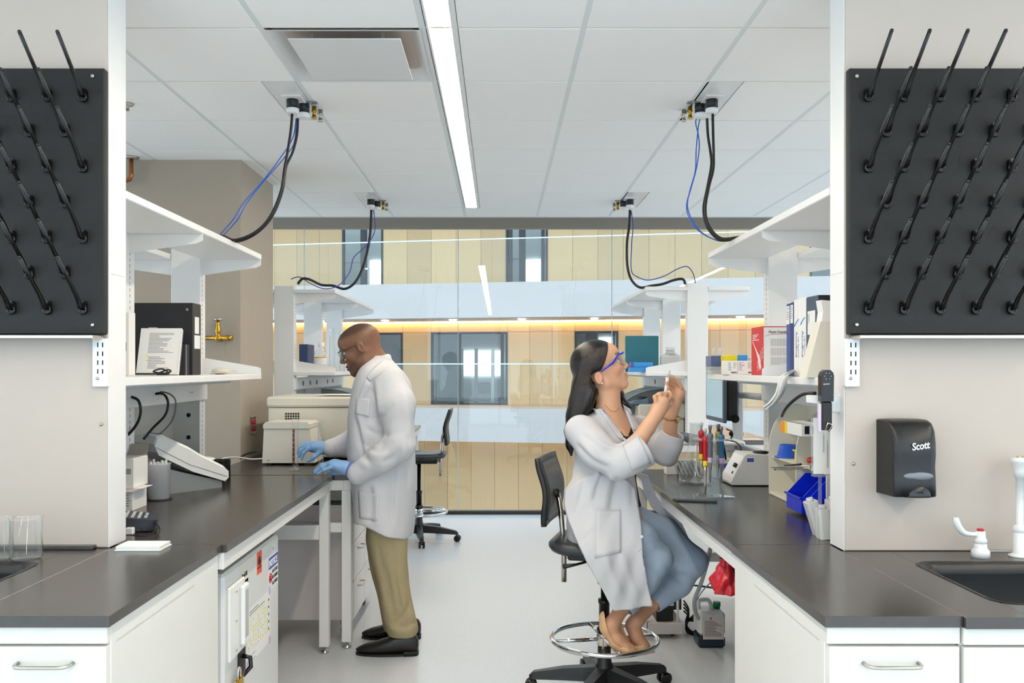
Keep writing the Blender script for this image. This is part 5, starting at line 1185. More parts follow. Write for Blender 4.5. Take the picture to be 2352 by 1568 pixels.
# white bottles at the wall edge
for k, (px, h, tilt, Y) in enumerate(((1884, .115, -.30, 2.93), (1894, .10, -.08, 2.87), (1912, .12, 0, 2.93))):
    q = w(px, 1220, Y); c = Vector((q.x, Y, BT))
    mb = MB(); mb.prism(rr(0, 0, .020, .026, .009), 'z', .002, h); mb.lathe([(.012, h), (.012, h + .012)], (0, 0, 0), 12); mb.rot(Matrix.Rotation(tilt, 3, 'Y')); 
    zmin = min(v[2] for v in mb.v); mb.move((c.x, c.y, BT - zmin)); mb.build('white_bottle', MILK, label=('leaning white plastic bottle in front of the blue bins', 'upright white plastic bottle between the leaning one and the wall', 'short white plastic bottle tucked against the right end wall')[k], cat='bottle', group='white bottles at the end wall')
# ---- monitor with keyboard tray
t = thing('monitor', 'black computer monitor on an arm at the far end of the right bench', 'monitor', (1.22, 4.75, 1.15))
XM = 1.205; y0, y1 = 4.66, 5.06; z0, z1 = zpx(971, 4.7), zpx(820, 4.7)
MB().box(XM, XM + .02, y0, y1, z0, z1, .006).build('bezel', mat('monitor_grey', (74, 86, 98), .4), t)
MB().box(XM - .0012, XM + .001, y0 + .02, y1 - .02, z0 + .025, z1 - .02).build('screen', mat('screen_glow', (150, 184, 200), .12, emit=.25), t)
MB().box(XM + .02, XM + .085, y0 + .004, y1 - .02, z0 + .012, z1 - .045, .01).build('casing', BLACKP, t)
fin = MB()
for k in range(20): fin.box(XM + .085, XM + .092, y0 + .02, y0 + .2, z0 + .10 + k * .011, z0 + .105 + k * .011)
fin.build('vent_fins', GREYM, t)
MB().lathe([(.022, 0), (.022, .02)], (XM + .06, y0 + .006, z0 + .025), 16, 'y').build('pivot', BLACKG, t)
MB().tube([(XM + .09, y0 + .15, 1.33), (XM + .15, y0 + .12, 1.33), (1.37, 4.49, 1.33)], .018, 10).build('arm', LGREY, t)
t = thing('keyboard_tray', 'white swivel tray with a cable holding the keyboard under the monitor', 'tray', (1.1, 5.0, 1.0))
MB().box(.98, 1.38, 4.86, 5.14, 1.045, 1.07, .008).build('tray', WHITE, t); MB().box(1.22, 1.34, 4.94, 5.06, 1.0, 1.045, .01).build('swivel', WHITE, t); MB().box(1.3, 1.42, 4.9, 5.05, .97, 1.01, .006).build('bracket', LGREY, t)
MB().box(1.385, 1.43, 4.53, 5.06, .96, 1.04, .006).build('rail', LGREY, t); MB().box(1.369, 1.424, 5.06, 5.10, .96, 1.40, .004).build('pole', LGREY, t); MB().box(1.355, 1.375, 5.04, 5.12, 1.30, 1.41, .004).build('pole_head', LGREY, t)
t = thing('keyboard', 'dark computer keyboard tilted on the white tray', 'keyboard', (1.08, 5.0, 1.07), rotz=math.radians(12))
MB().box(-.07, .07, -.20, .20, 0.0, .02, .004).build('case', BLACKP, t, local=True)
km = MB().box(-.0085, .0085, -.008, .008, 0, .006, .001).mesh('key', mat('key_dark', (70, 84, 96), .4))
for i in range(6):
    for j in range(18): o = bpy.data.objects.new('key', km); put(o, t); o.location = (-.052 + i * .021, -.185 + j * .0215, .02)
cable('appliance_cable', 'black cables hanging below the monitor to the bench', [(1652, 975, 4.7), (1655, 1000, 4.72), (1662, 1025, 4.75), (1668, 1060, 4.78)], .006, CABB)
cable('appliance_cable', 'thin black cable looping beside the keyboard tray', [(1668, 985, 4.7), (1682, 992, 4.7), (1680, 1005, 4.72), (1665, 1010, 4.74), (1690, 1015, 4.74), (1702, 1030, 4.74), (1698, 1045, 4.74)], .0035, CABB)
# floor standing light grey post behind monitor
MB().box(1.55, 1.59, 5.15, 5.2, .93, 1.5, .004).build('support_post', LGREY, label='light grey metal post behind the black monitor', cat='post') if False else None
# ================================================================= RIGHT WINDOW BENCH AND SHELF
x0, x1, y0, y1, za, zb = bx_px(1437, 1513, 771, 840, 6.45, .04)
MB().box(x0, x1, y0, y1, LD, zb, .004).build('teal_binder', mat('teal_board', (38, 112, 126), .5), label='teal folder standing on the right window shelf', cat='folder')
for k, (a, b, c_, d_) in enumerate(((1447, 1498, 841, 853), (1449, 1500, 830, 840.5))):
    x0, x1, y0, y1, za, zb = bx_px(a, b, c_, d_, 6.32, .09); t = thing('tip_box', ('lower', 'upper')[k] + ' light blue tip box in front of the teal folder', 'box', ((x0 + x1) / 2, 6.36, LD))
    za = LD + (.0 if k == 0 else .036); MB().box(x0 + (.02 if k else 0), x1, y0, y1, za, za + .035, .003).build('box', SKYB, t)
    if k: MB().box(x0, x0 + .0195, y0, y1, za, za + .035, .002).build('purple_end', mat('purple_plastic', (110, 84, 176), .4), t)
c = w(1543, 832, 6.42); c.z = LD; t = thing('white_jug', 'white plastic jug with a cap on the right window shelf', 'jug', c)
MB().box(c.x - .075, c.x + .075, 6.42, 6.52, LD, LD + .13, .02).build('body', MILK, t); MB().lathe([(.045, .13), (.03, .15), (.03, .165)], (c.x, 6.47, LD), 18).build('neck', MILK, t); MB().lathe([(.034, .155), (.034, .185)], (c.x, 6.47, LD), 18).build('cap', WHITE, t)
t = thing('chest_incubator', 'cream benchtop machine on the right window bench behind the woman', 'lab instrument', (1.15, 6.9, BT))
MB().box(w(1470, 0, 6.72).x, w(1572, 0, 6.72).x, 6.72, 6.87, BT + .01, zpx(962, 6.72) , .01).build('body', BEIGE, t); MB().box(w(1466, 0, 6.70).x, w(1576, 0, 6.70).x, 6.70, 6.88, zpx(961, 6.7), zpx(928, 6.7), .015).build('lid', BEIGE, t); MB().box(w(1475, 0, 6.72).x, w(1565, 0, 6.72).x, 6.74, 6.86, BT, BT + .01).build('foot', BLACKP, t)
q = w(1465, 915, 6.78); t = thing('desk_phone', 'blue grey desk phone on top of the cream machine', 'phone', (q.x, 6.78, zpx(928, 6.7)))
mb = MB(); zb = zpx(928, 6.7) + .0005; mb.prism([(q.x - .06, zb), (q.x + .07, zb), (q.x + .07, zb + .05), (q.x - .06, zb + .012)], 'y', 6.72, 6.86); mb.build('body', mat('phone_blue', (92, 118, 138), .4), t); MB().box(q.x + .0, q.x + .065, 6.74, 6.84, zb + .0505, zb + .056).build('handset', BLACKP, t)
t = thing('clipboard', 'clipboard with a white sheet on the right window bench', 'clipboard', (1.95, 6.75, BT)); MB().box(1.82, 2.06, 6.68, 6.82, BT, BT + .006).build('board', mat('clip_brown', (176, 140, 104), .6), t); MB().box(1.83, 2.04, 6.69, 6.81, BT + .006, BT + .008).build('sheet', PAPER, t)
MB().ell((1.9, 6.95, BT + .035), (.06, .05, .035), 14, 10).build('black_pouch', BLACKP, label='black rounded pouch behind the clipboard', cat='pouch')
# ================================================================= UNDER THE RIGHT BENCH
t = thing('reagent_jug', 'square plastic jug of dark blue fluid with a green cap under the right bench', 'jug', (1.14, 4.62, 0))
x0, x1 = w(1605, 0, 4.58).x, w(1667, 0, 4.58).x; H = zpx(1405, 4.58)
MB().box(x0, x1, 4.58, 4.72, .0, .062, .012).build('dark_fluid', mat('fluid', (36, 50, 62), .2), t)
MB().box(x0, x1, 4.58, 4.72, .063, H, .016).build('body', mat('jug_hdpe', (216, 218, 214), .4), t)
MB().tube([(x0 + .015, 4.65, H - .01), (x0 + .015, 4.65, H + .035), (x0 + .03, 4.65, H + .045), (x0 + .065, 4.65, H + .045), (x0 + .08, 4.65, H + .02), (x0 + .085, 4.65, H - .01)], .011, 10, sub=3).build('grip', mat('jug_hdpe', (216, 218, 214), .4), t)
MB().lathe([(.017, H - .002), (.017, H + .012), (.02, H + .012), (.02, H + .034), (.017, H + .036)], (x1 - .03, 4.65, 0), 18).build('green_cap', mat('cap_green', (36, 132, 84), .4), t)
patch(t, 'paper_label', (x0 + .022, 4.58, H - .025), EX, EZ, .112, .12, mat('label_card', (222, 208, 200), .7)); prints(t, (x0 + .03, 4.5794, H - .045), EX, EZ, .095, .085, 11, mat('label_ink', (132, 118, 116), .8), seed=80); patch(t, 'red_mark', (x0 + .06, 4.5794, H - .03), EX, EZ, .009, .009, RED)
t = thing('computer_cart', 'black computer tower on a low white castor cart under the right bench', 'computer', (.9, 4.85, 0))
x0, x1 = w(1488, 0, 4.74).x, w(1570, 0, 4.74).x
MB().box(x0, x1, 4.74, 5.1, zpx(1457, 4.74), zpx(1431, 4.74), .004).build('cart_base', mat('cart_warm', (216, 208, 202), .5), t); x0 = x0 + .012
MB().tube([(x1 - .028, 4.76, zpx(1431, 4.74)), (x1 - .028, 4.76, zpx(1365, 4.74))], .007, 8).build('cart_post', WHITE, t)
MB().box(x0 + .04, x1 - .05, 4.77, 5.1, zpx(1430.5, 4.74), zpx(1335, 4.74), .004).build('tower', BLACKP, t); patch(t, 'tower_label', (x0 + .06, 4.77, zpx(1372, 4.77)), EX, EZ, .075, .045, PAPER)
for x in (x0 + .03, x1 - .05): MB().lathe([(.024, -.01), (.026, -.007), (.026, .007), (.024, .01)], (x, 4.80, .026), 16, 'x').build('castor', BLACKG, t)
gr = MB()
for k in range(8): gr.box(x1 - .02 + k * .0075, x1 - .0165 + k * .0075, 5.0, 5.004, zpx(1400, 5.0), zpx(1345, 5.0))
gr.build('grille', mat('grille_grey', (170, 164, 156), .4), t)
MB().box(x1 - .024, x1 + .044, 5.005, 5.1, zpx(1431, 4.74), zpx(1343, 5.0)).build('power_unit', BLACKP, t)
t = thing('waste_bag', 'red plastic waste bag hanging beside the right cabinet', 'bag', (.82, 3.15, .58)); Y = 3.12
mb = MB()
def bagf(u, v):
    a = 2 * math.pi * u; zz_ = zpx(1282, Y) + (zpx(1360, Y) - zpx(1282, Y)) * v
    r = .022 + .030 * min(1, max(0, (v - .18) * 2.4)) ** .7 - .012 * max(0, v - .8) * 3; r *= 1 + .16 * math.sin(5 * a + 9 * v) + .08 * math.sin(11 * a)
    return Vector((w(1666, 0, Y).x + .004 + r * math.cos(a) * .95, Y + r * math.sin(a), zz_))
mb.sheet(bagf, 40, 24, .0012); mb.build('bag', mat('bag_red', (196, 30, 44), .25, bump=.3, bs=40), t)
cable('drain_hose', 'translucent ribbed hose hanging under the right bench', [(1632, 1258, 4.4), (1622, 1300, 4.4), (1608, 1345, 4.42), (1596, 1375, 4.45), (1596, 1400, 4.5), (1604, 1420, 4.55)], .011, mat('hose_grey', (170, 176, 180), .35, alpha=.7), 'hose')
cable('data_cable', 'thin pale blue cable slanting under the right bench', [(1635, 1335, 4.4), (1615, 1355, 4.5), (1597, 1383, 4.6)], .003, mat('pale_blue_cable', (130, 156, 196), .5))
cable('appliance_cable', 'black cable swagging under the right bench behind the red bag', [(1570, 1343, 4.7), (1595, 1344, 4.6), (1640, 1350, 4.4), (1672, 1358, 4.3)], .005, CABB)
for k in range(4): cable('appliance_cable', ('tangled black cable on the floor beside the reagent jug, lowest loop', 'tangled black cable beside the reagent jug, second loop', 'tangled black cable beside the reagent jug, third loop', 'tangled black cable beside the reagent jug, topmost loop')[k], [(1570, 1378 + 8 * k, 4.9), (1582, 1400 + 6 * k, 4.88), (1575, 1430 + 5 * k, 4.86), (1590, 1450 + 3 * k, 4.8), (1602, 1440, 4.78), (1596, 1415 + 4 * k, 4.8), (1580, 1425, 4.84), (1600, 1405 + 6 * k, 4.86)], .0045, CABB)
# ================================================================= STOOLS
def stool(label, c, rotz, base_ang, seat_h, ring_h, ring_r=.249):
    t = thing('drafting_stool', label, 'stool', (c[0], c[1], 0), rotz=rotz)
    BK = mat('stool_plastic', (34, 34, 35), .42, noise=.08, bump=.01, bs=200); UP = mat('stool_pad', (46, 50, 54), .38, noise=.06)
    for k in range(5):
        a = math.radians(base_ang + 72 * k) - rotz; d = Vector((math.cos(a), math.sin(a), 0)); n = Vector((-d.y, d.x, 0))
        mb = MB(); r0, r1 = .03, .322
        v = []
        for (r, hw, zt, zb) in ((r0, .034, .135, .07), (.19, .028, .118, .066), (r1, .02, .092, .060), (r1 + .016, .016, .078, .056)):
            p = d * r; v += [p - n * hw + EZ * zb, p + n * hw + EZ * zb, p + n * hw * .75 + EZ * zt, p - n * hw * .75 + EZ * zt]
        f = [(3, 2, 1, 0), (12, 13, 14, 15)]
        for i in range(3): f += [(i * 4 + j, i * 4 + (j + 1) % 4, (i + 1) * 4 + (j + 1) % 4, (i + 1) * 4 + j) for j in range(4)]
        mb._add(v, f); arm = mb.build('base_arm', BK, t, local=True)
        p = d * .336; cs = MB()
        for s in (-1, 1):
            q = p + n * s * .017 + EZ * .0275
            cs.tube([q - n * .009, q - n * .007, q + n * .007, q + n * .009], [.022, .0275, .0275, .022], 18)
        wl = cs.build('castor_wheel', BLACKG, arm, local=True)
        MB().tube([p + EZ * .03, p + EZ * .075], .008, 8).build('castor_stem', BK, arm, local=True)
        MB().ell(p + EZ * .04, (.02, .02, .016), 12, 8).build('castor_hood', BK, arm, local=True)
    MB().lathe([(.042, .06), (.045, .065), (.045, .13), (.034, .15), (.03, ring_h - .07), (.03, ring_h - .03)], n=22).build('base_hub', BK, t, local=True)
    MB().lathe([(.024, .15), (.024, ring_h + .16), (.028, ring_h + .162), (.028, ring_h + .18), (.016, ring_h + .181), (.016, seat_h - .07)], n=18).build('gas_column', BLACKG, t, local=True)
    ring = MB().torus((0, 0, ring_h), ring_r - .011, .011, 56, 12).build('foot_ring', CHROME, t, local=True)
    MB().lathe([(.034, ring_h - .028), (.036, ring_h - .024), (.036, ring_h + .024), (.034, ring_h + .028)], n=22).build('ring_collar', CHROME, ring, local=True)
    MB().lathe([(.032, ring_h + .028), (.034, ring_h + .032), (.034, ring_h + .048), (.026, ring_h + .06)], n=22).build('ring_knob', BLACKG, ring, local=True)
    for k in range(4):
        a = math.radians(base_ang + 20 + 90 * k) - rotz; d = Vector((math.cos(a), math.sin(a), 0)); MB().tube([d * .03 + EZ * ring_h, d * (ring_r - .012) + EZ * ring_h], .009, 10).build('spoke', CHROME, ring, local=True)
    # seat: rounded dished cushion
    loops = []
    for (g, z) in ((-.05, -.055), (-.01, -.05), (0, -.035), (0, -.018), (-.012, -.004), (-.04, .002), (-.12, -.004), (-.19, -.006)):
        loops.append([(x, y, seat_h + z + .012 * max(0, (-x - .12) / .1)) for x, y in rr(-.03, 0, .205 + g, .195 + g, max(.02, .10 + g * .4))])
    mb = ringloft(MB(), loops); n = len(loops[0]); mb.f.append(tuple(range(n))[::-1]); mb.sm.append(False); mb.f.append(tuple(len(mb.v) - n + i for i in range(n))); mb.sm.append(True); mb.build('seat', UP, t, local=True)
    MB().box(-.16, .12, -.06, .06, seat_h - .095, seat_h - .056, .008).build('mechanism', BLACKP, t, local=True)
    MB().tube([(-.02, -.05, seat_h - .08), (-.10, -.17, seat_h - .085), (-.15, -.2, seat_h - .09)], [.006, .006, .012], 8).build('lever', BLACKP, t, local=True)
    MB().tube([(.06, -.05, seat_h - .08), (.04, -.17, seat_h - .11), (.015, -.22, seat_h - .15)], [.006, .008, .016], 8, sub=3).build('lever', BLACKP, t, local=True)
    MB().tube([(-.185, 0, seat_h - .205), (-.185, 0, seat_h - .06), (-.20, 0, seat_h + .12), (-.215, 0, seat_h + .2)], .012, 10).build('back_bar', mat('bar_steel', (196, 186, 176), .2, 1.0), t, local=True)
    MB().lathe([(.02, -.02), (.02, .02)], (-.225, 0, seat_h + .2), 14, 'x').build('back_knob', BLACKP, t, local=True)
    def back(u, v):
        y = (u - .5) * .40; z = .075 + v * .30; wy = 1 - .10 * abs(2 * v - 1) ** 3
        return Vector((-.235 - .03 * (v - .4) + .22 * y * y + .012 * math.cos(math.pi * (v - .5) * 2) - .004, y * wy, seat_h + z))
    mb = MB(); mb.sheet(lambda u, v: back(u, v), 16, 16, .022); mb.build('backrest', BK, t, local=True)
    mb = MB(); mb.sheet(lambda u, v: back(.08 + .84 * u, .08 + .84 * v) + Vector((.007, 0, 0)), 14, 14, .012); mb.build('back_pad', UP, t, local=True)
    return t
stool('black drafting stool with a chrome foot ring under the seated woman', (.475, 3.925), math.radians(-15), 170.6, .708, .257)
stool('empty black drafting stool near the window behind the man', (-.69, 7.445), math.radians(180), -9, .755, .245)
# ================================================================= IMPLICIT SURFACES FOR THE FIGURES
class Grid:
    def __init__(s, lo, hi, h):
        s.h = h; s.lo = np.array(lo, float); n = np.ceil((np.array(hi) - s.lo) / h).astype(int) + 1; s.n = n
        s.ax = [np.float32(s.lo[i] + h * np.arange(n[i])) for i in range(3)]; s.D = np.full(tuple(n), 5.0, np.float32)
    def sl(s, lo, hi):
        r = []
        for i in range(3):
            a = int(np.clip(np.floor((lo[i] - s.lo[i]) / s.h), 0, s.n[i] - 1)); b = int(np.clip(np.ceil((hi[i] - s.lo[i]) / s.h) + 1, a + 1, s.n[i])); r.append(slice(a, b))
        return tuple(r)
    def op(s, prim, k=.0, mode='add', m=.025):
        fn, lo, hi = prim; q = s.sl(np.array(lo) - m - k, np.array(hi) + m + k)
        x, y, z = s.ax[0][q[0]][:, None, None], s.ax[1][q[1]][None, :, None], s.ax[2][q[2]][None, None, :]
        d = np.broadcast_to(fn(x, y, z), s.D[q].shape).astype(np.float32); c = s.D[q]
        if mode == 'sub': c, d = -c, d
        if mode == 'cut': d = -d; c = -c
        if k > 0: h = np.maximum(k - np.abs(c - d), 0) / k; r = np.minimum(c, d) - h * h * k * .25
        else: r = np.minimum(c, d)
        s.D[q] = -r if mode in ('sub', 'cut') else r
        return s
    def add(s, prim, k=.02): return s.op(prim, k)
    def sub(s, prim, k=.01): return s.op(prim, k, 'sub')
    def chain(s, pts, rs, k=.02):
        for i in range(len(pts) - 1): s.add(rcone(pts[i], pts[i + 1], rs[i], rs[i + 1]), k)
        return s
    def disp(s, fn):
        band = np.abs(s.D) < .03; ix = np.nonzero(band); s.D[ix] += fn(s.ax[0][ix[0]], s.ax[1][ix[1]], s.ax[2][ix[2]]).astype(np.float32)
    def at(s, p):
        f = [(p[a] - s.lo[a]) / s.h for a in range(3)]; i = [int(math.floor(v)) for v in f]
        if any(i[a] < 0 or i[a] >= s.n[a] - 1 for a in range(3)): return 5.0
        u = [f[a] - i[a] for a in range(3)]; c = s.D[i[0]:i[0] + 2, i[1]:i[1] + 2, i[2]:i[2] + 2]
        c = c[0] * (1 - u[0]) + c[1] * u[0]; c = c[0] * (1 - u[1]) + c[1] * u[1]; return float(c[0] * (1 - u[2]) + c[1] * u[2])
    def hit(s, px, py, y0=None, y1=None):
        y0 = s.lo[1] if y0 is None else y0; y1 = s.lo[1] + s.h * (s.n[1] - 1) if y1 is None else y1
        Y = y0
        while Y < y1:
            if s.at(w(px, py, Y)) < 0:
                a, b = Y - .003, Y
                for _ in range(7):
                    m = (a + b) / 2
                    if s.at(w(px, py, m)) < 0: b = m
                    else: a = m
                return w(px, py, b)
            Y += .003
        return None
    def mesh(s):
        D = s.D; ins = D < 0; nx, ny, nz = D.shape
        cnt = np.zeros((nx - 1, ny - 1, nz - 1), np.int8); offs = [(a, b, c) for a in (0, 1) for b in (0, 1) for c in (0, 1)]
        for a, b, c in offs: cnt += ins[a:nx - 1 + a, b:ny - 1 + b, c:nz - 1 + c]
        idx = np.argwhere((cnt > 0) & (cnt < 8)); del cnt
        vid = np.full((nx, ny, nz), -1, np.int32); vid[idx[:, 0], idx[:, 1], idx[:, 2]] = np.arange(len(idx))
        acc = np.zeros((len(idx), 3)); num = np.zeros(len(idx))
        g = lambda o: D[idx[:, 0] + o[0], idx[:, 1] + o[1], idx[:, 2] + o[2]]
        for a in offs:
            for ax in range(3):
                if a[ax] == 0:
                    b = list(a); b[ax] = 1; da, db = g(a), g(b); m = (da < 0) != (db < 0); t = np.where(m, da / np.where(m, da - db, 1), 0)
                    p = np.array(a, float)[None, :].repeat(len(idx), 0); p[:, ax] = t; acc += p * m[:, None]; num += m
        V = s.lo + s.h * (idx + acc / num[:, None]); Q = []
        for ax in range(3):
            sl0 = [slice(None)] * 3; sl1 = [slice(None)] * 3; sl0[ax] = slice(0, -1); sl1[ax] = slice(1, None)
            e = np.argwhere(ins[tuple(sl0)] != ins[tuple(sl1)]); o1, o2 = [(1, 2), (2, 0), (0, 1)][ax]
            e = e[(e[:, o1] > 0) & (e[:, o2] > 0)]
            def vv(d1, d2): q = e.copy(); q[:, o1] -= d1; q[:, o2] -= d2; return vid[q[:, 0], q[:, 1], q[:, 2]]
            f = np.stack([vv(1, 1), vv(0, 1), vv(0, 0), vv(1, 0)], 1); fl = ~ins[e[:, 0], e[:, 1], e[:, 2]]
            f[fl] = f[fl][:, ::-1]; Q.append(f)
        Q = np.concatenate(Q); return V, Q[(Q >= 0).all(1)]
def sdf_obj(grid, name, m, parent, tint=None, smooth=1):
    V, Q = grid.mesh()
    for _ in range(smooth):       # light Laplacian pass
        acc = np.zeros_like(V); c = np.zeros(len(V))
        for a, b in ((0, 1), (1, 2), (2, 3), (3, 0)):
            for i, j in ((a, b), (b, a)):
                for k in range(3): acc[:, k] += np.bincount(Q[:, i], V[Q[:, j], k], len(V))
                c += np.bincount(Q[:, i], minlength=len(V))
        V = V * .5 + .5 * acc / np.maximum(c, 1)[:, None]
    off = np.array(OFF[parent.name]); me = bpy.data.meshes.new(name)
    me.vertices.add(len(V)); me.vertices.foreach_set('co', (V - off).astype(np.float32).ravel())
    me.loops.add(len(Q) * 4); me.loops.foreach_set('vertex_index', Q.astype(np.int32).ravel())
    me.polygons.add(len(Q)); me.polygons.foreach_set('loop_start', np.arange(0, len(Q) * 4, 4, dtype=np.int32)); me.update(calc_edges=True)
    me.polygons.foreach_set('use_smooth', np.ones(len(Q), bool)); me.materials.append(m)
    if tint is not None:
        at = me.attributes.new('tint', 'FLOAT_COLOR', 'POINT'); c = np.ones((len(V), 4), np.float32); c[:, :3] = tint(V); at.data.foreach_set('color', c.ravel())
    o = bpy.data.objects.new(name, me); put(o, parent); OFF[o.name] = OFF[parent.name]; return o
def rcone(a, b, ra, rb):
    a, b = np.array(a, float), np.array(b, float); ba = b - a; L = max(ba @ ba, 1e-12)
    def fn(x, y, z):
        px, py, pz = x - a[0], y - a[1], z - a[2]; t = np.clip((px * ba[0] + py * ba[1] + pz * ba[2]) / L, 0, 1)
        return np.sqrt((px - t * ba[0]) ** 2 + (py - t * ba[1]) ** 2 + (pz - t * ba[2]) ** 2) - (ra + (rb - ra) * t)
    r = max(ra, rb); return fn, np.minimum(a, b) - r, np.maximum(a, b) + r
def ellip(c, r, R=None):
    c = np.array(c, float); r = np.array(r, float); M = np.eye(3) if R is None else np.array(R, float)
    def fn(x, y, z):
        px, py, pz = x - c[0], y - c[1], z - c[2]
        q = [(M[0, i] * px + M[1, i] * py + M[2, i] * pz) / r[i] for i in range(3)]; l = np.sqrt(q[0] ** 2 + q[1] ** 2 + q[2] ** 2)
        g = np.sqrt((q[0] / r[0]) ** 2 + (q[1] / r[1]) ** 2 + (q[2] / r[2]) ** 2); return l * (l - 1) / np.maximum(g, 1e-6)
    m = r.max(); return fn, c - m, c + m
def zloft(zs, cx, cy, ra, rb, phi=0.0, p=2.2, axis=2):
    """stack of (super)ellipses along an axis; phi turns them about it"""
    o = np.argsort(zs); zs, cx, cy, ra, rb = [np.array(v, float)[o] for v in (zs, cx, cy, ra, rb)]; c, s = math.cos(phi), math.sin(phi)
    zf = np.linspace(zs[0], zs[-1], 200)
    def smooth(v):
        q = np.interp(zf, zs, v); k = np.ones(9) / 9; return np.convolve(np.pad(q, 4, mode='edge'), k, 'valid')
    T = [smooth(v) for v in (cx, cy, ra, rb)]
    def fn(x, y, z):
        A = [x, y, z]; h = A[axis]; u0, v0 = [A[i] for i in range(3) if i != axis]
        C = [np.interp(h, zf, t) for t in T]; dx, dy = u0 - C[0], v0 - C[1]; u, v = (c * dx + s * dy) / C[2], (-s * dx + c * dy) / C[3]
        l = (np.abs(u) ** p + np.abs(v) ** p + 1e-9) ** (1 / p); d = (l - 1) * np.minimum(C[2], C[3])
        return np.maximum(d, np.maximum(zs[0] - h, h - zs[-1]))
    m = max(ra.max(), rb.max()); lo = [0, 0, 0]; hi = [0, 0, 0]; j = 0
    for i in range(3):
        if i == axis: lo[i], hi[i] = zs[0], zs[-1]
        else: q = (cx, cy)[j]; lo[i], hi[i] = q.min() - m, q.max() + m; j += 1
    return fn, np.array(lo), np.array(hi)
def pxpoly(poly, Y, y0, y1, grow=0.0, yf=None):
    """polygon given in picture pixels at depth Y, extruded along Y between y0 and y1"""
    P = np.array([[w(a, b, Y).x, w(a, b, Y).z] for a, b in poly])
    def fn(x, y, z):
        d = None; ins = None; n = len(P)
        for i in range(n):
            a, b = P[i], P[(i + 1) % n]; e = b - a; t = np.clip(((x - a[0]) * e[0] + (z - a[1]) * e[1]) / (e @ e), 0, 1)
            q = (x - a[0] - t * e[0]) ** 2 + (z - a[1] - t * e[1]) ** 2; d = q if d is None else np.minimum(d, q)
            c = ((a[1] > z) != (b[1] > z)) & (x < (b[0] - a[0]) * (z - a[1]) / (b[1] - a[1] + 1e-12) + a[0]); ins = c if ins is None else ins ^ c
        d = np.where(ins, -np.sqrt(d), np.sqrt(d)) - grow
        if yf is None: return np.maximum(d, np.maximum(y0 - y, y - y1))
        return np.maximum(d, np.abs(y - yf(x, z)) - y1)
    lo = np.array([P[:, 0].min(), y0 if yf is None else y0 - .08, P[:, 1].min()]); hi = np.array([P[:, 0].max(), y1 if yf is None else y0 + .08, P[:, 1].max()]); return fn, lo - grow, hi + grow
def applique(grid, c, nu, nv, lift, m, name, parent, th=.003, y0=None):
    """a cloth patch: quad given by four picture corners, laid onto the modelled surface"""
    def P(u, v):
        a = [c[0][i] * (1 - u) * (1 - v) + c[1][i] * u * (1 - v) + c[2][i] * u * v + c[3][i] * (1 - u) * v for i in (0, 1)]
        h = grid.hit(a[0], a[1], y0); 
        return h
    pts = {}
    for i in range(nu + 1):
        for j in range(nv + 1): pts[i, j] = P(i / nu, j / nv)
    ok = [p for p in pts.values() if p is not None]
    if not ok: return None
    ym = sum(p.y for p in ok) / len(ok)
    for k, p in pts.items():
        if p is None:
            u, v = k[0] / nu, k[1] / nv; a = [c[0][i] * (1 - u) * (1 - v) + c[1][i] * u * (1 - v) + c[2][i] * u * v + c[3][i] * (1 - u) * v for i in (0, 1)]; pts[k] = w(a[0], a[1], ym)
    mb = MB(); mb.sheet(lambda u, v: pts[round(u * nu), round(v * nv)] + Vector((0, -lift, 0)), nu, nv, th); return mb.build(name, m, parent)
def linefield(grid, seg, amp, wd, sharp):
    pts = []
    for p in spline([Vector((a, b, 0)) for a, b in seg], 5):
        h = grid.hit(p.x, p.y)
        if h is not None: pts.append(np.array(h))
    if len(pts) < 3: return
    pts = np.array(pts); R_ = wd * 3.2; q = grid.sl(pts.min(0) - R_, pts.max(0) + R_)
    x, y, z = grid.ax[0][q[0]][:, None, None], grid.ax[1][q[1]][None, :, None], grid.ax[2][q[2]][None, None, :]
    best = None; n = len(pts)
    for i in range(n - 1):
        a, b = pts[i], pts[i + 1]; ba = b - a; L = ba @ ba
        if L > .0025 or L < 1e-9: continue
        t = np.clip(((x - a[0]) * ba[0] + (y - a[1]) * ba[1] + (z - a[2]) * ba[2]) / L, 0, 1)
        d = np.sqrt((x - a[0] - t * ba[0]) ** 2 + (y - a[1] - t * ba[1]) ** 2 + (z - a[2] - t * ba[2]) ** 2); A = np.clip(np.sin(np.pi * (i + t) / (n - 1)), 0, 1) ** .6
        v = A * (np.exp(-d / wd) if sharp else np.exp(-(d / wd) ** 2)); best = v if best is None else np.maximum(best, v)
    if best is not None: grid.D[q] += (amp * best).astype(np.float32)
def crease(grid, seg, amp=.020, wd=.011): linefield(grid, seg, amp, wd, True)
def fold(grid, seg, amp=.022, wd=.015): linefield(grid, seg, -amp, wd, True)
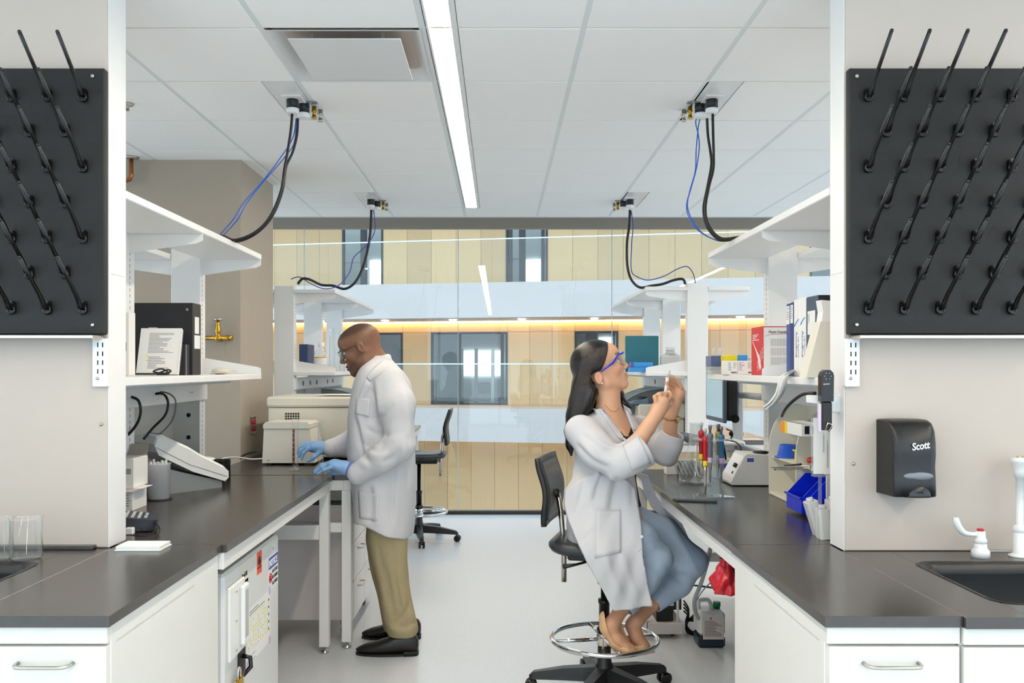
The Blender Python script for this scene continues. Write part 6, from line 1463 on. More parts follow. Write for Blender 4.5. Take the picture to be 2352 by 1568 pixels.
def head(g, o, R, s, ear=(-.012, .079, -.004), jaw=1.0, lips=1.0, eartilt=.1):
    """head in local axes: x face, y left, z up"""
    R = np.array(R, float); o = np.array(o, float)
    L = lambda p: o + R @ (np.array(p, float) * s)
    E = lambda c, r, q=None: ellip(L(c), np.array(r) * s, R if q is None else R @ q)
    K = lambda a, b, ra, rb: rcone(L(a), L(b), ra * s, rb * s)
    g.add(E((-.014, 0, .036), (.100, .076, .084)), .0); g.add(E((.040, 0, .050), (.058, .062, .050)), .03)
    g.add(E((.030, 0, -.030), (.062, .058, .080)), .03)
    for q in (-1, 1):
        g.add(K((-.012, q * .056, -.035), (.0, q * .050, -.072), .016, .016), .03); g.add(K((.0, q * .050 * jaw, -.072), (.072, q * .014, -.104), .017, .017), .03)
        g.add(E((.060, q * .036, -.022), (.026, .024, .024)), .02)
        g.add(K((.086, q * .006, .026), (.068, q * .05, .024), .009, .008), .014)
    g.add(E((.078, 0, -.100), (.020, .022, .018)), .018); g.add(E((.078, 0, -.066), (.022, .030, .026)), .02)
    g.add(K((.089, 0, .022), (.115, 0, -.025), .0085, .0112), .012)
    for q in (-1, 1): g.add(E((.103, q * .0120, -.032), (.012, .0082, .0085)), .005); g.sub(E((.094, q * .032, .006), (.018, .017, .010)), .014)
    for q in (-1, 1): g.add(E((.0815, q * .032, .0135), (.0105, .0155, .0050)), .004); g.add(E((.0805, q * .032, -.0025), (.0100, .0145, .0040)), .004)
    g.add(E((.1005 * lips, 0, -.0580), (.0105, .023, .0066)), .005); g.add(E((.0990 * lips, 0, -.0730), (.0110, .020, .0082)), .005)
    g.sub(K((.111, .0, -.0652), (.094, .024, -.066), .0030, .0018), .003); g.sub(K((.111, .0, -.0652), (.094, -.024, -.066), .0030, .0018), .003)
    for q in (-1, 1):
        a = np.array(Matrix.Rotation(eartilt, 3, 'Y')); e = (ear[0], q * ear[1], ear[2])
        g.add(E(e, (.019, .0085, .031), a), .006); g.sub(E((e[0] + .002, e[1] + q * .009, e[2] + .003), (.011, .006, .019), a), .004); g.add(E((e[0] + .012, e[1] + q * .001, e[2] - .004), (.005, .006, .008)), .003)
    return L
def loc(V, o, R, s): return ((V - np.array(o)) @ np.array(R)) / s
def face_parts(parent, L, R, s, iris):
    ey = mat('eye_white', (228, 222, 214), .2); ir = mat('iris_' + str(iris[0]), iris, .15)
    for q in (-1, 1):
        c = Vector(L((.0770, q * .032, .006))); MB().ell(c, .0115 * s, 14, 10).build('eye', ey, parent)
        f = Vector(np.array(R) @ np.array((1, 0, 0))); MB().ell(c + f * .0078 * s, .0056 * s, 10, 8).build('iris', ir, parent)
COAT = mat('lab_coat', (205, 204, 207), .85, noise=.02, bump=.45, bs=14, spec=.15)
COATP = mat('lab_coat_patch', (207, 206, 209), .85, noise=.02, bump=.1, bs=30, spec=.15)
def noise3(seed):
    rn = np.random.RandomState(seed); K = rn.randn(7, 3); K /= np.linalg.norm(K, axis=1)[:, None]; fr = rn.uniform(18, 60, 7); ph = rn.uniform(0, 6.28, 7); am = 1 / fr
    def fn(x, y, z):
        v = 0
        for i in range(7): v = v + am[i] * np.sin(fr[i] * (K[i, 0] * x + K[i, 1] * y + K[i, 2] * z * .6) + ph[i])
        return v
    return fn
# ================================================================= THE STANDING MAN
def build_man():
    t = thing('person', 'standing man in a white lab coat, khaki trousers and blue gloves', 'person', (-.58, 4.62, 0))
    th = math.radians(24); ct_, st_ = math.cos(th), math.sin(th)
    R = np.array([[-ct_, 0, -st_], [0, -1, 0], [-st_, 0, ct_]])      # columns: face, left, up
    o = w(829, 799, 4.60); s = 1.06
    g = Grid((-.95, 4.35, .75), (-.38, 4.86, 1.75), .004)
    L = head(g, o, R, s, jaw=1.05, lips=.985)
    g.chain([L((-.035, 0, -.04)), w(868, 840, 4.60), w(884, 872, 4.60)], [.062, .064, .075], .03)
    g.add(zloft([zpx(a, 4.6) for a in (848, 870, 900, 960, 1030, 1080)], [w(p, 0, 4.6).x for p in (880, 880, 880, 878, 878, 880)], [4.6] * 6, [.06, .10, .12, .125, .12, .11], [.10, .16, .17, .16, .15, .14]), .03)
    def tint(V):
        q = loc(V, o, R, s); c = np.ones((len(V), 3))
        hair = np.clip((q[:, 2] - (.062 - .35 * np.maximum(q[:, 0] - .02, 0) * 0) - .0) / .02, 0, 1) * np.clip((.080 - q[:, 0]) / .015, 0, 1)
        fade = np.clip((q[:, 2] - .01) / .06, 0, 1) * np.clip((.045 - q[:, 0]) / .03, 0, 1)
        c *= (1 - .72 * hair - .18 * fade * (1 - hair))[:, None]
        beard = np.clip((-.045 - q[:, 2]) / .02, 0, 1) * np.clip((q[:, 0] - .02) / .03, 0, 1) * np.clip((q[:, 2] + .135) / .01, 0, 1)
        c *= (1 - .45 * beard)[:, None]
        lip = np.exp(-(((q[:, 2] + .066) / .010) ** 2)) * np.clip((q[:, 0] - .088) / .006, 0, 1); c *= 1 + lip[:, None] * np.array([.25, -.02, -.02])
        brow = np.exp(-(((q[:, 2] - .028) / .0055) ** 2)) * np.clip((q[:, 0] - .06) / .012, 0, 1) * (np.abs(q[:, 1]) > .01) * (np.abs(q[:, 1]) < .055); c *= (1 - .6 * brow)[:, None]
        return c
    sdf_obj(g, 'body', mat('skin_deep', (126, 86, 62), .5, noise=.06, ns=40, attr=True, sss=.1), t, tint)
    face_parts(t, L, R, s, (40, 24, 16))
    # ---- coat
    Y0 = 4.6; rows = [(818, 862, 893, .062), (826, 850, 902, .085), (838, 834, 912, .135), (855, 823, 928, .180), (880, 813, 943, .205), (910, 806, 949, .205), (960, 800, 948, .195), (1005, 798, 951, .190), (1050, 799, 955, .190), (1100, 808, 957, .196), (1150, 812, 956, .204), (1200, 815, 951, .226), (1250, 818, 946, .236)]
    g = Grid((-1.0, 4.20, .52), (-.38, 5.05, 1.58), .0055)
    g.add(zloft([zpx(r[0], Y0) for r in rows], [w((r[1] + r[2]) / 2, 0, Y0).x for r in rows], [Y0] * len(rows), [(r[2] - r[1]) / 2 * Y0 / F for r in rows], [r[3] for r in rows], p=2.3), 0)
    g.chain([w(895, 872, 4.44), w(913, 930, 4.39), w(922, 1022, 4.36)], [.078, .082, .070], .05)       # left sleeve
    g.chain([w(922, 1022, 4.36), w(880, 1052, 4.37), w(822, 1087, 4.40)], [.070, .066, .054], .03)
    g.chain([w(880, 878, 4.78), w(838, 990, 4.86), w(800, 1022, 4.86), w(760, 1029, 4.83)], [.08, .07, .062, .052], .04)
    for q in (-1, 1): g.chain([w(891, 820, 4.60), w(886, 826, 4.60 + q * .055), w(866, 842, 4.60 + q * .078), w(846, 862, 4.60 + q * .070), w(832, 884, 4.60 + q * .045), w(822, 908, 4.60 + q * .03)], [.016, .019, .020, .018, .014, .007], .012)
    # hem cut slanting, sleeve ends cut square
    for (a, b, r) in ((w(822, 1087, 4.40), w(800, 1100, 4.405), .07), (w(760, 1029, 4.83), w(735, 1033, 4.82), .07)): g.sub(rcone(a + (b - a) * 1.0 + (b - a).normalized() * .045, a + (b - a).normalized() * .2, .062, .07), .004)
    g.sub(pxpoly([(790, 1214), (822, 1204), (832, 1203), (880, 1222), (925, 1241), (940, 1243), (990, 1247), (990, 1330), (790, 1330)], 4.42, 4.1, 5.1), .008)
    nz_ = noise3(3); g.disp(lambda x, y, z: nz_(x, y, z) * .05)
    for sgm in ([(884, 838), (864, 854), (846, 874)], [(846, 874), (854, 884), (838, 905), (822, 932)], [(842, 985), (870, 1000), (895, 1000)], [(850, 965), (880, 955), (905, 930)], [(838, 1018), (862, 1036), (880, 1030)], [(830, 1045), (850, 1058)], [(858, 900), (862, 930), (866, 975)], [(880, 1060), (905, 1050), (922, 1030)], [(816, 960), (826, 1000), (835, 1040)], [(905, 1070), (902, 1130), (898, 1200)], [(850, 1120), (855, 1160), (852, 1200)], [(935, 1000), (940, 1060), (936, 1120)]): crease(g, sgm)
    for sgm in ([(845, 992), (875, 1010), (905, 1008)], [(836, 1028), (866, 1046), (892, 1040)], [(826, 1056), (846, 1072)], [(866, 880), (872, 930), (874, 980)], [(822, 940), (834, 990), (842, 1030)], [(915, 1075), (912, 1140), (907, 1210)], [(862, 1115), (867, 1160), (866, 1205)], [(925, 900), (935, 950), (940, 1000)]): fold(g, sgm)
    sdf_obj(g, 'lab_coat', COAT, t)
    # collar and lapel, pocket
    def flap(name, inner, outer, l0, l1, nu=14, nv=5):
        def lp(P, u): q = u * (len(P) - 1); i = min(int(q), len(P) - 2); f_ = q - i; return [P[i][k] * (1 - f_) + P[i + 1][k] * f_ for k in (0, 1)]
        def fn(u, v):
            a, b = lp(inner, u), lp(outer, u); px, py = a[0] * (1 - v) + b[0] * v, a[1] * (1 - v) + b[1] * v
            h = g.hit(px, py); return (h if h is not None else w(px, py, 4.56)) - Vector((0, l0 * (1 - v) + l1 * v, 0))
        MB().sheet(fn, nu, nv, .003).build(name, COATP, t)
    flap('coat_collar', [(884, 824), (872, 832), (858, 844), (848, 856), (842, 866)], [(892, 836), (884, 850), (870, 862), (858, 870), (850, 876)], .009, .0035)
    flap('lapel', [(841, 868), (834, 884), (827, 905), (820, 930)], [(852, 880), (848, 892), (836, 912), (821, 932)], .006, .003)
    applique(g, [(818, 912), (850, 916), (848, 958), (816, 950)], 6, 8, .0012, COATP, 'breast_pocket', t, .002)
    applique(g, [(822, 1128), (872, 1134), (868, 1196), (826, 1190)], 8, 8, .0012, COATP, 'hip_pocket', t, .002)
    MB().ell(w(826, 884, 4.60), (.016, .05, .035), 14, 10).build('shirt', mat('shirt_violet', (92, 92, 160), .8), t)
    # ---- trousers
    g = Grid((-.85, 4.33, .05), (-.35, 4.92, .75), .0055)
    def leg_rows(dx, Y, top):
        R_ = [(1180, 850, 930), (1240, 846, 936), (1290, 855, 936), (1340, 866, 941), (1390, 877, 948), (1420, 884, 953), (1436, 887, 959), (1450, 890, 961), (1458, 893, 957)]
        return zloft([zpx(a, Y) for a, b, c in R_], [w((b + c) / 2 + dx, 0, Y).x for a, b, c in R_], [Y] * len(R_), [(c - b) / 2 * Y / F for a, b, c in R_], [.086, .086, .086, .084, .082, .082, .084, .080, .068], p=2.2)
    g.add(leg_rows(0, 4.50, 0), 0); g.add(leg_rows(-6, 4.74, 0), .03)
    g.add(ellip(w(890, 1175, 4.62), (.12, .17, .10)), .05)
    n2 = noise3(9); g.disp(lambda x, y, z: n2(x, y, z) * .045)
    for sgm in ([(868, 1250), (880, 1320), (895, 1390)], [(884, 1300), (895, 1360), (905, 1420)], [(942, 1380), (930, 1410), (905, 1432)], [(955, 1428), (930, 1440), (905, 1436)], [(900, 1240), (908, 1320), (920, 1400)]): crease(g, sgm)
    for sgm in ([(938, 1405), (948, 1420), (955, 1440)], [(895, 1440), (925, 1448), (952, 1436)], [(905, 1290), (918, 1350), (930, 1400)]): fold(g, sgm)
    sdf_obj(g, 'trousers', mat('khaki_cloth', (168, 154, 120), .85, noise=.06, ns=60, bump=.12, bs=30, spec=.1), t)
    # ---- shoes
    LE = mat('black_leather', (30, 28, 27), .38, noise=.1, bump=.05, bs=150)
    for (Y, dx) in ((4.485, 0.0), (4.755, -.012)):
        g = Grid((-.80 + dx, Y - .08, -.01), (-.39 + dx, Y + .08, .15), .004)
        X = np.array([-.742, -.725, -.69, -.64, -.585, -.54, -.49, -.45, -.425, -.418]) + dx
        zc = [.026, .028, .032, .036, .046, .058, .062, .06, .058, .056]; rz = [.006, .014, .024, .032, .040, .050, .052, .050, .042, .012]; ry = [.008, .022, .036, .044, .045, .041, .037, .034, .026, .01]
        g.add(zloft(X, [Y] * 10, zc, ry, rz, p=2.3, axis=0), 0); g.sub((lambda x, y, z: z - .012 + 0 * x + 0 * y, np.array([-1, 4, -.1]), np.array([0, 5, .012])), 0)
        sh = sdf_obj(g, 'shoe', LE, t)
        out = [(x, Y + sg * (r + .003)) for sg, rng in ((-1, range(10)), (1, range(9, -1, -1))) for x, r in [(X[i], ry[i]) for i in rng]]
        MB().prism(out, 'z', .004, .0135).build('sole', BLACKP, sh); hx = [p for p in out if p[0] > -.50 + dx]
        MB().prism(hx, 'z', 0, .024).build('heel', BLACKP, sh)
        for k in range(4): MB().tube([(X[4] + .012 * k + .01, Y - .02, zc[4] + rz[4] + .002 + .004 * k - .006), (X[4] + .012 * k + .012, Y, zc[4] + rz[4] + .004 + .004 * k), (X[4] + .012 * k + .01, Y + .02, zc[4] + rz[4] + .002 + .004 * k - .006)], .0022, 6, sub=3).build('lace', LE, sh)
    # ---- gloves
    GL = mat('nitrile_blue', (132, 172, 216), .45, noise=.05, bump=.08, bs=60); CUFF = mat('nitrile_cuff', (92, 112, 190), .45)
    g = Grid((-1.02, 4.30, .88), (-.72, 4.52, 1.08), .003)
    g.chain([w(812, 1083, 4.405), w(793, 1074, 4.415), w(770, 1068, 4.425)], [.030, .032, .030], .02); g.add(ellip(w(772, 1068, 4.425), (.045, .046, .022), np.array(Matrix.Rotation(.25, 3, 'Y'))), .02)
    for (Yf, a, b, c, r) in ((4.388, (759, 1073), (744, 1078), (730, 1088), .0088), (4.413, (757, 1067), (740, 1073), (724, 1086), .0098), (4.438, (757, 1063), (739, 1068), (722, 1083), .0100), (4.462, (760, 1063), (744, 1067), (728, 1080), .0096)): g.chain([w(*a, Yf), w(*b, Yf), w(*c, Yf)], [r * 1.12, r, r * .82], .008)
    g.chain([w(785, 1078, 4.455), w(768, 1084, 4.478), w(754, 1088, 4.488)], [.014, .0115, .0095], .012)
    gl = sdf_obj(g, 'glove', GL, t); MB().tube([w(822, 1087, 4.402), w(806, 1079, 4.41), w(800, 1077, 4.412)], [.046, .041, .035], 20, cap=False).build('glove_cuff', CUFF, gl)
    g = Grid((-1.2, 4.70, .92), (-.88, 4.94, 1.16), .003)
    g.chain([w(762, 1028, 4.83), w(740, 1028, 4.82), w(722, 1026, 4.815)], [.030, .032, .030], .02); g.add(ellip(w(722, 1026, 4.815), (.042, .040, .024), np.array(Matrix.Rotation(-.2, 3, 'Y'))), .02)
    for (Yf, a, b, c, r) in ((4.785, (709, 1030), (697, 1040), (692, 1054), .0095), (4.805, (706, 1024), (692, 1034), (687, 1048), .0100), (4.828, (706, 1019), (692, 1026), (685, 1040), .0100), (4.85, (709, 1016), (696, 1020), (688, 1032), .0095)): g.chain([w(*a, Yf), w(*b, Yf), w(*c, Yf)], [r * 1.1, r, r * .85], .008)
    g.chain([w(735, 1038, 4.795), w(720, 1050, 4.78), w(708, 1058, 4.775)], [.014, .0115, .0095], .012)
    gl = sdf_obj(g, 'glove', GL, t); MB().tube([w(772, 1028, 4.83), w(756, 1028, 4.827), w(746, 1028, 4.825)], [.044, .040, .036], 20, cap=False).build('glove_cuff', CUFF, gl)
    # ---- safety glasses
    P = lambda p: Vector(L(p)); fr = mat('clear_frame', (150, 150, 148), .3, alpha=.8)
    sg = MB().tube([P((-.01, .080, .012)), P((.03, .080, .016)), P((.075, .070, .020)), P((.098, .05, .022))], [.0022, .0025, .003, .003], 8).build('glasses_temple', mat('dark_temple', (58, 50, 44), .4), t)
    MB().tube([P((-.01, -.080, .012)), P((.03, -.080, .016)), P((.075, -.070, .020)), P((.098, -.05, .022))], [.0022, .0025, .003, .003], 8).build('glasses_temple', mat('dark_temple', (58, 50, 44), .4), t)
    mb = MB(); mb.sheet(lambda u, v: P((.115 - .30 * (u - .5) ** 2 * .9, (u - .5) * .118, .024 - .045 * v * (1 - .35 * math.exp(-((u - .5) / .08) ** 2)))), 20, 5, .0015); mb.build('glasses_lens', glass('lens_clear', (.93, .95, .96), 1.5, haze=.02, boost=1.8), t)
    MB().tube([P((.116 - .30 * (u - .5) ** 2 * .9, (u - .5) * .118, .025)) for u in np.linspace(0, 1, 14)], .0018, 6).build('glasses_brow', fr, t)
build_man()
# ================================================================= THE SEATED WOMAN
def build_woman():
    t = thing('person', 'seated woman with long dark hair, lab coat and jeans holding up a tube', 'person', (.475, 3.93, .70))
    th = math.radians(17); ct_, st_ = math.cos(th), math.sin(th); YW = 3.93
    R = np.array([[ct_, 0, -st_], [0, 1, 0], [st_, 0, ct_]])
    o = w(1379, 844, YW); s = 1.0
    PHI = math.radians(42)
    rows = [(938, 1398, .062, .058), (948, 1399, .105, .075), (960, 1400, .165, .092), (978, 1400, .196, .106), (1010, 1400, .188, .118), (1055, 1398, .165, .116), (1100, 1394, .160, .118), (1150, 1390, .185, .140), (1200, 1394, .205, .160), (1240, 1398, .200, .165), (1262, 1400, .185, .15)]
    def torso(inset, z0=None): return zloft([zpx(r[0], YW) for r in rows], [w(r[1], 0, YW).x for r in rows], [YW + .015] * len(rows), [r[2] - inset for r in rows], [r[3] - inset for r in rows], PHI, 2.2)
    # near forearm / far forearm joints
    elN, wrN = w(1432, 1064, 3.71), w(1503, 959, 3.73); elF, wrF = w(1535, 1048, 3.99), w(1541, 952, 3.90)
    g = Grid((.22, 3.60, .24), (1.06, 4.22, 1.63), .0034)
    L = head(g, o, R, s, ear=(-.030, .081, -.038), jaw=.92, lips=1.0)
    g.chain([L((-.035, 0, -.04)), w(1396, 912, YW), w(1398, 945, YW)], [.050, .049, .062], .03)
    g.add(torso(.016), .03)
    for q in (0, 1): g.add(ellip(w((1424, 1440)[q], (1016, 1010)[q], (3.86, 3.93)[q]), (.05, .05, .052)), .03)
    g.chain([elN, elN + (wrN - elN) * .35, elN + (wrN - elN) * .8, wrN], [.044, .042, .030, .0265], .02); g.chain([elF, elF + (wrF - elF) * .4, elF + (wrF - elF) * .8, wrF], [.042, .038, .029, .0265], .02)
    g.chain([w(1332, 985, 3.81), elN], [.05, .045], .02); g.chain([w(1478, 985, 4.08), elF], [.05, .042], .02)
    # near (right) hand, a loose fist on the plunger
    g.chain([wrN, w(1513, 942, 3.745), w(1521, 926, 3.755)], [.0265, .029, .030], .02); g.add(ellip(w(1518, 930, 3.755), (.030, .024, .036), np.array(Matrix.Rotation(.55, 3, 'Y'))), .016)
    for pts, r in (([(1506, 921, 3.735), (1504, 911, 3.74), (1510, 907, 3.755), (1515, 916, 3.765)], .0088), ([(1514, 915, 3.748), (1515, 905, 3.755), (1521, 904, 3.772), (1524, 914, 3.778)], .0095), ([(1524, 914, 3.765), (1528, 904, 3.778), (1532, 905, 3.793), (1532, 915, 3.797)], .0095), ([(1533, 920, 3.78), (1540, 910, 3.797), (1537, 901, 3.812), (1530, 902, 3.82)], .0095), ([(1528, 942, 3.775), (1539, 928, 3.795), (1540, 914, 3.812), (1533, 905, 3.825)], .0105)):
        g.chain([w(*p) for p in pts], [r * 1.05, r, r * .95, r * .85], .006)
    # far (left) hand, fingers reaching up to the tube
    g.chain([wrF, w(1546, 932, 3.895), w(1556, 908, 3.895)], [.0265, .028, .030], .02); g.add(ellip(w(1557, 905, 3.895), (.024, .030, .040), np.array(Matrix.Rotation(.25, 3, 'Y'))), .016)
    for pts, r in (([(1564, 889, 3.872), (1556, 874, 3.862), (1545, 866, 3.85), (1534, 862, 3.842)], .0090), ([(1567, 895, 3.888), (1557, 880, 3.876), (1544, 873, 3.862), (1532, 870, 3.848)], .0094), ([(1566, 902, 3.905), (1556, 889, 3.892), (1543, 882, 3.876), (1531, 880, 3.858)], .0090), ([(1562, 910, 3.92), (1553, 899, 3.908), (1542, 893, 3.89), (1532, 890, 3.868)], .0080), ([(1545, 922, 3.872), (1537, 906, 3.85), (1533, 890, 3.838), (1531, 878, 3.832)], .0102)):
        g.chain([w(*p) for p in pts], [r * 1.08, r, r * .94, r * .80], .006)
    # lower legs and feet
    g.chain([w(1500, 1290, 3.84), w(1432, 1390, 3.80), w(1407, 1432, 3.76)], [.02, .033, .030], .02); g.chain([w(1407, 1432, 3.76), w(1398, 1440, 3.76), w(1420, 1470, 3.745), w(1440, 1488, 3.735), w(1458, 1498, 3.73)], [.030, .027, .028, .023, .010], .02)
    g.chain([w(1580, 1288, 4.01), w(1500, 1385, 3.90), w(1462, 1425, 3.84)], [.015, .031, .030], .02); g.chain([w(1462, 1425, 3.84), w(1452, 1436, 3.84), w(1462, 1462, 3.825), w(1478, 1482, 3.815), w(1494, 1494, 3.81)], [.030, .027, .028, .023, .010], .02)
    g.chain([w(1420, 1215, 3.87), w(1500, 1285, 3.84)], [.05, .02], .02); g.chain([w(1440, 1200, 4.02), w(1580, 1285, 4.01)], [.05, .015], .02)
    def tint(V):
        q = loc(V, o, R, s); c = np.ones((len(V), 3)); hd = (np.linalg.norm(q, axis=1) < .18)
        lip = np.exp(-(((q[:, 2] + .066) / .0095) ** 2)) * np.clip((q[:, 0] - .088) / .004, 0, 1) * np.clip((.026 - np.abs(q[:, 1])) / .005, 0, 1) * hd; c *= 1 + lip[:, None] * np.array([-.10, -.42, -.34])
        lid = np.exp(-(((q[:, 2] - .016) / .004) ** 2)) * np.clip((q[:, 0] - .066) / .008, 0, 1) * (np.abs(np.abs(q[:, 1]) - .032) < .016) * hd; c *= (1 - .6 * lid)[:, None]
        brow = np.exp(-(((q[:, 2] - .040) / .0050) ** 2)) * np.clip((q[:, 0] - .050) / .01, 0, 1) * (np.abs(q[:, 1]) > .012) * (np.abs(q[:, 1]) < .055) * hd; c *= (1 - .72 * brow)[:, None]
        blush = np.exp(-(((q[:, 0] - .05) / .03) ** 2 + ((q[:, 2] + .02) / .03) ** 2)) * hd; c *= 1 + blush[:, None] * np.array([.02, -.06, -.05])
        ear = (np.abs(np.abs(q[:, 1]) - .082) < .012) * (np.abs(q[:, 2] + .038) < .04) * (q[:, 0] < -.005) * hd; c *= 1 + ear[:, None] * np.array([.0, -.12, -.10])
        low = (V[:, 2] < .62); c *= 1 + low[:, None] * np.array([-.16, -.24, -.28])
        return c
    sdf_obj(g, 'body', mat('skin_light', (222, 172, 138), .48, noise=.04, ns=40, attr=True, sss=.12), t, tint)
    face_parts(t, L, R, s, (58, 38, 26))
    # ---- black top
    bt = Grid((.30, 3.70, .85), (.80, 4.15, 1.25), .005); bt.add(torso(.0075), 0)
    for q in (0, 1): bt.add(ellip(w((1424, 1440)[q], (1016, 1010)[q], (3.86, 3.93)[q]), (.055, .055, .056)), .03)
    bt.sub(pxpoly([(1330, 900), (1330, 985), (1395, 985), (1424, 988), (1432, 1000), (1441, 1001), (1449, 992), (1452, 982), (1520, 980), (1520, 900)], 3.86, 3.5, 4.3), .004)
    sdf_obj(bt, 'top', mat('black_knit', (24, 23, 25), .85, noise=.1), t)
    # ---- coat
    g = Grid((.22, 3.58, .28), (1.02, 4.32, 1.30), .0048)
    g.add(torso(0), 0)
    for q in (0, 1): g.add(ellip(w((1424, 1440)[q], (1016, 1010)[q], (3.86, 3.93)[q]), (.058, .058, .060)), .04)
    g.chain([w(1374, 929, 3.96), w(1367, 934, 3.885), w(1376, 944, 3.852), w(1394, 962, 3.836), w(1416, 988, 3.83)], [.015, .017, .017, .014, .006], .010); g.chain([w(1392, 922, 4.01), w(1422, 928, 3.99), w(1438, 945, 3.945), w(1450, 972, 3.915)], [.015, .016, .014, .006], .010)
    # front opening
    g.sub(pxpoly([(1380, 928), (1392, 944), (1413, 973), (1432, 1000), (1448, 1022), (1455, 1035), (1461, 1080), (1468, 1130), (1479, 1222), (1482, 1300), (1700, 1300), (1700, 1060), (1490, 1060), (1470, 1030), (1456, 990), (1444, 958), (1432, 930), (1420, 918), (1395, 915)], 3.86, 3.5, 4.02), .004)
    # drape over the near thigh
    yf = lambda x, z: 3.692 + .007 * np.sin(x * 34 + z * 12) + .0035 * np.sin(x * 71 - z * 22) + .10 * np.clip(.40 - x, 0, .2) + .115 * (lambda q: q * q * (3 - 2 * q))(np.clip((z - .66) / .31, 0, 1))
    g.add(pxpoly([(1306, 1140), (1303, 1170), (1309, 1203), (1331, 1250), (1353, 1295), (1387, 1353), (1409, 1397), (1450, 1396), (1500, 1391), (1488, 1340), (1481, 1290), (1478, 1222), (1467, 1130), (1440, 1105), (1350, 1110)], 3.70, 3.692, .011, 0, yf), .08)
    # far flap of the open coat
    yg = lambda x, z: 4.10 - .30 * np.clip(x - .66, 0, .3) + .004 * np.sin(x * 60 + z * 40)
    g.add(pxpoly([(1470, 1085), (1492, 1092), (1512, 1140), (1535, 1168), (1560, 1200), (1578, 1240), (1560, 1238), (1520, 1190), (1495, 1168), (1480, 1140)], 4.06, 4.06, .010, 0, yg), .02)
    # sleeves
    shN = w(1334, 988, 3.80); g.chain([shN, w(1370, 1035, 3.735), w(1418, 1068, 3.70)], [.072, .068, .060], .05); g.chain([w(1418, 1068, 3.70), w(1450, 1050, 3.70), w(1484, 1030, 3.705)], [.060, .066, .072], .03)
    shF = w(1470, 985, 4.08); g.chain([shF, w(1500, 1020, 4.03), w(1528, 1042, 3.97)], [.066, .060, .052], .04); g.chain([w(1528, 1042, 3.97), w(1540, 1020, 3.94), w(1547, 994, 3.925)], [.052, .050, .052], .03)
    dN = (w(1484, 1030, 3.705) - w(1450, 1050, 3.70)).normalized(); dF = (w(1547, 994, 3.925) - w(1540, 1020, 3.94)).normalized()
    def cutend(p, d, r):
        p = np.array(p); d = np.array(d)
        def fn(x, y, z): q = (x - p[0]) * d[0] + (y - p[1]) * d[1] + (z - p[2]) * d[2]; rad = np.sqrt((x - p[0]) ** 2 + (y - p[1]) ** 2 + (z - p[2]) ** 2); return np.maximum(-q, rad - r)
        return fn, p - r, p + r
    g.sub(cutend(w(1482, 1031, 3.705), dN, .095), .003); g.sub(cutend(w(1547, 996, 3.925), dF, .075), .003)
    g.sub(rcone(w(1455, 1047, 3.70), w(1500, 1020, 3.708), .048, .062), .004); g.sub(rcone(w(1541, 1018, 3.94), w(1551, 975, 3.915), .038, .046), .004)
    # rolled cuff edge of the near sleeve
    nz_ = noise3(5); g.disp(lambda x, y, z: nz_(x, y, z) * .05)
    for sgm in ([(1445, 1062), (1437, 1040), (1434, 1015)], [(1340, 1000), (1380, 1030), (1420, 1045)], [(1325, 1020), (1360, 1055), (1400, 1075)], [(1370, 1005), (1405, 1022), (1430, 1020)], [(1390, 1082), (1375, 1110), (1365, 1150)], [(1340, 1100), (1332, 1140), (1318, 1180)], [(1420, 1095), (1410, 1140), (1405, 1190)], [(1395, 950), (1420, 985), (1446, 1022)]): crease(g, sgm)
    for sgm in ([(1350, 992), (1388, 1020), (1425, 1033)], [(1330, 1008), (1368, 1046), (1410, 1060)], [(1380, 1082), (1362, 1115), (1350, 1155)], [(1405, 1092), (1392, 1130), (1386, 1180)], [(1440, 1100), (1440, 1150), (1445, 1210)], [(1425, 1260), (1440, 1310), (1465, 1370)], [(1375, 1240), (1398, 1300), (1425, 1365)], [(1330, 1110), (1322, 1150), (1315, 1180)]): fold(g, sgm)
    sdf_obj(g, 'lab_coat', COAT, t)
    applique(g, [(1374, 938), (1387, 940), (1446, 1020), (1418, 1004)], 6, 14, .0015, COATP, 'lapel', t, .0035)
    applique(g, [(1430, 928), (1446, 938), (1478, 996), (1452, 985)], 5, 10, .0015, COATP, 'lapel', t, .0035, 3.86)
    applique(g, [(1372, 1172), (1426, 1170), (1427, 1268), (1366, 1282)], 8, 10, .0012, COATP, 'hip_pocket', t, .002)
    applique(g, [(1430, 1022), (1466, 997), (1494, 1064), (1452, 1080)], 8, 8, .003, COATP, 'rolled_cuff', t, .004)
    h = g.hit(1474, 1232); 
    if h: MB().lathe([(.007, 0), (.007, .003), (.005, .0035)], h, 14, 'y').build('button', PAPER, t)
    # ---- jeans
    JE = mat('denim_light', (172, 189, 209), .85, noise=.16, ns=9, bump=.2, bs=90, spec=.12)
    g = Grid((.36, 3.68, .32), (1.06, 4.22, .98), .0046)
    g.add(ellip(w(1400, 1205, YW + .01), (.14, .17, .13)), 0); g.chain([w(1425, 1215, 3.86), w(1470, 1245, 3.845), w(1508, 1284, 3.835)], [.092, .082, .066], .03); g.chain([w(1508, 1284, 3.835), w(1480, 1330, 3.83), w(1434, 1398, 3.80)], [.066, .060, .044], .03)
    g.chain([w(1440, 1195, 4.02), w(1520, 1228, 4.02), w(1590, 1288, 4.01)], [.088, .080, .064], .03); g.chain([w(1590, 1288, 4.01), w(1556, 1338, 3.97), w(1499, 1388, 3.90)], [.064, .060, .043], .03)
    for (a, b, r) in ((w(1434, 1398, 3.80), w(1418, 1420, 3.78), .06), (w(1499, 1388, 3.90), w(1480, 1408, 3.87), .06)): g.sub(cutend(a, (b - a).normalized(), .07), .003); g.sub(rcone(a + (a - b) * .8, b, .036, .042), .003)
    n2 = noise3(12); g.disp(lambda x, y, z: n2(x, y, z) * .04)
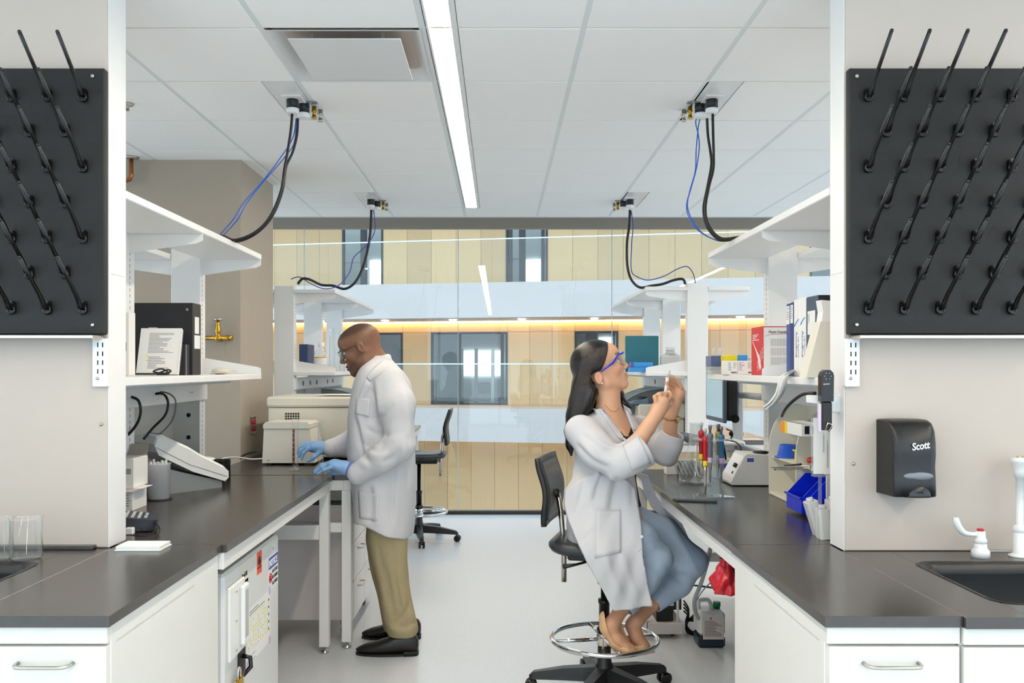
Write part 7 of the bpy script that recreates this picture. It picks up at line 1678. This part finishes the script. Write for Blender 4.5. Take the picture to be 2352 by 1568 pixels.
    for sgm in ([(1490, 1232), (1520, 1226), (1545, 1232)], [(1495, 1242), (1525, 1240), (1550, 1250)], [(1505, 1255), (1535, 1255), (1555, 1265)], [(1530, 1300), (1550, 1310), (1575, 1308)], [(1535, 1310), (1550, 1322), (1565, 1335)], [(1484, 1305), (1492, 1315), (1498, 1330)], [(1482, 1320), (1490, 1330), (1492, 1345)], [(1475, 1150), (1485, 1165), (1500, 1172)]): crease(g, sgm)
    sdf_obj(g, 'jeans', JE, t)
    # ---- pumps
    NU = mat('nude_leather', (222, 176, 128), .3, noise=.03)
    for (dx, Y, j) in ((0, 3.745, 0), (1, 3.822, 1)):
        q = (lambda px, py, dY=0: w(px + (36 if j else 0), py - (3 if j else 0), Y + dY))
        g = Grid(np.array(q(1372, 1510)) - np.array([0, .06, .02]), np.array(q(1476, 1392)) + np.array([0, .06, .0]), .003)
        g.chain([q(1393, 1418, .012), q(1396, 1440, .012), q(1418, 1472, .004), q(1440, 1490, -.006), q(1466, 1499.5, -.012)], [.031, .032, .033, .028, .006], .02)
        g.sub(pxpoly([(a + (36 if j else 0), b - (3 if j else 0)) for a, b in ((1386, 1390), (1390, 1425), (1398, 1452), (1408, 1472), (1422, 1482), (1452, 1474), (1475, 1440), (1470, 1380))], Y, Y - .1, Y + .1), .003)
        g.sub((lambda x, y, z, z0=q(1440, 1504).z: z - z0 + 0 * x + 0 * y, np.array(g.lo), np.array([g.lo[0] + .3, g.lo[1] + .2, q(1440, 1504).z])), 0)
        sh = sdf_obj(g, 'pump', NU, t)
        MB().tube([q(1389, 1440, .012), q(1386, 1462, .012), q(1384.5, 1490, .012)], [.013, .0055, .004], 10).build('stiletto_heel', NU, sh)
    # ---- hair
    HR = mat('dark_hair', (13, 11, 10), .30, noise=.4, ns=30, stretch=(6, 6, .35), bump=.2, bs=60, spec=.5)
    g = Grid((.24, 3.70, 1.02), (.72, 4.12, 1.63), .0036)
    g.add(ellip(np.array(o) + R @ np.array((-.018, 0, .036)), (.112, .090, .097), R), 0)
    g.chain([w(1352, 845, 3.90), w(1346, 890, 3.885), w(1334, 925, 3.875), w(1322, 955, 3.86), w(1312, 990, 3.86), w(1310, 1020, 3.865), w(1312, 1045, 3.87)], [.062, .060, .050, .038, .026, .016, .006], .03)
    g.chain([w(1350, 845, 3.97), w(1348, 900, 3.97), w(1342, 940, 3.95), w(1320, 980, 3.92)], [.065, .062, .05, .02], .03)
    g.chain([w(1372, 860, 3.985), w(1400, 890, 4.005), w(1420, 905, 4.0), w(1432, 925, 3.97), w(1450, 937, 3.955)], [.05, .035, .024, .016, .005], .02)
    g.sub(pxpoly([(1404, 778), (1399, 800), (1390, 828), (1381, 850), (1366, 855), (1357, 858), (1353, 866), (1358, 880), (1373, 891), (1377, 905), (1366, 921), (1392, 926), (1410, 900), (1500, 900), (1500, 778)], 3.86, 3.5, 3.958), .006)
    g.sub(ellip(np.array(o) + R @ np.array((.085, .0, -.02)), (.075, .10, .10), R), .01)
    sdf_obj(g, 'hair', HR, t, smooth=2)
    # loose strands lying on the hair
    st_m = MB(); rnd = random.Random(3)
    for k in range(320):
        u = rnd.random(); x0 = 1398 - 62 * u + rnd.uniform(-3, 3); y0_ = 793 + 30 * u ** 2 + rnd.uniform(0, 10)
        end = (1350 - 40 * u + rnd.uniform(-8, 10), 925 + 95 * u * rnd.random()); mid = (1372 - 46 * u + rnd.uniform(-4, 4), 860 + rnd.uniform(-10, 10)); pts = []
        for a in np.linspace(0, 1, 12):
            px = (1 - a) ** 2 * x0 + 2 * a * (1 - a) * mid[0] + a * a * end[0]; py = (1 - a) ** 2 * y0_ + 2 * a * (1 - a) * mid[1] + a * a * end[1]
            h = g.hit(px, py)
            if h is None: break
            pts.append(h - Vector((0, .0006, 0)))
        if len(pts) > 4: st_m.tube(pts, [.0006] + [.0014] * 3 + [.0004], 4, cap=False)
    st_m.build('hair_strands', mat('hair_sheen', (44, 36, 32), .28, spec=.6), t, kind='stuff')
    # ---- goggles, jewellery, watch, tube
    P = lambda p: Vector(L(p)); BF = mat('goggle_blue', (22, 52, 222), .3)
    for q in (-1, 1): MB().tube([P((-.012, q * .084, -.016)), P((.02, q * .082, -.004)), P((.045, q * .078, .004)), P((.052, q * .075, .006)), P((.075, q * .062, .024)), P((.092, q * .045, .034))], [.0025, .0042, .0046, .0052, .0042, .0036], 8).build('goggle_temple', BF, t)
    MB().tube([P((.120 - .36 * (u - .5) ** 2 * .8, (u - .5) * .115, .036 - .012 * abs(u - .5))) for u in np.linspace(0, 1, 14)], .0036, 8).build('goggle_brow', BF, t)
    mb = MB(); mb.sheet(lambda u, v: P((.119 - .36 * (u - .5) ** 2 * .9 - .004 * v, (u - .5) * .112, .034 - .055 * v * (1 - .4 * math.exp(-((u - .5) / .07) ** 2)))), 20, 6, .0015); mb.build('goggle_lens', glass('lens_clear', (.93, .95, .96), 1.5, haze=.02, boost=1.8), t)
    e = P((-.022, -.088, -.066)); MB().ell(e, .0045, 10, 8).build('earring', mat('pearl', (236, 232, 226), .2), t)
    MB().tube([w(1391, 930, 3.873), w(1400, 940, 3.862), w(1408, 944.5, 3.862), w(1416, 943, 3.868), w(1422, 936, 3.88)], .0012, 6, sub=4).build('necklace', BRASS, t)
    wc = wrF + (elF - wrF) * .06; ax = (elF - wrF).normalized(); GD = mat('watch_gold', (196, 156, 70), .25, 1.0)
    u_ = ax.orthogonal().normalized(); v_ = ax.cross(u_)
    wt = None
    for k in range(20):
        a = 2 * math.pi * k / 20; dv = u_ * math.cos(a) + v_ * math.sin(a); cc = wc + dv * .030
        b = MB().box(-.0045, .0045, -.0042, .0042, -.0022, .0022, .001); M = Matrix((dv.cross(ax), ax, dv)).transposed(); b.v = [tuple(cc + M @ Vector(p)) for p in b.v]; b.build('watch_link', GD, t)
    dv = (Vector((.75, -.65, 0)) - ax * Vector((.75, -.65, 0)).dot(ax)).normalized(); cc = wc + dv * .031
    MB().tube([cc, cc + dv * .008], .0165, 24).build('watch_case', GD, t); MB().tube([cc + dv * .008, cc + dv * .0085], .0135, 24).build('watch_dial', mat('dial', (214, 206, 190), .3), t)
    MB().torus(w(1536, 922, 3.795), .0095, .0013, 18, 6).build('ring', BRASS, t)
    return t
build_woman()
a, b = w(1527, 908, 3.832), w(1534, 866, 3.838); t = thing('sample_tube', 'small white capped sample tube held up by the woman', 'tube', a); d = (b - a).normalized()
MB().tube([a, a + d * .006, b], [.004, .0072, .0078], 14).build('tube', mat('tube_white', (236, 238, 240), .3, alpha=.9), t)
MB().tube([b, b + d * .004, b + d * .030], [.0095, .0095, .009], 14).build('cap', glass('cap_frost', (.86, .88, .9), 1.4, haze=.35, hcol=(236, 238, 240)), t)
